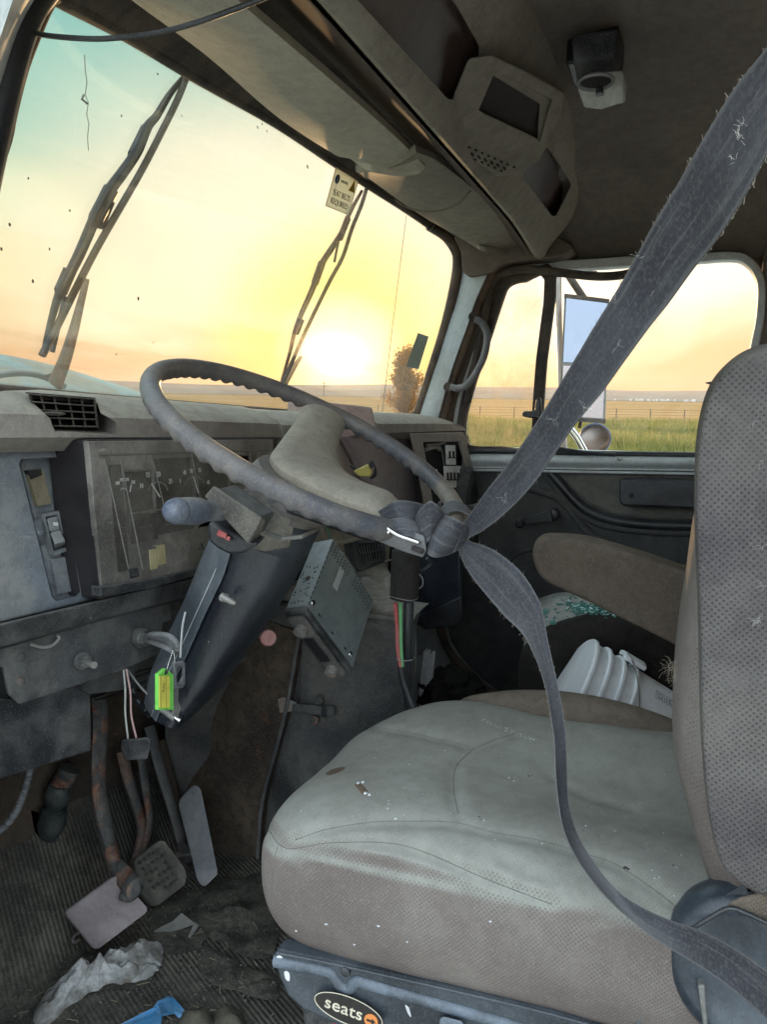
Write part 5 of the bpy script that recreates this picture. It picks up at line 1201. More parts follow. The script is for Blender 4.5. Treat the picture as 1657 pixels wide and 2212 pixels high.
# ------------------------------------------------------------------ car stereo leaning on the engine cover
P0_, Pa_, Pb_, Pc_ = V(1.0995, .5840, .6697), V(1.2346, .5996, .7665), V(1.2027, .5433, .5321), V(1.1022, .6271, .659)
ea = (Pa_-P0_).normalized(); eb = (Pb_-P0_); eb = (eb-ea*eb.dot(ea)).normalized(); ec = ea.cross(eb)
if ec.dot(Pc_-P0_) < 0: ec = -ec
la, lb_, lc = .167, .177, .0445
rad_ = thing('car_stereo', q(700, 1440, D=1.35), 'bare metal car stereo body tumbled face down against the engine cover', 'car stereo')
def rp3(a, b_, c_): return P0_ + ea*(a*la) + eb*(b_*lb_) + ec*(c_*lc)
def rhex(a0, a1, b0, b1, c0, c1): return [rp3(a0, b0, c0), rp3(a0, b1, c0), rp3(a0, b1, c1), rp3(a0, b0, c1)], [rp3(a1, b0, c0), rp3(a1, b1, c0), rp3(a1, b1, c1), rp3(a1, b0, c1)]
M_rad = mat('zinc_sheet', (.27, .315, .325), .45, .15, 7, dust=(.33, .29, .24), damt=.3, ds=8, bump=.06, bs=60, specks=.5, rust=.12, metal=.35)
M_radr = mat('rust_patch', (.22, .15, .11), .8, .4, 30)
rbod = MB().hexa(*rhex(.02, 1, 0, 1, 0, 1)).build('casing', M_rad, rad_, bevel=.0015)
b = MB()
def hole(face, u, v, r=.0016, b=b, elong=1):
    if face == 'top': c_ = rp3(u, v, -.004); n = -ec
    else: c_ = rp3(u, -.0012, v); n = -eb
    b.lathe(c_-n*.0, n, [(0, r), (.0004, r)], 10)
for i in range(4):
    for j in range(18):
        if 8 <= j <= 9: continue
        hole('top', .965-.042*i-.012*(j % 2), .06+.053*j if False else .03+j*.0535)
for i in range(13):
    b.box(rp3(.06+.073*i, .012, -.004), (.006, .0016, .0006), (ea, eb, ec))
random.seed(5)
for i in range(26):
    hole('side', random.uniform(.08, .62), random.uniform(.15, .9))
for u, v in ((.08, .22), (.08, .50), (.10, .78)): b.box(rp3(u, v, -.004), (.003, .008, .0006), (ea, eb, ec))
b.build('vent_holes', M_dark, rbod, smooth=0)
MB().box(rp3(.68, .30, -.006), (.050, .016, .0006), (ea, eb, ec)).build('type_label', mat('white_sticker', (.55, .56, .55), .5, .1), rbod, smooth=0)
b = MB()
for u, v in ((.12, .07), (.12, .90)): b.lathe(rp3(u, v, -.001), -ec, [(0, .006), (.0012, .0052), (.0016, .003)], 14)
for u, v in ((.42, .5), ): b.lathe(rp3(u, -.002, v), -eb, [(0, .006), (.001, .005)], 14)
b.build('screws', M_chrome, rbod)
MB().hexa(*rhex(-.06, .02, -.01, 1.01, -.03, 1.03)).build('faceplate', M_blackd, rad_, bevel=.004)
MB().hexa(*rhex(-.12, -.05, .03, .97, .10, .90)).build('front_trim', mat('front_trim', (.06, .058, .056), .6, .3, 8, dust=(.22, .20, .18), damt=.6), rad_, bevel=.005)
for v, nm in ((.18, 'tuning_knob'), (.84, 'volume_knob')):
    MB().lathe(rp3(-.12, v, .5), -ea, [(0, .013), (.006, .012), (.010, .0115), (.010, .008), (.012, .007)], 22).build(nm, M_steel, rad_)
MB().hexa(*rhex(-.135, -.11, .32, .70, .28, .72)).build('display_window', M_black, rad_, bevel=.001)
b = MB()
for k in range(7): b.tube([rp3(1.0, .30+.03*k, .25), rp3(1.05, .30+.03*k, .2), rp3(1.06, .31+.03*k, .6)], .0009, 5)
b.hexa(*rhex(1, 1.06, .26, .56, .1, .7)); b.build('rear_plug', M_steel, rad_)

# ------------------------------------------------------------------ gear lever wrapped in foam
gl_ = thing('gear_lever', q(880, 1500, 1.36), 'black foam wrapped gear lever with red and green air lines below', 'gear lever')
M_foam = mat('foam', (.012, .011, .010), .95, .3, 20, dust=(.05, .045, .04), damt=.4, bump=.7, bs=160)
g0, g1 = q(877, 1188, 1.20), q(872, 1303, 1.20)
MB().lathe(g0, g1-g0, [(0, .022), (.002, .0248), (.05, .0250), (.08, .0252), (.087, .0246), (.088, .0225)], 28).build('foam_sleeve', M_foam, gl_)
MB().tube([lerp(g0, g1, .87)+V(-.0247*math.cos(a)*math.sin(yw)-.0247*math.sin(a)*math.cos(yw), .0247*math.cos(a)*math.cos(yw)-.0247*math.sin(a)*math.sin(yw), .002*math.sin(a*2)) for a in [2*PI*i/24 for i in range(24)]], .0009, 6, True).build('tie_wire', M_steel, gl_)
MB().tube(smooth([q(883, 1300, 1.215), q(882, 1370, 1.215), q(880, 1440, 1.22), q(884, 1520, 1.22), q(890, 1580, 1.22)], 4), .0095, 12).build('lever_rod', M_black, gl_)
for pts, cc, nm, w in (([(854, 1302), (858, 1350), (860, 1400), (866, 1440)], (.36, .05, .05), 'red_line', .0042), ([(865, 1302), (866, 1350), (867, 1400), (870, 1440)], (.10, .38, .13), 'green_line', .0032)):
    MB().tube(smooth([q(x, y, 1.195) for x, y in pts], 4), w, 10).build('air_line', mat(nm, cc, .5, .12, dust=(.3, .28, .25), damt=.25), gl_, label=('red air line' if nm[0] == 'r' else 'green air line'))
MB().tube(smooth([q(867, 1425, 1.20), q(870, 1460, 1.20), q(882, 1500, 1.20), q(900, 1545, 1.20)], 5), .0078, 12).build('line_sheath', M_black, gl_)
MB().tube([q(856, 1424, 1.19), q(870, 1428, 1.185), q(890, 1426, 1.19), q(897, 1420, 1.21), q(888, 1416, 1.23)], .0009, 6).build('tie_wire', M_steel, gl_)
for sx_ in (840, 905):
    MB().tube(smooth([q(sx_, 1240, 1.21), q(sx_+(-7 if sx_ < 870 else 8), 1250, 1.21), q(sx_+(-6 if sx_ < 870 else 8), 1264, 1.21), q(sx_, 1272, 1.21)], 4), .0012, 6).build('wire_clip', M_steel, gl_)
MB().tube(smooth([q(903, 1238, 1.22), q(922, 1226, 1.22), q(930, 1216, 1.22), q(922, 1206, 1.21)], 4), .0028, 8).build('cable_stub', M_black, gl_)
MB().tube(smooth(qs([(888, 1320), (894, 1360), (896, 1420), (890, 1480), (888, 1530)], 1.42), 4), .008, 8, rx=.4).build('lever_boot_plate', M_steel, gl_)
# white plastic channel pieces standing in the far footwell
chn = thing('plastic_channel', q(920, 1480, 1.9), 'white plastic channel offcut standing in the passenger footwell', 'plastic offcut')
M_wp = mat('white_pvc', (.82, .83, .83), .45, .08, 9, dust=(.4, .38, .34), damt=.3)
b = MB(); P = [(918, 1412), (922, 1408), (927, 1417), (934, 1410), (938, 1412), (937, 1440), (930, 1460), (915, 1480), (912, 1500)]
MB().prism(qs([(915, 1407), (923, 1409), (921, 1480), (909, 1505), (904, 1505)], 1.88), (.03, 0, 0)).build('web', M_wp, chn, bevel=.001)
MB().prism(qs([(923, 1409), (928, 1417), (936, 1407), (938, 1411), (934, 1465), (918, 1485)], 1.87), (.01, 0, 0)).build('flange', M_wp, chn, bevel=.001)
MB().prism(qs([(898, 1420), (912, 1413), (911, 1500), (893, 1525)], 1.90), (.02, 0, 0)).build('flange', mat('dull_pvc', (.33, .35, .35), .6, .15, dust=(.3, .28, .24), damt=.5), chn, bevel=.001)
# dark rag heap beyond the seat
rg = MB(); random.seed(3)
rg.ball(q(975, 1500, 1.95), (.10, .09, .07), nu=28, nv=18, fn=lambda x, y, z: tuple(Vector((x, y, z))*(1+.45*noise.noise(Vector((x, y, z))*2.6)+.2*noise.noise(Vector((x, y, z))*7))))
rg.build('dark_rag', M_dark, label='crumpled black rag heap in the passenger footwell', cat='rag')
# ------------------------------------------------------------------ driver seat
M_seat = mat('seat_cloth', (.165, .138, .125), .95, .16, 3, dust=(.32, .33, .29), damt=.22, ds=3.2, up=.66, bump=.22, bs=220, specks=.3, speckcol=(.6, .6, .58), grime=.16, dots=.0056, spec=.15)
M_seatd = mat('seat_cloth_dark', (.072, .066, .070), .95, .15, 3, dust=(.20, .185, .16), damt=.45, ds=3, up=.4, bump=.45, bs=200, specks=.25, grime=.18, dots=.0062, spec=.15)
M_arm = mat('armrest_cloth', (.125, .100, .080), .95, .15, 3, dust=(.22, .19, .15), damt=.35, ds=5, up=.25, bump=.2, bs=200, specks=.25, dots=.0046, spec=.15)
seat = thing('driver_seat', V(1.0, .2, .10), 'dusty taupe cloth driver seat with perforated side bolster, littered with crumbs', 'truck seat')
def skew(p): return V(p.x + .096*(.45-p.y), p.y, p.z)
sec_ = [(.815, .300), (.775, .306), (.757, .330), (.746, .375), (.747, .440), (.760, .462), (.785, .478), (.83, .488), (.89, .488), (.95, .481), (1.01, .477), (1.07, .478), (1.12, .484), (1.17, .486), (1.21, .485), (1.245, .475), (1.26, .44), (1.26, .38), (1.23, .335), (1.0, .30)]
sec_ = [V(a, 0, b_) for a, b_ in sec_]; secs = smooth(sec_, 5, True)
rings = []
NS = 100
for i in range(NS+1):
    y = -.16 + (.512+.16)*i/NS
    t_ = (y-.11)/.402
    k = (1-abs(t_)**7)**(1/2.3) if t_ > 0 and abs(t_) < 1 else (1 if t_ <= 0 else 0)
    k = max(k, .02)
    ring_ = []
    for p in secs:
        cx_, cz_ = 1.0, .405
        # the near front corner is rounder than the far one
        x = cx_+(p.x-cx_)*(k**.32); z = cz_+(p.z-cz_)*k
        z += .010*math.exp(-((y-.33)/.10)**2)*(1 if p.z > .46 else 0) - .016*math.exp(-((y-.02)/.16)**2)*math.exp(-((p.x-1.0)/.14)**2)*(1 if p.z > .46 else 0)
        yy = y - .012*max(0, (.92-p.x)/.18)**2*max(0, t_)**3 - .075*max(0, (p.x-1.08)/.18)**2*max(0, t_)**3
        ring_.append(skew(V(x, yy, z)))
    rings.append(ring_)
cush = MB().loft(rings).build('seat_cushion', M_seat, seat, smooth=60, sub=1)
cb = bvh(cush)
SEAMS = [[(637, 1815), (704, 1792), (795, 1777), (878, 1774), (982, 1777), (1065, 1798), (1168, 1816), (1269, 1846), (1336, 1870), (1437, 1939), (1475, 1975)],
         [(574, 1780), (600, 1821), (633, 1833), (712, 1821), (837, 1821), (920, 1842), (1044, 1896), (1193, 1954)],
         [(1024, 1617), (986, 1655), (980, 1700), (990, 1759)], [(1024, 1617), (1070, 1598), (1112, 1586)], [(791, 1569), (878, 1581), (960, 1600), (1024, 1615)]]
CREASE = [[(640, 1850), (720, 1845), (820, 1872), (920, 1895), (1010, 1925), (1120, 1950)], [(660, 1872), (760, 1900), (900, 1935), (1040, 1960), (1200, 1990), (1300, 1990)], [(700, 1905), (820, 1940), (960, 1970)], [(1200, 1680), (1270, 1720), (1360, 1745)], [(1090, 1850), (1130, 1880), (1180, 1890)], [(1300, 1900), (1380, 1930), (1440, 1990)]]
SP_ = []
for L_, dep_, wid_ in [(c_, .0045, .011) for c_ in SEAMS] + [(c_, .0035, .012) for c_ in CREASE]:
    for a in smooth([V(x, y, 0) for x, y in L_], 10):
        p = hit(cb, a.x, a.y, 0)
        if p: SP_.append((p - seat.location, dep_, wid_))
me_ = cush.data; nrm = [v.normal.copy() for v in me_.vertices]; cpos = [v.co.copy() for v in me_.vertices]
for i_, co in enumerate(cpos):
    best = 0
    for p, dep_, wid_ in SP_:
        dx = co.x-p.x
        if abs(dx) > .03: continue
        d2 = (co-p).length_squared
        if d2 < .0012: best = max(best, dep_*math.exp(-d2/(wid_*wid_)) - .25*dep_*math.exp(-((math.sqrt(d2)-.022)/.010)**2))
    sag = .0025*noise.noise(co*9) + .0012*noise.noise(co*23)
    me_.vertices[i_].co = co - nrm[i_]*(best) + nrm[i_]*sag
cb = bvh(cush)
M_seam = mat('seam', (.13, .125, .11), .9, .2)
def seam(pts, nm='seam', r=.0006, m=None, off=-.0002, par=None, tree=None):
    P = [hit(tree or cb, a.x, a.y, off) for a in smooth([V(x, y, 0) for x, y in pts], 8)]
    P = [p for p in P if p]
    if len(P) > 3: return MB().tube(P, r, 6).build(nm, m or M_seam, par or seat)
seam([(637, 1815), (704, 1792), (795, 1777), (878, 1774), (982, 1777), (1065, 1798), (1168, 1816), (1269, 1846), (1336, 1870), (1437, 1939), (1475, 1975)])
seam([(574, 1780), (600, 1821), (633, 1833), (712, 1821), (837, 1821), (920, 1842), (1044, 1896), (1193, 1954)])
seam([(1024, 1617), (986, 1655), (980, 1700), (990, 1759)])
seam([(1024, 1617), (1070, 1598), (1112, 1586)])
seam([(791, 1569), (878, 1581), (960, 1600), (1024, 1615)])
seam([(600, 1825), (590, 1880), (588, 1950), (600, 2000)])
# far side bolster
bs_ = []
for i in range(21):
    f = i/20; y = .36 - .46*f
    h = math.sin(PI*min(1, f*1.02+.0))**.45 if f < .98 else .2
    hz = .070*math.sin(PI*(.04+.90*f))**.7; w_ = .050*(math.sin(PI*(.03+.94*f))**.4)
    c = skew(V(1.262, y, .462 - .03*f))
    bs_.append([c + V(math.cos(a)*w_, 0, math.sin(a)*hz) for a in [2*PI*j/18 for j in range(18)]])
MB().loft(bs_).build('side_bolster', M_seatd if False else M_arm, seat, smooth=60, sub=1, label='browner raised bolster along the far side of the cushion')
# backrest: centre part
bk = [(1506, 1160), (1494, 1230), (1480, 1330), (1464, 1430), (1453, 1520), (1450, 1600), (1456, 1660), (1472, 1720), (1488, 1780), (1506, 1840), (1524, 1900), (1540, 1960), (1556, 2010)]
P = [q(x, y, .87) for x, y in bk]; P = [V(.87, p.y, p.z) for p in P]
P = [P[0]+V(0, -.075, .115), P[0]+V(0, -.035, .085), P[0]+V(0, -.012, .05)] + P
P = smooth(P, 3)
rings = []
for i in range(15):
    f = i/14; x = .80 + .46*f
    kk = (1-abs(2*f-1)**5)**.5
    rings.append([V(x, p.y - .05*(1-kk) , p.z) for p in P] + [V(x, P[-1].y-.16, P[-1].z), V(x, P[0].y-.12, P[0].z-.02)])
MB().loft(rings).build('backrest', M_seat, seat, smooth=60)
# near-side bolster of the backrest
no = [(1503, 1193), (1500, 1100), (1501, 1020), (1502, 985), (1507, 930), (1516, 881), (1533, 831), (1562, 793), (1604, 760), (1660, 742), (1740, 738), (1830, 760), (1880, 900), (1890, 1200), (1880, 1500), (1850, 1750), (1790, 1860), (1720, 1895), (1660, 1893), (1606, 1872), (1580, 1852), (1558, 1831), (1542, 1788), (1532, 1745), (1525, 1703), (1518, 1636), (1512, 1535), (1510, 1400), (1507, 1290)]
no_ = smooth([V(x, y, 0) for x, y in no], 2, True)
Q = [q(p.x, p.y, .775) for p in no_]; ce = sum(Q, V(0, 0, 0))/len(Q)
rings = []
for i in range(15):
    a = PI*i/14; k = 1 - .10*(1-math.sin(a)**.55) if 0 < i < 14 else .86
    k = .86 + .14*(math.sin(a)**.5)
    off_ = -.055*math.cos(a)
    rings.append([ce + (p-ce)*(1-(1-k)*.62) + V(off_, 0, 0) for p in Q])
rings = [[ce+(p-ce)*.6 for p in rings[0]]] + rings + [[ce+(p-ce)*.6 for p in rings[-1]]]
rings[0] = [p+V(rings[1][0].x-p.x-.003, 0, 0) for p in rings[0]]; rings[-1] = [p+V(rings[-2][0].x-p.x+.003, 0, 0) for p in rings[-1]]
nb = MB().loft(rings).build('back_bolster', M_seatd, seat, smooth=60, sub=1, label='dark coarse-knit bolster on the door side of the backrest')
nbt = bvh(nb)
# armrest on the far side
arm = [(1154, 1205), (1153, 1185), (1160, 1165), (1174, 1154), (1190, 1152), (1230, 1153), (1280, 1160), (1350, 1179), (1420, 1202), (1490, 1228), (1530, 1240), (1530, 1410), (1472, 1392), (1420, 1366), (1340, 1330), (1260, 1290), (1200, 1262), (1168, 1240)]
ap = smooth([V(x, y, 0) for x, y in arm], 2, True); Q = [q(p.x, p.y, 1.33) for p in ap]; ce = sum(Q, V(0, 0, 0))/len(Q)
rings = []
for i in range(13):
    a = PI*i/12; k = .80 + .20*(math.sin(a)**.5)
    lim = .024*(1-k)/.2
    rings.append([p + (ce-p).normalized()*lim + V(-.032*math.cos(a), 0, 0) for p in Q])
rings = [[ce+(p-ce)*.5+V(rings[0][0].x-ce.x-(p-ce).x*.5, 0, 0) for p in rings[0]]] + rings + [[ce+(p-ce)*.5+V(rings[-1][0].x-ce.x-(p-ce).x*.5, 0, 0) for p in rings[-1]]]
MB().loft(rings).build('armrest', M_arm, seat, smooth=60, sub=1, label='brown cloth armrest on the far side of the seat')
# seat base skirt
def kx(x, d=0.0): return .752 + .052*(x-590)/850 + d
so_ = [(588, 2068), (590, 2060), (598, 2055), (606, 2055), (700, 2075), (850, 2108), (1009, 2144), (1200, 2190), (1448, 2262), (1448, 2420), (1000, 2400), (780, 2290), (734, 2220), (690, 2199), (651, 2181), (620, 2152), (604, 2118), (594, 2090)]
M_skirt = mat('skirt_plastic', (.020, .025, .031), .42, .3, 5, dust=(.13, .15, .17), damt=.35, ds=6, bump=.12, bs=200, specks=.7, spec=.5)
sk = MB().hexa([q(x, y, kx(x)) for x, y in so_], [q(x, y, kx(x))+V(.03, 0, 0) for x, y in so_]).build('seat_skirt', M_skirt, seat, bevel=.005, bseg=3)
rg_ = [(594, 2074), (640, 2082), (690, 2092), (714, 2099), (726, 2112), (736, 2126), (748, 2133), (758, 2132), (766, 2121), (776, 2117), (800, 2124), (900, 2153), (1009, 2184), (1150, 2226), (1400, 2300)]
MB().tube(smooth([q(x, y, kx(x, .003)) for x, y in rg_], 4), .0085, 10).build('pressed_rib', mat('rib_plastic', (.05, .062, .075), .4, .2, 5, dust=(.18, .22, .27), damt=.6, ds=12, bump=.1, spec=.6), sk)
MB().tube(smooth([q(x, y, kx(x, -.001)) for x, y in [(598, 2058), (700, 2078), (850, 2111), (1009, 2147), (1200, 2193), (1440, 2262)]], 4), .0022, 8).build('top_lip', M_skirt, sk)
MB().lathe(q(747, 2097, .76), (-1, 0, 0), [(0, .0065), (.003, .006), (.005, .003)], 18).build('rivet', M_black, sk)
lc_ = q(754, 2178, .757); fr = (q(800, 2195, .760)-q(700, 2157, .754)).normalized(); upv = V(0, 0, 1); upv = (upv-fr*upv.dot(fr)).normalized(); nn_ = fr.cross(upv)
if nn_.x > 0: nn_ = -nn_
el = [lc_+fr*(math.cos(t_)*.0455)+upv*(math.sin(t_)*.0195)+nn_*.002 for t_ in [2*PI*i/48 for i in range(48)]]
bd = MB().prism(el, nn_*.0016).build('maker_badge', mat('badge_black', (.02, .018, .016), .5), sk, smooth=30)
M_cream = mat('cream_print', (.62, .57, .44), .6, .08)
MB().tube([p+nn_*.0018 for p in [lc_+fr*(math.cos(t_)*.0445)+upv*(math.sin(t_)*.0188)+nn_*.0018 for t_ in [2*PI*i/64 for i in range(64)]]], .0006, 5, True).build('badge_outline', M_cream, bd)
text('seats', .0235, M_cream, bd, lc_+nn_*.0040-fr*.006+upv*.0005, fr, upv, name='badge_lettering', xs=1.08, depth=.0012)
oc = lc_+fr*.0305-upv*.0015+nn_*.0038
MB().prism([oc+fr*(math.cos(t_)*.0088)+upv*(math.sin(t_)*.0088) for t_ in [2*PI*i/28 for i in range(28)]], nn_*.0007).build('orange_dot', mat('orange_print', (.62, .22, .06), .6, .08), bd, smooth=30)
MB().prism([oc+nn_*.0012+fr*a+upv*c for a, c in [(-.0055, .0013), (.0010, .0013), (.0010, .0038), (.0058, 0), (.0010, -.0038), (.0010, -.0013), (-.0055, -.0013)]], nn_*.0004).build('dot_arrow', M_dark, bd, smooth=0)
MB().hexa(qs([(950, 2200), (958, 2195), (1000, 2206), (1010, 2260), (944, 2250)], .765), qs([(950, 2200), (958, 2195), (1000, 2206), (1010, 2260), (944, 2250)], .78)).build('height_lever', mat('lever_grey', (.14, .17, .20), .5, .2, dust=(.3, .33, .35), damt=.4), sk, bevel=.003)
MB().hexa(qs([(670, 2222), (690, 2200), (730, 2212), (734, 2260), (680, 2260)], .80), qs([(670, 2222), (690, 2200), (730, 2212), (734, 2260), (680, 2260)], .82)).build('red_lever', mat('red_lever', (.50, .05, .06), .5, .1), seat, bevel=.002)
# base under the cushion
MB().hexa([V(.80, .42, .06), V(1.22, .42, .06), V(1.24, -.10, .06), V(.86, -.10, .06)], [V(.79, .44, .335), V(1.23, .44, .335), V(1.27, -.14, .335), V(.84, -.14, .335)]).build('seat_base', M_blackd, seat, bevel=.01)
ds_ = [(1451, 2050), (1560, 2020), (1800, 2100), (1800, 2400), (1300, 2400), (1379, 2207), (1412, 2140)]
MB().hexa([q(x, y, .80) for x, y in ds_], [q(x, y, .80)+V(.05, 0, 0) for x, y in ds_]).build('rear_skirt', M_skirt, seat, bevel=.004)
MB().tube([q(1452, 2052, .795), q(1416, 2130, .795), q(1380, 2208, .795), q(1360, 2250, .795)], .0016, 6).build('skirt_edge', mat('edge_grey', (.12, .13, .14), .5), seat)
# recliner housing
rc_ = q(1630, 2136, .775)
hs = MB().lathe(rc_+V(.05, 0, 0), (-1, .10, .12), [(0, .084), (.020, .086), (.030, .084), (.040, .077), (.046, .068), (.048, .060), (.044, .054), (.044, .01)], 44, ref=V(0, 0, 1)).build('recliner_housing', mat('housing_plastic', (.014, .020, .030), .28, .3, 4, dust=(.09, .11, .13), damt=.6, ds=5, bump=.1, specks=.6, spec=.6), seat, smooth=50)
MB().tube(smooth(qs([(1496, 2006), (1530, 1985), (1575, 1962), (1612, 1972), (1660, 1995), (1740, 2040)], .735), 5), .0022, 8, rx=1.6).build('housing_lip', M_black, seat)
fl_ = [(1568, 1958), (1580, 1947), (1599, 1938), (1640, 1928), (1760, 1915), (1760, 2010), (1690, 1995), (1645, 1984), (1610, 1975)]
MB().hexa(qs(fl_, .74), qs(fl_, .775)).build('cloth_flap', M_arm, seat, bevel=.006, bseg=3)
MB().hexa(qs([(1525, 1960), (1640, 1890), (1760, 1890), (1760, 1960), (1590, 1960), (1560, 2010)], .80), qs([(1525, 1960), (1640, 1890), (1760, 1890), (1760, 1960), (1590, 1960), (1560, 2010)], .84)).build('side_gusset', M_skirt, seat)
MB().hexa([rc_+V(-.002, .045, -.01), rc_+V(-.002, .052, -.012), rc_+V(-.004, .040, -.075), rc_+V(-.002, .036, -.075)], [rc_+V(.012, .045, -.01), rc_+V(.012, .052, -.012), rc_+V(.012, .040, -.075), rc_+V(.012, .036, -.075)]).build('housing_web', M_steel, seat, bevel=.002)

# crumbs, paint chips and stains on the seat
M_crw = mat('paint_chip', (.62, .64, .64), .6, .15); M_crd = mat('dark_crumb', (.05, .045, .05), .8, .3); M_crg = mat('grey_crumb', (.36, .35, .31), .8, .3)
M_stain = mat('brown_stain', (.14, .095, .065), .95, .3)
random.seed(21)
def chip(x, y, s_, m, nm, lab=None, flat=.35, tree=cb, px=1600/.85):
    p = hit(tree, x, y, 0)
    if p is None: return
    r = s_/px
    b = MB(); sd = random.uniform(0, 50)
    b.ball(p, (r, r*random.uniform(.55, 1), r*flat), nu=9, nv=6, fn=lambda a, c, d: tuple(Vector((a, c, d))*(1+.5*noise.noise(Vector((a, c, d))*1.7+Vector((sd, 0, 0))))))
    return b
cr_w, cr_d, cr_g = MB(), MB(), MB()
def addto(T, b):
    if b: T.add(b.v, b.f)
for x, y, s_ in ((809, 1637, 2.4), (1100, 1680, 4), (1110, 1687, 3), (855, 1768, 4.5), (1046, 1772, 3), (1172, 1822, 2.5), (1070, 1814, 2), (1266, 1784, 3.5), (650, 1752, 3), (1472, 1847, 2), (884, 1651, 2), (962, 1621, 2.2), (1410, 1880, 2.4), (1415, 1897, 2), (1457, 1935, 2.2), (1425, 1895, 1.8)): addto(cr_w, chip(x, y, s_, 0, 0))
for x, y, s_ in ((645, 1733, 2), (640, 1812, 2), (1142, 1676, 4.5), (1150, 1676, 3), (1346, 1739, 2.4), (1352, 1874, 6), (1358, 1877, 4), (1370, 1772, 2.2), (1455, 1869, 3), (1398, 1779, 1.6), (1035, 1764, 2.6), (1038, 1770, 2.2), (1128, 1584, 3), (712, 1648, 1.6), (1260, 1794, 3), (1340, 1758, 1.5)): addto(cr_d, chip(x, y, s_, 0, 0))
for x, y, s_ in ((840, 1737, 4), (838, 1746, 4), (840, 1730, 3), (1330, 1795, 4), (815, 1756, 3), (1463, 1874, 5), (1301, 1808, 2.5), (1384, 1735, 3.5), (974, 1756, 4), (980, 1752, 3), (1434, 1800, 2.6), (873, 1702, 2), (933, 1634, 2.4), (775, 1760, 2)): addto(cr_g, chip(x, y, s_, 0, 0))
for _ in range(210):
    x = random.uniform(640, 1500); y = random.uniform(1560, 1960); addto(random.choice((cr_w, cr_d, cr_g, cr_g)), chip(x, y, random.uniform(.7, 1.5), 0, 0))
for k in range(46):
    f = random.random(); addto(cr_w, chip(1040+120*f+random.uniform(-6, 6), 1556+44*f+random.uniform(-4, 4), random.uniform(1.2, 2.6), 0, 0))
cr_w.build('pale_crumbs', M_crw, label='pale crumbs and paint chips scattered on the driver seat cushion', cat='debris', kind='stuff')
cr_d.build('dark_crumbs', M_crd, label='dark grit scattered on the driver seat cushion', cat='debris', kind='stuff')
cr_g.build('grey_crumbs', M_crg, label='grey dirt crumbs scattered on the driver seat cushion', cat='debris', kind='stuff')
def blotch(pts, m, nm, par, th=.0007, tree=None, **k):
    """thin patch that follows the surface it lies on"""
    cx_, cy_ = sum(p[0] for p in pts)/len(pts), sum(p[1] for p in pts)/len(pts)
    rim = smooth([V(x, y, 0) for x, y in pts], 4, True); T = tree or cb
    vs = [hit(T, cx_, cy_, th)]; n = len(rim)
    for f in (.5, 1.0):
        for i, p in enumerate(rim):
            j = 1 + (.22*noise.noise(V(p.x*.3, p.y*.3, 1)) if f == 1 else 0)
            vs.append(hit(T, cx_+(p.x-cx_)*f*j, cy_+(p.y-cy_)*f*j, th if f < 1 else -.0004))
    if any(v is None for v in vs): return None
    fs = [(0, 1+i, 1+(i+1) % n) for i in range(n)] + [(1+i, 1+n+i, 1+n+(i+1) % n, 1+(i+1) % n) for i in range(n)]
    return MB().add(vs, fs).build(nm, m, par, **k)
blotch([(698, 1674), (712, 1662), (734, 1656), (752, 1657), (736, 1668), (712, 1676)], M_stain, 'brown_stain', seat)
blotch([(762, 1692), (778, 1690), (790, 1700), (800, 1716), (786, 1722), (772, 1706)], M_stain, 'brown_stain', seat)
foil = MB(); 
for x, y, s_ in ((774, 1692, 7), (784, 1690, 6), (790, 1714, 7), (798, 1717, 6)): addto(foil, chip(x, y, s_, 0, 0, flat=.5))
foil.build('bird_dropping', M_crw, label='white and brown bird dropping on the driver seat cushion', cat='dropping')
for pts in ([(606, 1990), (614, 1988), (618, 2005), (622, 2020), (616, 2028), (608, 2012)],):
    blotch(pts, M_crw, 'paint_splash', seat, tree=cb)
skt = bvh(sk)
for pts in ([(612, 2098), (622, 2097), (627, 2110), (625, 2122), (616, 2116)], [(638, 2128), (644, 2134), (648, 2146), (640, 2156), (636, 2166), (633, 2148)], [(594, 2066), (604, 2062), (612, 2070), (600, 2078)], [(874, 2168), (884, 2176), (889, 2200), (880, 2188)]):
    blotch(pts, M_crw, 'paint_splash', sk, tree=skt)
for x, y in ((766, 2040), (818, 2000), (880, 2034), (705, 1996), (1060, 1990), (640, 2010)):
    c_ = chip(x, y, 4, 0, 0, flat=.3)
    if c_: c_.build('fluff_speck', M_crw, seat)
# cobweb tufts on the backrest bolster
M_web = mat('cobweb', (.55, .53, .48), .9)
def tuft(x, y, n, s_, tree, base=None):
    b = MB(); p0 = base or hit(tree, x, y, .001)
    if p0 is None: return None
    for k in range(n):
        P = [p0 + V(random.uniform(-.002, .002), random.uniform(-1, 1)*s_*.3, random.uniform(-1, 1)*s_*.3)]
        d = V(random.uniform(-.4, .1), random.uniform(-1, 1), random.uniform(-1, 1)).normalized()
        for i in range(4): d = (d+V(random.uniform(-.5, .3), random.uniform(-.7, .7), random.uniform(-.7, .7))).normalized(); P.append(P[-1]+d*s_*.28)
        b.tube(P, .00009, 4)
    return b
for x, y, n, s_ in ((1636, 1340, 22, .006), (1646, 1262, 8, .005), (1648, 1180, 4, .005), (1632, 912, 2, .006), (1645, 1000, 2, .007)):
    t_ = tuft(x, y, n, s_, nbt)
    if t_: t_.build('cobweb_tuft', M_web, seat)
t_ = tuft(0, 0, 34, .014, None, q(1452, 1443, .90)); t_.build('fluff_tuft', mat('fluff', (.42, .36, .27), .9), seat)
t_ = tuft(0, 0, 16, .010, None, q(1460, 1466, .90)); t_.build('fluff_tuft', bpy.data.materials['fluff'], seat)
MB().lathe(q(1540, 828, .775), q(1526, 827, .775)-q(1540, 828, .775), [(0, .002), (.006, .0005)], 8).build('thorn', M_crd, seat)

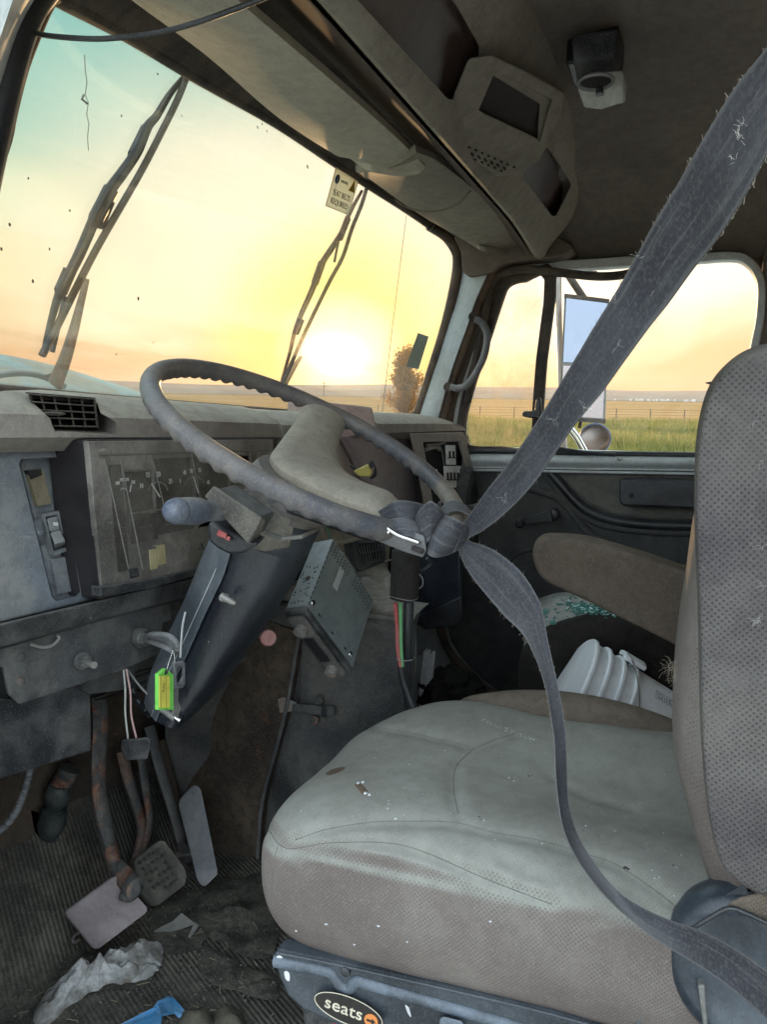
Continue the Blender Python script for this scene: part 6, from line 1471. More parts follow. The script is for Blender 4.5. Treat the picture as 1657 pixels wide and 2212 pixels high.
# ------------------------------------------------------------------ passenger seat
ps = thing('passenger_seat', V(2.0, .1, .1), 'dark passenger seat behind the armrest, its cushion strewn with broken green glass', 'truck seat')
pe = [(1130, 1400), (1150, 1378), (1175, 1360), (1224, 1342), (1285, 1333), (1332, 1338), (1380, 1354), (1424, 1375), (1480, 1405), (1560, 1450)]
Pn = smooth([q(x, y, 1.72) for x, y in pe], 3)
far_ = [q(x, y, 2.15) for x, y in [(1148, 1345), (1150, 1320), (1158, 1298), (1193, 1283), (1224, 1279), (1290, 1279), (1380, 1284), (1460, 1290), (1540, 1296), (1640, 1300)]]
Fn = smooth(far_, 3)
def pst(u, v):
    k = u*(len(Pn)-1); i = min(int(k), len(Pn)-2); f = k-i
    a = lerp(Pn[i], Pn[i+1], f); c = lerp(Fn[i], Fn[i+1], f)
    p = lerp(a, c, v); return p + V(0, 0, .015*math.sin(PI*v))
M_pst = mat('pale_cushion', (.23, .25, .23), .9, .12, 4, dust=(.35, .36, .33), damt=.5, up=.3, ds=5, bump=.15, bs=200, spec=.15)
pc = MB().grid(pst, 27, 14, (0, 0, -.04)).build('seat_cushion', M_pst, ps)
def psd(u, v):
    k = u*(len(Pn)-1); i = min(int(k), len(Pn)-2); f = k-i
    a = lerp(Pn[i], Pn[i+1], f)
    th = v*PI/2
    if v < .3: t_ = v/.3*PI/2; return a + V(-.03*math.sin(t_), 0, -.03*(1-math.cos(t_))+.002)
    return a + V(-.03, 0, -.03-(v-.3)*.30)
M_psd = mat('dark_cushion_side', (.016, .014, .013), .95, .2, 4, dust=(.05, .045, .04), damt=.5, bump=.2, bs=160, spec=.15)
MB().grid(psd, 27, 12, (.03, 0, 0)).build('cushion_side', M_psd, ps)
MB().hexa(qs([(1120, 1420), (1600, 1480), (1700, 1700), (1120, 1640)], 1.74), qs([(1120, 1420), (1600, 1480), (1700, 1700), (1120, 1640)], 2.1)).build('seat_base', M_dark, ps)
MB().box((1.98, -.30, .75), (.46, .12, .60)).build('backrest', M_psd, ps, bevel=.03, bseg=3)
pct = bvh(pc)
b = MB(); M_bg = mat('broken_glass', (.10, .27, .23), .15, .2, 40, bump=.05, spec=.8)
random.seed(8)
def shard(x, y, s_):
    p = hit(pct, x, y, .003)
    if p is None: return
    a = random.uniform(0, PI); ax1 = V(math.cos(a), math.sin(a), random.uniform(-.4, .4)).normalized(); ax2 = ax1.cross(V(random.uniform(-.4, .4), .1, 1)).normalized()
    b.box(p, (s_, s_*random.uniform(.5, 1), s_*.5), (ax1, ax2, ax1.cross(ax2)))
for k in range(230):
    x = random.gauss(1272, 24); y = 1318+(x-1272)*.16+random.gauss(0, 5.5); shard(x, y, random.uniform(.004, .009))
for k in range(30): shard(random.gauss(1180, 8), random.gauss(1323, 3), random.uniform(.004, .007))
for k in range(14): shard(random.gauss(1198, 4), random.gauss(1345, 4), random.uniform(.004, .008))
for k in range(40): shard(random.uniform(1180, 1340), random.uniform(1284, 1345), random.uniform(.003, .006))
b.build('broken_glass', M_bg, label='pile of greenish broken safety glass on the passenger seat', cat='broken glass', kind='stuff')

# ------------------------------------------------------------------ plastic bucket between the seats
bu = thing('bucket', q(1400, 1640, D=1.6), 'white plastic bucket lying on its side between the seats, speckled with dirt', 'bucket')
A = (RT*-.86 + UP*.50 + FW*.12).normalized()
C0 = q(1206, 1512, D=1.60)
M_bkt = mat('bucket_plastic', (.84, .88, .90), .42, .04, 5, dust=(.55, .55, .52), damt=.25, grime=.15, ds=6, bump=.05, specks=1.3, speckcol=(.14, .13, .11))
prof_ = [(0, .150), (.004, .1535), (.009, .1535), (.011, .1475), (.034, .1470), (.036, .1530), (.041, .1530), (.043, .1460), (.066, .1455), (.068, .1515), (.073, .1515), (.075, .1450), (.098, .1445), (.100, .1500), (.104, .1500), (.106, .1440), (.20, .1415), (.36, .1370), (.37, .130)]
bo = MB().lathe(C0, -A, prof_, 72).build('bucket_shell', M_bkt, bu, smooth=35)
def bs(u, ang, r):   # point on the bucket side; ang measured from the upper edge toward the camera
    e1 = (UP*.86 + RT*.50); e1 = (e1-A*e1.dot(A)).normalized(); e2 = e1.cross(A).normalized()
    if e2.dot(FW) > 0: e2 = -e2
    return C0 - A*u + (e1*math.cos(ang)+e2*math.sin(ang))*r
ear = MB()
for u0, u1 in ((.078, .100),):
    g_ = [[bs(u0-.014+.05*f, -.10+.38*k/6, .158+.002*math.sin(PI*k/6)) for k in range(7)] for f in (0, .33, .66, 1)]
    ear.add([p for r in g_ for p in r], [(i*7+j, i*7+j+1, (i+1)*7+j+1, (i+1)*7+j) for i in range(3) for j in range(6)])
ear.build('handle_ear', M_bkt, bu, solid=.010, bevel=.002)
MB().tube(smooth([bs(.070, .12, .166), bs(.078, .25, .163), bs(.092, .42, .1535), bs(.104, .7, .150), bs(.118, 1.0, .147), bs(.130, 1.3, .147)], 6), .0016, 8).build('wire_handle', M_steel, bu)
lb = MB()
for k in range(5):
    u0 = .145+.024*k
    lb.tube([bs(u0, .50, .1447), bs(u0+.020, .50, .1447), bs(u0+.020, .66, .1447), bs(u0, .66, .1447)], .0005, 4, True)
    if k < 3: lb.tube([bs(u0+.006, .54, .1447), bs(u0+.014, .54, .1447), bs(u0+.014, .62, .1447), bs(u0+.006, .62, .1447)], .0008, 4, True)
    else: lb.tube([bs(u0, .66, .1447), bs(u0+.01, .56, .1447), bs(u0+.02, .52, .1447)], .0008, 4)
lb.build('printed_symbols', mat('print_dark', (.16, .18, .20), .7), bo)

# ------------------------------------------------------------------ seat belt
M_belt = beltmat('belt_web', (.050, .051, .060), (.17, .17, .165))
belt = thing('seat_belt', q(1000, 1150, .86), 'frayed dark grey seat belt knotted round the lower rim of the steering wheel', 'seat belt')
ul = [(1700, 30, .47), (1657, 105, .49), (1590, 190, .52), (1525, 295, .555), (1468, 395, .59), (1412, 488, .62), (1385, 538, .635), (1340, 618, .66), (1290, 698, .69), (1250, 765, .715), (1200, 848, .745), (1150, 928, .775), (1100, 1000, .81), (1060, 1050, .835), (1024, 1100, .855), (1000, 1130, .865)]
ur = [(1720, 215, .47), (1657, 335, .50), (1600, 440, .53), (1540, 530, .565), (1500, 578, .59), (1442, 658, .625), (1402, 708, .645), (1342, 790, .675), (1300, 848, .70), (1242, 918, .735), (1192, 990, .765), (1152, 1046, .79), (1110, 1092, .82), (1066, 1130, .84), (1030, 1154, .86), (1004, 1164, .872)]
A_ = smooth([q(*p) for p in ul], 5); B_ = smooth([q(*p) for p in ur], 5)
bw = MB().ribbon(A_, B_, .0016, 8, .002).build('shoulder_strap', M_belt, belt, smooth=60)
ll = [(985, 1172, .87), (1000, 1212, .868), (1016, 1240, .866), (1040, 1272, .862), (1090, 1330, .85), (1130, 1371, .84), (1160, 1428, .83), (1180, 1490, .82), (1190, 1545, .81), (1198, 1602, .80), (1200, 1662, .79), (1205, 1722, .785), (1217, 1790, .78), (1245, 1853, .775), (1288, 1913, .765), (1338, 1965, .755), (1400, 2017, .735), (1450, 2050, .718), (1520, 2092, .695), (1600, 2150, .67), (1680, 2222, .64)]
lr = [(1004, 1160, .882), (1022, 1172, .882), (1045, 1178, .88), (1080, 1196, .876), (1130, 1240, .868), (1168, 1305, .86), (1182, 1375, .85), (1196, 1440, .84), (1209, 1500, .83), (1219, 1560, .82), (1223, 1620, .812), (1225, 1700, .808), (1231, 1752, .804), (1251, 1810, .80), (1288, 1870, .79), (1332, 1922, .775), (1384, 1958, .752), (1450, 1988, .732), (1520, 2012, .705), (1600, 2056, .675), (1690, 2120, .645)]
A2, B2_ = smooth([q(*p) for p in ll], 5), smooth([q(*p) for p in lr], 5)
MB().ribbon(A2, B2_, .0016, 8, .002).build('lap_strap', M_belt, belt, smooth=60)
# frayed edges
M_fray = mat('fray', (.36, .31, .24), .95)
b = MB(); random.seed(4)
def fray(curve, n, out, r=.00013, L=.0024):
    for k in range(n):
        i = random.randrange(1, len(curve)-1); p = lerp(curve[i], curve[i+1], random.random())
        d = (V(random.uniform(-.3, .3), random.uniform(-.3, .3), random.uniform(-.3, .3)) + out(i)).normalized()
        l_ = L*random.choice((.3, .4, .5, .6, 1.0, 1.8)); m_ = p+d*l_*.5
        b.tube([p, m_, m_+(d+V(random.uniform(-.6, .6), random.uniform(-.6, .6), random.uniform(-.6, .6))).normalized()*l_*.5], r, 4)
fray(A_, 230, lambda i: (A_[i]-B_[i]).normalized()); fray(B_, 110, lambda i: (B_[i]-A_[i]).normalized())
fray(A2[:60], 120, lambda i: (A2[i]-B2_[i]).normalized(), L=.0022); fray(B2_[:60], 90, lambda i: (B2_[i]-A2[i]).normalized(), L=.0022)
b.build('frayed_edge', M_fray, belt, kind='stuff')
bt = bvh(bw)
for x, y, n, s_ in ((1600, 300, 12, .006), (1610, 270, 6, .005), (1590, 345, 5, .004), (1340, 745, 5, .007), (1270, 880, 9, .008), (1200, 905, 5, .007), (1090, 1070, 8, .008), (1335, 650, 4, .005), (1410, 640, 3, .005), (1240, 925, 4, .006), (1385, 555, 5, .007)):
    t_ = tuft(x, y, n, s_, bt)
    if t_: t_.build('cobweb_tuft', M_web, belt)
# knot round the rim
def band(E1, E2, X1, X2, nm, cup=.006, n=6):
    a = smooth([q(x, y, xx) for (x, y), xx in zip(E1, X1)], n); c = smooth([q(x, y, xx) for (x, y), xx in zip(E2, X2)], n)
    return MB().ribbon(a, c, .0026, 8, cup).build(nm, M_belt, belt, smooth=60)
def rimwrap(deg, wdt, r, nm, tilt=0.0):
    th = math.radians(deg); rad = Wa*math.cos(th)+Wb*math.sin(th); tg = Wa*-math.sin(th)+Wb*math.cos(th); c = WC+rad*WR
    tg = (tg+rad*tilt).normalized(); e2_ = Wn; e1_ = rad
    a, d = [], []
    for i in range(29):
        f = 2*PI*i/28; rr_ = r*(1+.03*math.sin(3*f)); o_ = e1_*math.cos(f)*rr_ + e2_*math.sin(f)*rr_
        a.append(c+o_-tg*wdt/2); d.append(c+o_+tg*wdt/2)
    return MB().ribbon(a, d, .0018, 8, .001).build(nm, M_belt, belt, smooth=60)
rimwrap(268, .040, .0185, 'knot_wrap', .15)
rimwrap(286, .038, .0225, 'knot_wrap', -.2)
band([(818, 1104), (836, 1092), (851, 1083), (880, 1082), (917, 1090)], [(850, 1142), (870, 1150), (890, 1154), (905, 1156), (925, 1150)], [.815, .80, .79, .80, .82], [.80, .79, .79, .80, .82], 'knot_flap', .0015)
band([(832, 1133), (852, 1120), (880, 1122), (905, 1135)], [(856, 1154), (876, 1158), (898, 1160), (922, 1150)], [.79, .785, .79, .80], [.785, .78, .785, .80], 'knot_fold', .001)
band([(898, 1122), (906, 1104), (918, 1090), (931, 1082), (948, 1094), (962, 1110)], [(903, 1168), (912, 1174), (920, 1175), (930, 1164), (938, 1152), (946, 1140)], [.80, .79, .785, .78, .785, .80], [.80, .795, .79, .79, .80, .81], 'knot_loop', .0012)
band([(962, 1112), (985, 1120), (1003, 1130), (1012, 1138)], [(922, 1180), (926, 1198), (946, 1203), (978, 1194)], [.80, .79, .80, .83], [.80, .785, .79, .82], 'knot_loop', .004, 8)
band([(1003, 1128), (1012, 1138), (1010, 1152)], [(980, 1192), (996, 1182), (1005, 1168)], [.80, .82, .85], [.80, .82, .85], 'knot_fold', .001)
# buckle tongue
tp_ = [(787, 1140), (800, 1136), (834, 1140), (889, 1164), (918, 1176), (922, 1190), (914, 1206), (873, 1194), (809, 1168), (796, 1156)]
MB().hexa([q(x, y, .782) for x, y in tp_], [q(x, y, .782)+V(.004, .002, .010) for x, y in tp_]).build('buckle_body', mat('buckle_black', (.025, .025, .028), .25, .2, 8, dust=(.16, .16, .15), damt=.3, spec=.7), belt, bevel=.004, bseg=3)
MB().tube(smooth(qs([(781, 1124), (800, 1126), (826, 1132), (838, 1142), (860, 1156), (888, 1166), (905, 1172)], .776), 5), .0026, 10).tube(smooth(qs([(781, 1125), (786, 1136), (800, 1140), (826, 1148), (842, 1150)], .776), 5), .0022, 10).build('tongue_loop', M_chrome, belt)
MB().tube(qs([(890, 1183), (913, 1192)], .779), .003, 8).build('tongue_slot', M_dark, belt)
# ------------------------------------------------------------------ wipers, stickers, bonnet
M_wip = mat('wiper_black', (.012, .014, .014), .5, .3, 8, dust=(.06, .055, .045), damt=.3, bump=.2, rust=.12, grime=.1)
M_wbacklit = mat('wiper_backlit', (.10, .055, .03), .7, .3, 8, dust=(.2, .14, .09), damt=.4, bump=.3, rust=.9)  # orange-brown of the backlight painted into the second wiper's bow
def wiper(blade, bow, clips, arm, label, k=1.0):
    w = thing('windscreen_wiper', qw(*blade[-1], off=.03), label, 'wiper', 'windscreen wipers')
    P = smooth([qw(x, y, .022) for x, y in blade], 5)
    MB().tube(P, .0062*k, 8, rx=.85, up=V(0, 1, .2)).build('rubber_blade', M_wip, w)
    P = smooth([qw(x, y, .030) for x, y in bow], 5)
    MB().tube(P, lambda t_: (.0040+.0050*math.sin(PI*min(1, max(0, t_))))*k, 8, up=V(0, 1, .2)).build('bow', M_wbacklit if k < 1 else M_wip, w)
    b = MB()
    for (x0, y0), (x1, y1), r in clips: b.tube([qw(x0, y0, .034), qw((x0+x1)/2, (y0+y1)/2, .040), qw(x1, y1, .034)], r*k, 8)
    b.build('pivot_clip', M_wip, w)
    if arm:
        MB().tube(smooth([qw(x, y, o_) for x, y, o_ in arm], 5), lambda t_: (.006+.010*t_)*k, 8, rx=.5, up=V(0, 1, .2)).build('wiper_arm', mat('arm_rust', (.17, .12, .075), .7, .3, 10, dust=(.3, .24, .16), damt=.5, rust=.5), w)
    return w
wiper([(404, 162), (386, 208), (360, 262), (302, 374), (214, 526), (160, 630), (122, 706), (90, 768)],
      [(398, 164), (366, 204), (338, 250), (318, 274), (296, 326), (262, 376), (236, 412), (205, 470), (172, 546), (142, 606), (128, 632), (112, 684), (96, 748)],
      [((316, 276), (286, 336), .009), ((240, 408), (206, 474), .0125), ((236, 432), (214, 486), .009), ((150, 584), (130, 630), .010), ((140, 640), (112, 760), .004)],
      [(187, 602, .05), (172, 660, .055), (158, 715, .06), (140, 775, .07), (118, 830, .09)],
      'large rusty windscreen wiper standing across the driver side of the glass')
wiper([(794, 399), (782, 440), (760, 495), (740, 556), (712, 608), (672, 690), (640, 760), (612, 826)],
      [(782, 412), (766, 440), (750, 472), (736, 506), (714, 540), (694, 572), (684, 602), (668, 640), (650, 680), (636, 718), (624, 768), (608, 824)],
      [((752, 470), (734, 516), .009), ((696, 566), (680, 612), .011), ((734, 506), (722, 566), .004), ((652, 690), (640, 720), .008)],
      [(650, 770, .05), (630, 800, .05), (600, 850, .06)],
      'rusty-armed windscreen wiper beside the seat belt sticker, its bow coloured orange for the backlight', .9)
# stickers on the inside of the glass
def wquad(c, off): return [qw(x, y, off) for x, y in c]
sq = [(725, 361), (776, 387), (752, 465), (702, 445)]
def papermat(name, c):
    m, t, o = newmat(name)
    d = t.nodes.new('ShaderNodeBsdfDiffuse'); d.inputs[0].default_value = c+(1,); l_ = t.nodes.new('ShaderNodeBsdfTranslucent'); l_.inputs[0].default_value = c+(1,)
    ms = t.nodes.new('ShaderNodeMixShader'); ms.inputs[0].default_value = .7; t.links.new(d.outputs[0], ms.inputs[1]); t.links.new(l_.outputs[0], ms.inputs[2]); t.links.new(ms.outputs[0], o.inputs[0])
    return m
M_stk = papermat('sticker_cream', (.82, .78, .64))
sb = thing('seat_belt_sticker', qw(739, 413, -.004), 'cream seat belts required sticker at the top of the windscreen', 'sticker')
Q = wquad(sq, -.004); MB().prism(Q, (0, -.0006, 0)).build('sticker_face', M_stk, sb, smooth=0)
Q = [p+V(0, -.0010, 0) for p in Q]
su = (Q[1]-Q[0]); sv = (Q[0]-Q[3]); W_, H_ = su.length, sv.length
def sp_(u, v): return lerp(lerp(Q[0], Q[1], u), lerp(Q[3], Q[2], u), v)
M_ink = mat('sticker_ink', (.16, .15, .13), .6, .05); M_blue = mat('sticker_blue', (.08, .13, .30), .6, .05); M_yel = mat('sticker_yellow', (.66, .42, .03), .6, .05)
MB().tube([sp_(.02, .02), sp_(.98, .02), sp_(.98, .98), sp_(.02, .98)], .0006, 4, True).build('sticker_border', mat('sticker_brown', (.25, .13, .08), .6), sb)
text('SEAT BELTS', H_*.20, M_ink, sb, sp_(.50, .60)+V(0, -.0005, 0), su, sv, name='sticker_text', xs=.78)
text('REQUIRED', H_*.20, M_ink, sb, sp_(.50, .82)+V(0, -.0005, 0), su, sv, name='sticker_text', xs=.86)
text('NABORS', H_*.10, M_ink, sb, sp_(.46, .26)+V(0, -.0005, 0), su, sv, name='sticker_text', xs=.85)
c_ = sp_(.16, .26)+V(0, -.0006, 0); su_, sv_ = su.normalized(), sv.normalized()
MB().prism([c_+su_*(math.cos(a)*W_*.09)+sv_*(math.sin(a)*H_*.12) for a in [2*PI*i/24 for i in range(24)]], (0, -.0004, 0)).build('logo_disc', M_blue, sb, smooth=0)
MB().prism([c_+V(0, -.0006, 0)+su_*a+sv_*d for a, d in ((-.002, -.008), (.002, -.008), (.0008, .009), (-.0008, .009))], (0, -.0003, 0)).build('logo_derrick', M_stk, sb, smooth=0)
MB().prism([sp_(.70, .40), sp_(.96, .40), sp_(.83, .08)], (0, -.0006, 0)).build('warning_triangle', M_yel, sb, smooth=0)
MB().tube([sp_(.77, .34)+V(0, -.001, 0), sp_(.83, .25)+V(0, -.001, 0), sp_(.89, .34)+V(0, -.001, 0)], .0007, 5).build('triangle_mark', M_ink, sb)
MB().tube([sp_(.18, .36)+V(0, -.0008, 0), sp_(.17, .55)+V(0, -.0008, 0), sp_(.20, .74)+V(0, -.0008, 0)], .0008, 5).build('scratch', mat('sticker_white', (.8, .8, .75), .6), sb)
s2 = thing('permit_sticker', qw(902, 760, -.004), 'small grey green permit sticker near the right edge of the windscreen', 'sticker')
Q2 = wquad([(903, 719), (926, 727), (904, 798), (877, 792)], -.004); MB().prism(Q2, (0, -.0006, 0)).build('sticker_face', papermat('sticker_green', (.30, .34, .33)), s2, smooth=0)
Q2 = [p+V(0, -.001, 0) for p in Q2]
def s2p(u, v): return lerp(lerp(Q2[0], Q2[1], u), lerp(Q2[3], Q2[2], u), v)
b = MB()
for u in (.25, .45, .62, .78):
    for k in range(9): b.tube([s2p(u, .2+.065*k), s2p(u, .2+.065*k+.035*(.4+((k*7+int(u*20)) % 5)/5))], .0006, 4)
b.build('faded_print', mat('faded_ink', (.10, .12, .09), .7), s2)
# bonnet and cowl seen through the glass
M_hood = mat('hood_paint', (.22, .33, .31), .5, .2, 5, dust=(.33, .27, .18), damt=.8, ds=9, up=.1, bump=.1, bs=60, specks=.8)
def hd2(u, v):
    X = .50 + 1.75*u; Y = 1.06 + 1.4*v
    return V(X, Y, .99 + .125*min(1, .15+(Y-1.06)/.26)*max(-.9, 1-abs((X-.95)/.72)**2) - .05*(v-.17) - .4*max(0, v-.5)**1.5)
MB().grid(hd2, 28, 20, (0, 0, -.05)).build('bonnet', M_hood, cab, label='dusty pale bonnet seen through the windscreen')
MB().box((1.45, 1.10, .93), (1.75, .30, .12)).build('cowl', M_hood, cab, bevel=.03)
MB().box((1.45, 1.95, .40), (1.5, 1.2, 1.1)).build('engine_bay', M_dark, cab, bevel=.03)
MB().tube(smooth([q(x, y, Y=1.10) for x, y in ((-20, 812), (30, 806), (70, 808), (105, 818), (138, 834))], 5), .006, 8).build('washer_hose', mat('hose_pale', (.30, .31, .29), .6, .2), cab)
MB().hexa([q(92, 812, Y=1.06), q(112, 832, Y=1.06), q(140, 838, Y=1.06), q(110, 806, Y=1.06)], [q(92, 812, Y=1.08), q(112, 832, Y=1.08), q(140, 838, Y=1.08), q(110, 806, Y=1.08)]).build('wiper_spindle', M_steel, cab)
MB().tube([q(878, 466, Y=1.35), q(856, 640, Y=1.35), q(828, 872, Y=1.35), q(824, 905, Y=1.35)], lambda t_: .0014+.0014*t_, 6).build('whip_antenna', M_black, label='thin whip antenna standing outside the windscreen', cat='antenna')

# ------------------------------------------------------------------ door mirror outside the passenger window
mir = thing('wing_mirror', q(1260, 990, 2.75), 'tall west coast door mirror with a round spot mirror below, outside the passenger window', 'door mirror')
M_mir = newmat('mirror_glass'); mm, t_, o_ = M_mir
g_ = t_.nodes.new('ShaderNodeBsdfPrincipled'); g_.inputs['Base Color'].default_value = (.24, .27, .34, 1); g_.inputs['Metallic'].default_value = 1; g_.inputs['Roughness'].default_value = .12
t_.links.new(g_.outputs[0], o_.inputs[0])
def mq(x, y, d=0.0): return q(x, y, 2.68+.165*(x-1222)/94+d)
MB().hexa([mq(1220, 634), mq(1317, 646), mq(1308, 914), mq(1208, 906)], [mq(1220, 634, .05), mq(1317, 646, .05), mq(1308, 914, .05), mq(1208, 906, .05)]).build('mirror_head', M_steel, mir, bevel=.004)
MB().prism([mq(1224, 644, -.003), mq(1312, 655, -.003), mq(1307, 785, -.003), mq(1217, 782, -.003)], (.004, 0, 0)).build('mirror_glass', mm, mir, smooth=0)
m2_ = newmat('spot_glass'); g_ = m2_[1].nodes.new('ShaderNodeBsdfPrincipled'); g_.inputs['Base Color'].default_value = (.36, .31, .31, 1); g_.inputs['Metallic'].default_value = 1; g_.inputs['Roughness'].default_value = .25; m2_[1].links.new(g_.outputs[0], m2_[2].inputs[0])
MB().prism([mq(1217, 790, -.003), mq(1307, 792, -.003), mq(1303, 904, -.003), mq(1212, 898, -.003)], (.004, 0, 0)).build('lower_glass', m2_[0], mir, smooth=0)
MB().prism([mq(1220, 634, -.005), mq(1317, 646, -.005), mq(1316, 654, -.005), mq(1219, 643, -.005)], (.01, 0, 0)).build('head_trim', M_rub, mir)
MB().prism([mq(1209, 899, -.005), mq(1309, 906, -.005), mq(1308, 915, -.005), mq(1208, 908, -.005)], (.01, 0, 0)).build('head_trim', M_rub, mir)
MB().tube(qs([(1206, 560), (1208, 700), (1214, 860), (1222, 1000)], 2.80), .0115, 10).build('mirror_post', mat('post_alloy', (.42, .38, .35), .4, .1, metal=.5), mir)
MB().tube(qs([(1216, 575), (1240, 612), (1262, 645)], 2.80), .013, 10).build('upper_strut', M_rub, mir)
MB().tube(qs([(1205, 560), (1205, 600)], 2.80), .013, 10).tube(qs([(1170, 585), (1290, 590)], 2.84), .008, 8).build('top_bracket', M_rub, mir)
MB().tube(qs([(1216, 905), (1248, 945), (1278, 1000)], 2.70), .014, 12).build('chrome_arm', M_chrome, mir)
MB().tube(qs([(1256, 905), (1252, 925)], 2.74), .006, 8).build('spot_stem', M_rub, mir)
cm_ = q(1286, 948, 2.72); ctr_ = (V(-1, -.22, .05)).normalized()
sm = MB().lathe(cm_-ctr_*.02, ctr_, [(0, .04), (.008, .052), (.02, .056), (.024, .0545)], 40).build('spot_mirror_shell', mat('shell_blue', (.10, .16, .34), .4, .1), mir)
MB().lathe(cm_+ctr_*.003, ctr_, [(0, .0535), (.0015, .050), (.003, .036), (.004, .018), (.0044, .001)], 40).build('spot_mirror_glass', m2_[0], sm)

# ------------------------------------------------------------------ land outside
SLX, SLY = .0236*math.cos(yw), .0236*math.sin(yw)
def gz(x, y): return -1.12 + SLX*x + SLY*y
def gnd(n=64):
    b = MB(); R_ = [3, 6, 10, 16, 24, 35, 50, 70, 95, 130, 180, 260, 400, 650, 1000, 1600, 2600, 4200, 7000, 11000, 18000]
    vs = [V(0, 0, gz(0, 0))]; fs = []
    for r in R_:
        for i in range(n):
            a = 2*PI*i/n; x, y = r*math.cos(a), r*math.sin(a)
            vs.append(V(x, y, gz(x, y) + (.10*noise.noise(V(x*.06, y*.06, 0)) if r > 8 else 0)*min(3, r/40)))
    fs = [(0, 1+i, 1+(i+1) % n) for i in range(n)]
    for k in range(len(R_)-1):
        for i in range(n): fs.append((1+k*n+i, 1+(k+1)*n+i, 1+(k+1)*n+(i+1) % n, 1+k*n+(i+1) % n))
    return b.add(vs, fs)
m, t, o = newmat('field')
geo_ = t.nodes.new('ShaderNodeNewGeometry').outputs['Position']
ln_ = t.nodes.new('ShaderNodeVectorMath'); ln_.operation = 'LENGTH'; t.links.new(geo_, ln_.inputs[0]); dist = ln_.outputs['Value']
n1 = tnoise(t, geo_, .12, 6, .65); n2 = tnoise(t, geo_, .004, 5, .6); n3 = tnoise(t, geo_, 1.6, 5, .7)
nearc = mixc(ss(n1, .35, .65, t), (.045, .075, .022), (.10, .105, .035), t)
nearc = mixc(ss(n3, .4, .75, t), nearc, (.15, .12, .05), t)
fieldc = mixc(ss(n2, .35, .65, t), (.36, .21, .095), (.28, .175, .08), t)
dd = mth('ADD', dist, mth('MULTIPLY', n1, 14.0, tree=t), tree=t)
c = mixc(ss(dd, 62, 92, t), nearc, fieldc, t)
c = mixc(ss(dist, 20, 12, t), c, (.42, .40, .36), t)  # unseen ground by the truck paled to bounce light into the cab
c = mixc(ss(dist, 900, 1500, t), c, mixc(ss(n2, .45, .55, t), (.15, .12, .085), (.20, .15, .10), t), t)
bs_ = t.nodes.new('ShaderNodeBsdfDiffuse'); t.links.new(c, bs_.inputs[0]); t.links.new(bs_.outputs[0], o.inputs[0])
M_field = m
gnd().build('ground', M_field, kind='structure', smooth=60)
M_hill = mat('hill_scrub', (.16, .125, .095), .95, .3, .002, bump=.0)
def ridge(dist_, h, sd, wob, name, az0=-.9, az1=1.9, n=150):
    b = MB()
    def f(u, v):
        a = az0+(az1-az0)*u
        prof = h*(.80+.30*noise.noise(V(a*2.3, sd, 0))+.10*noise.noise(V(a*9, sd, 1))+wob*noise.noise(V(a*40, sd, 2)))
        r = dist_*(1+.16*v); x, y = r*math.cos(a), r*math.sin(a)
        return V(x, y, gz(x, y)-8+(prof+8)*math.sin(min(1, v*1.15)*PI/2)**1.3)
    b.grid(f, n, 10)
    return b.build(name, M_hill, kind='structure')
ridge(6500, 70, 1.0, .03, 'hills'); ridge(10500, 215, 4.2, .02, 'hills'); 
# distant settlement in the valley
M_twn = mat('town_wall', (.55, .50, .45), .8, .1); b = MB(); random.seed(15)
for k in range(26):
    a = yw - math.atan((random.uniform(1250, 1500)-CX)/FPX); r = random.uniform(2600, 3400); x, y = r*math.cos(a), r*math.sin(a)
    o_ = MB().hexa([V(x+i*7-3, y+j*5, gz(x, y)-1) for i, j in ((0, 0), (2, 0), (2, 1.6), (0, 1.6))], [V(x+i*7-3, y+j*5, gz(x, y)+random.uniform(4, 8)) for i, j in ((0, 0), (2, 0), (2, 1.6), (0, 1.6))])
    o_.build('far_building', M_twn, label='one of the tiny pale buildings far off in the valley beyond the wire fence', cat='building', group='far buildings in the valley')
# fence
fen = thing('wire_fence', q(1300, 905, D=74), 'thin dark wire fence on posts across the tan field beyond the grass', 'fence')
M_post = mat('fence_post', (.10, .08, .06), .8, .3)
def fpt(px, dz=0.0, D=72):
    a = yw - math.atan((px-CX)/FPX); r = D/math.cos(a-yw); x, y = r*math.cos(a), r*math.sin(a); return V(x, y, gz(x, y)+dz)
pxs = [740+73*i for i in range(14)]
for x in pxs: MB().tube([fpt(x, -.1), fpt(x, 1.28)], .045, 6).build('post', M_post, fen)
for z_ in (1.22, .98, .72, .45): MB().tube([fpt(x, z_) for x in range(640, 1760, 40)], .014, 4).build('wire', M_post, fen)
# utility pylon on the skyline
py = MB(); p0 = fpt(697, 0, 2200)
py.tube([p0, p0+V(0, 0, 44)], 1.2, 6).tube([p0+V(-6, 6, 36), p0+V(6, -6, 36)], .9, 5).tube([p0+V(-5, 5, 28), p0+V(5, -5, 28)], .9, 5)
py.build('power_pylon', M_post, label='tiny power pylon on the skyline left of the sun', cat='pylon')
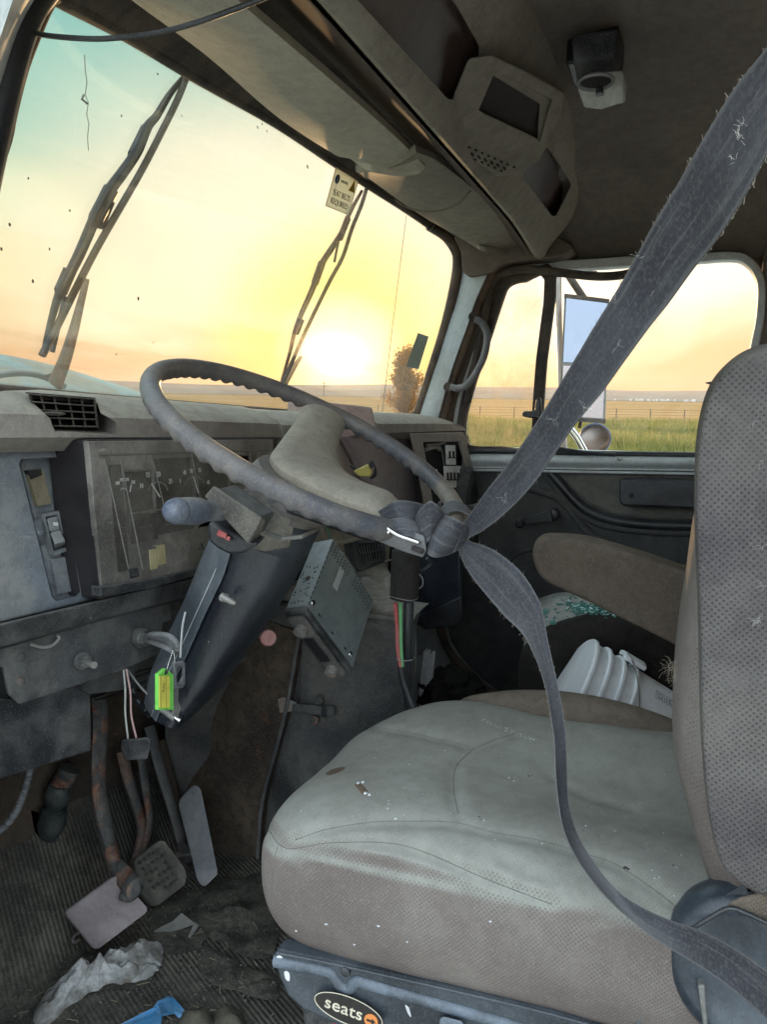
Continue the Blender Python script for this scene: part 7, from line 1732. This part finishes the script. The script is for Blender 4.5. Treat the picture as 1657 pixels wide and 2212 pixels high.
# tall grass and weeds: too many blades to count
def leafmat(name, c0, c1, tl=.5):
    m, t, o = newmat(name)
    oi = t.nodes.new('ShaderNodeNewGeometry').outputs['Position']
    n_ = tnoise(t, oi, .35, 4, .6); n2_ = tnoise(t, oi, 3.0, 2, .6)
    c = mixc(ss(n_, .35, .65, t), c0, c1, t); c = mixc(mth('MULTIPLY', ss(n2_, .4, .7, t), .5, tree=t), c, sc(c1, 1.6), t)
    d = t.nodes.new('ShaderNodeBsdfDiffuse'); t.links.new(c, d.inputs[0]); l_ = t.nodes.new('ShaderNodeBsdfTranslucent'); t.links.new(c, l_.inputs[0])
    ms = t.nodes.new('ShaderNodeMixShader'); ms.inputs[0].default_value = tl; t.links.new(d.outputs[0], ms.inputs[1]); t.links.new(l_.outputs[0], ms.inputs[2]); t.links.new(ms.outputs[0], o.inputs[0])
    return m
M_gr = leafmat('weed_leaf', (.13, .155, .045), (.30, .27, .10), .6); M_dry = leafmat('dry_grass', (.34, .24, .11), (.46, .34, .17), .6)
random.seed(33)
def blades(n, px0, px1, d0, d1, h0, h1, w0, name, m_, label):
    b = MB(); vs = []; fs = []
    for k in range(n):
        px = random.uniform(px0, px1); D = d0+(d1-d0)*random.random()**1.1
        p = fpt(px, -.05, D); cl_ = .55+.9*max(0, noise.noise(V(p.x*.11, p.y*.11, 3.3))+.25)
        for j in range(3):
            h = random.uniform(h0, h1)*cl_; w = w0*random.uniform(.6, 1.4); a = random.uniform(0, PI); dx, dy = math.cos(a)*w, math.sin(a)*w
            lx, ly = random.gauss(0, .16)*h, random.gauss(0, .16)*h; ox, oy = random.gauss(0, .12), random.gauss(0, .12)
            i0 = len(vs); r = V(p.x+ox, p.y+oy, p.z)
            vs += [r+V(-dx, -dy, 0), r+V(dx, dy, 0), r+V(dx*.8+lx*.5, dy*.8+ly*.5, h*.6), r+V(-dx*.8+lx*.5, -dy*.8+ly*.5, h*.6), r+V(lx, ly, h)]
            fs += [(i0, i0+1, i0+2, i0+3), (i0+3, i0+2, i0+4)]
    return b.add(vs, fs).build(name, m_, smooth=0, label=label, cat='grass', kind='stuff')
blades(11000, 940, 1700, 26, 62, .45, 1.0, .022, 'weeds', M_gr, 'green weeds growing below the passenger window in front of the fence')
blades(5000, 560, 1700, 30, 70, .5, 1.05, .012, 'dry_grass', M_dry, 'dry seeding grass standing among the weeds by the fence')
blades(6500, 560, 1010, 26, 70, .5, 1.1, .018, 'verge_grass', M_dry, 'golden backlit grass in front of the sunset beyond the dashboard')
# the tree by the windscreen edge
def tree(px, D, H, Wd, label):
    base = fpt(px, 0, D); root = thing('poplar_tree', base, label, 'tree')
    tr = MB().tube([base+V(0, 0, -.2), base+V(.05, .02, H*.3), base+V(.0, .05, H*.65), base+V(.03, 0, H*.93)], lambda f: .16*(1-f)+.02, 8)
    random.seed(77); tips = []
    for k in range(46):
        z_ = H*random.uniform(.12, .9); a = random.uniform(0, 2*PI); L_ = Wd*(1-z_/H*.80)*random.uniform(.35, 1.1); rise = L_*random.uniform(.7, 1.5)
        p0 = base+V(.02, .03, z_); p1 = p0+V(math.cos(a)*L_*.55, math.sin(a)*L_*.55, rise*.35); p2 = p0+V(math.cos(a)*L_, math.sin(a)*L_, rise)
        tr.tube([p0, p1, p2], lambda f: .035*(1-f)+.006, 5); tips.append((p0, p1, p2))
    tr.build('trunk', M_post, root)
    vs = []; fs = []
    for p0, p1, p2 in tips:
        for k in range(230):
            f = random.random()**.7; p = lerp(lerp(p0, p1, f), lerp(p1, p2, f), f) + V(random.gauss(0, .17), random.gauss(0, .17), random.gauss(0, .2))
            s_ = random.uniform(.05, .11); u_ = V(random.gauss(0, 1), random.gauss(0, 1), random.gauss(0, 1)).normalized(); v_ = u_.cross(V(random.gauss(0, 1), random.gauss(0, 1), random.gauss(0, 1))).normalized()
            i0 = len(vs); vs += [p-u_*s_, p+v_*s_*.6, p+u_*s_, p-v_*s_*.6]; fs.append((i0, i0+1, i0+2, i0+3))
    MB().add(vs, fs).build('crown', leafmat('tree_leaf', (.22, .10, .022), (.42, .20, .05), .7), root, smooth=0)
tree(870, 52, 5.4, 1.75, 'young poplar tree glowing orange behind the small permit sticker')
# ------------------------------------------------------------------ litter on the cab floor
def flo(x, y, dz=.004): return q(x, y, Z=dz)
random.seed(12)
def ragged(pts, n, amp, seed):
    P = smooth([V(x, y, 0) for x, y in pts], n, True)
    return [V(p.x+amp*noise.noise(V(p.x*.13, p.y*.13, seed)), p.y+amp*noise.noise(V(p.x*.13, p.y*.13, seed+5)), 0) for p in P]
def heap(name, pts, z0, h, m, label, cat, seed=1, rough=.35, n=3, fine=9, kind=None):
    """low lump of litter: outline on the floor, raised and crumpled inside"""
    R = ragged(pts, n, 7, seed); cx_, cy_ = sum(p.x for p in R)/len(R), sum(p.y for p in R)/len(R)
    vs = []; fs = []; m_ = len(R); K = 14
    for k in range(K+1):
        f = 1-k/(K+.0)*.98
        for p in R:
            w = flo(cx_+(p.x-cx_)*f, cy_+(p.y-cy_)*f, z0)
            hh = h*(math.sin((1-f)*PI/2)**.6 if k else 0)*(1+rough*2.2*noise.noise(w*fine+V(seed, 0, 0))+rough*1.3*noise.noise(w*fine*3.4+V(seed, 3, 0)))
            vs.append(w+V(0, 0, max(0, hh)))
    for k in range(K):
        for i in range(m_):
            j = (i+1) % m_; fs.append((k*m_+i, k*m_+j, (k+1)*m_+j, (k+1)*m_+i))
    fs.append(tuple(range(K*m_, (K+1)*m_)))
    return MB().add(vs, fs).build(name, m, smooth=50, label=label, cat=cat, kind=kind)
M_bark = mat('old_paper', (.62, .63, .62), .85, .4, 14, dust=(.13, .115, .09), damt=.95, ds=17, bump=1.0, bs=38, specks=.8, stretch=(1, 1, 1), grime=.7)
heap('crumpled_paper', [(66, 2200), (92, 2158), (120, 2128), (200, 2098), (240, 2070), (300, 2048), (345, 2040), (352, 2062), (346, 2090), (320, 2112), (280, 2122), (236, 2126), (190, 2150), (140, 2180), (96, 2222)], .010, .034, M_bark, 'long scrap of dirty crumpled white paper lying on the floor mat', 'paper scrap', 2, .5, 4, 20)
M_bcl = mat('blue_plastic', (.05, .24, .48), .45, .15, 9, dust=(.25, .28, .27), damt=.45, ds=12, bump=.3, bs=40)
P = [(240, 2225), (300, 2195), (330, 2180), (340, 2168), (362, 2154), (374, 2158), (408, 2196), (402, 2202), (384, 2200), (376, 2190), (350, 2196), (346, 2230)]
Q = [flo(x, y-4, .03+.012*math.sin(x*.06)) for x, y in P]
MB().prism(Q, (0, 0, -.004)).build('blue_plastic_scrap', M_bcl, smooth=0, bevel=.0015, label='torn bright blue plastic scrap at the bottom edge of the floor', cat='plastic scrap')
M_sock = mat('dark_cloth', (.085, .078, .058), .95, .3, 8, dust=(.17, .15, .11), damt=.6, ds=10, bump=.5, bs=120)
heap('cloth_lump', [(375, 2240), (380, 2200), (400, 2188), (440, 2190), (462, 2205), (470, 2240), (440, 2260), (400, 2260)], .004, .028, M_sock, 'brown cloth lump beside the blue plastic scrap', 'rag', 6, .2)
heap('cloth_lump', [(450, 2240), (462, 2196), (490, 2180), (520, 2190), (530, 2215), (530, 2250), (490, 2262)], .004, .028, M_sock, 'brown cloth lump nearest the seat base on the floor', 'rag', 9, .2)
b = MB(); Q = [flo(x, y, z) for x, y, z in ((332, 2010, .01), (372, 1990, .03), (392, 1972, .05), (420, 1994, .03), (392, 2004, .012), (352, 2016, .006))]
b.prism(Q, (0, 0, -.003)); Q = [flo(x, y, z) for x, y, z in ((420, 1992, .045), (428, 1998, .04), (408, 2028, .006), (404, 2026, .006))]
b.prism(Q, (.002, 0, -.003)); b.build('cardboard_scrap', mat('card', (.17, .17, .155), .85, .3, 12, dust=(.25, .23, .2), damt=.6, bump=.3), smooth=0, label='torn folded card scrap in front of the brake pedal', cat='card scrap')
M_dirt = mat('loose_dirt', (.055, .053, .045), .98, .5, 14, dust=(.15, .14, .11), damt=.8, ds=20, bump=1.0, bs=70, specks=.6, grime=.6)
for pts, h, sd in (([(470, 1900), (520, 1895), (560, 1890), (590, 1920), (600, 2000), (590, 2060), (540, 2070), (480, 2040), (430, 2010), (420, 1960)], .006, 3), ([(430, 2040), (520, 2080), (590, 2110), (600, 2160), (540, 2150), (440, 2110)], .004, 5), ([(330, 1960), (420, 1920), (480, 1930), (470, 2000), (400, 2060), (330, 2040)], .003, 8), ([(80, 2010), (180, 2050), (330, 2110), (250, 2140), (60, 2100)], .003, 11)):
    heap('loose_dirt', pts, .006, h, M_dirt, 'dark loose dirt and grit spread over the ribbed floor mat', 'dirt', sd, .9, 4, 22, kind='stuff')
b = MB(); random.seed(55)
for k in range(420):
    x, y = random.uniform(0, 600), random.uniform(1900, 2215); r = random.uniform(.0008, .0028); p = flo(x, y, .010)
    b.ball(p, (r, r*random.uniform(.5, 1), r*.7), nu=6, nv=4)
b.build('floor_grit', mat('grit', (.16, .15, .13), .9, .4, 60), label='small stones and grit scattered over the floor mat', cat='grit', kind='stuff')
b = MB()
for k in range(60):
    x, y = random.uniform(40, 590), random.uniform(1950, 2210); p = flo(x, y, .012); a = random.uniform(0, PI); L_ = random.uniform(.006, .022)
    b.tube([p, p+V(math.cos(a)*L_, math.sin(a)*L_, .002)], .0006, 4)
b.build('straw_bits', mat('straw', (.28, .24, .17), .9, .3), label='bits of straw and twig on the floor mat', cat='straw', kind='stuff')
# ------------------------------------------------------------------ evening haze over the land
hz = newmat('haze_air'); pv = hz[1].nodes.new('ShaderNodeVolumePrincipled')
pv.inputs['Color'].default_value = (.96, .76, .62, 1); pv.inputs['Density'].default_value = 2.8e-5; pv.inputs['Anisotropy'].default_value = .35
hz[1].links.new(pv.outputs[0], hz[2].inputs['Volume'])
MB().box((0, 0, 330), (46000, 46000, 1560)).build('haze', hz[0], smooth=0, kind='stuff', label='thin pinkish evening haze lying over the distant hills', cat='haze')
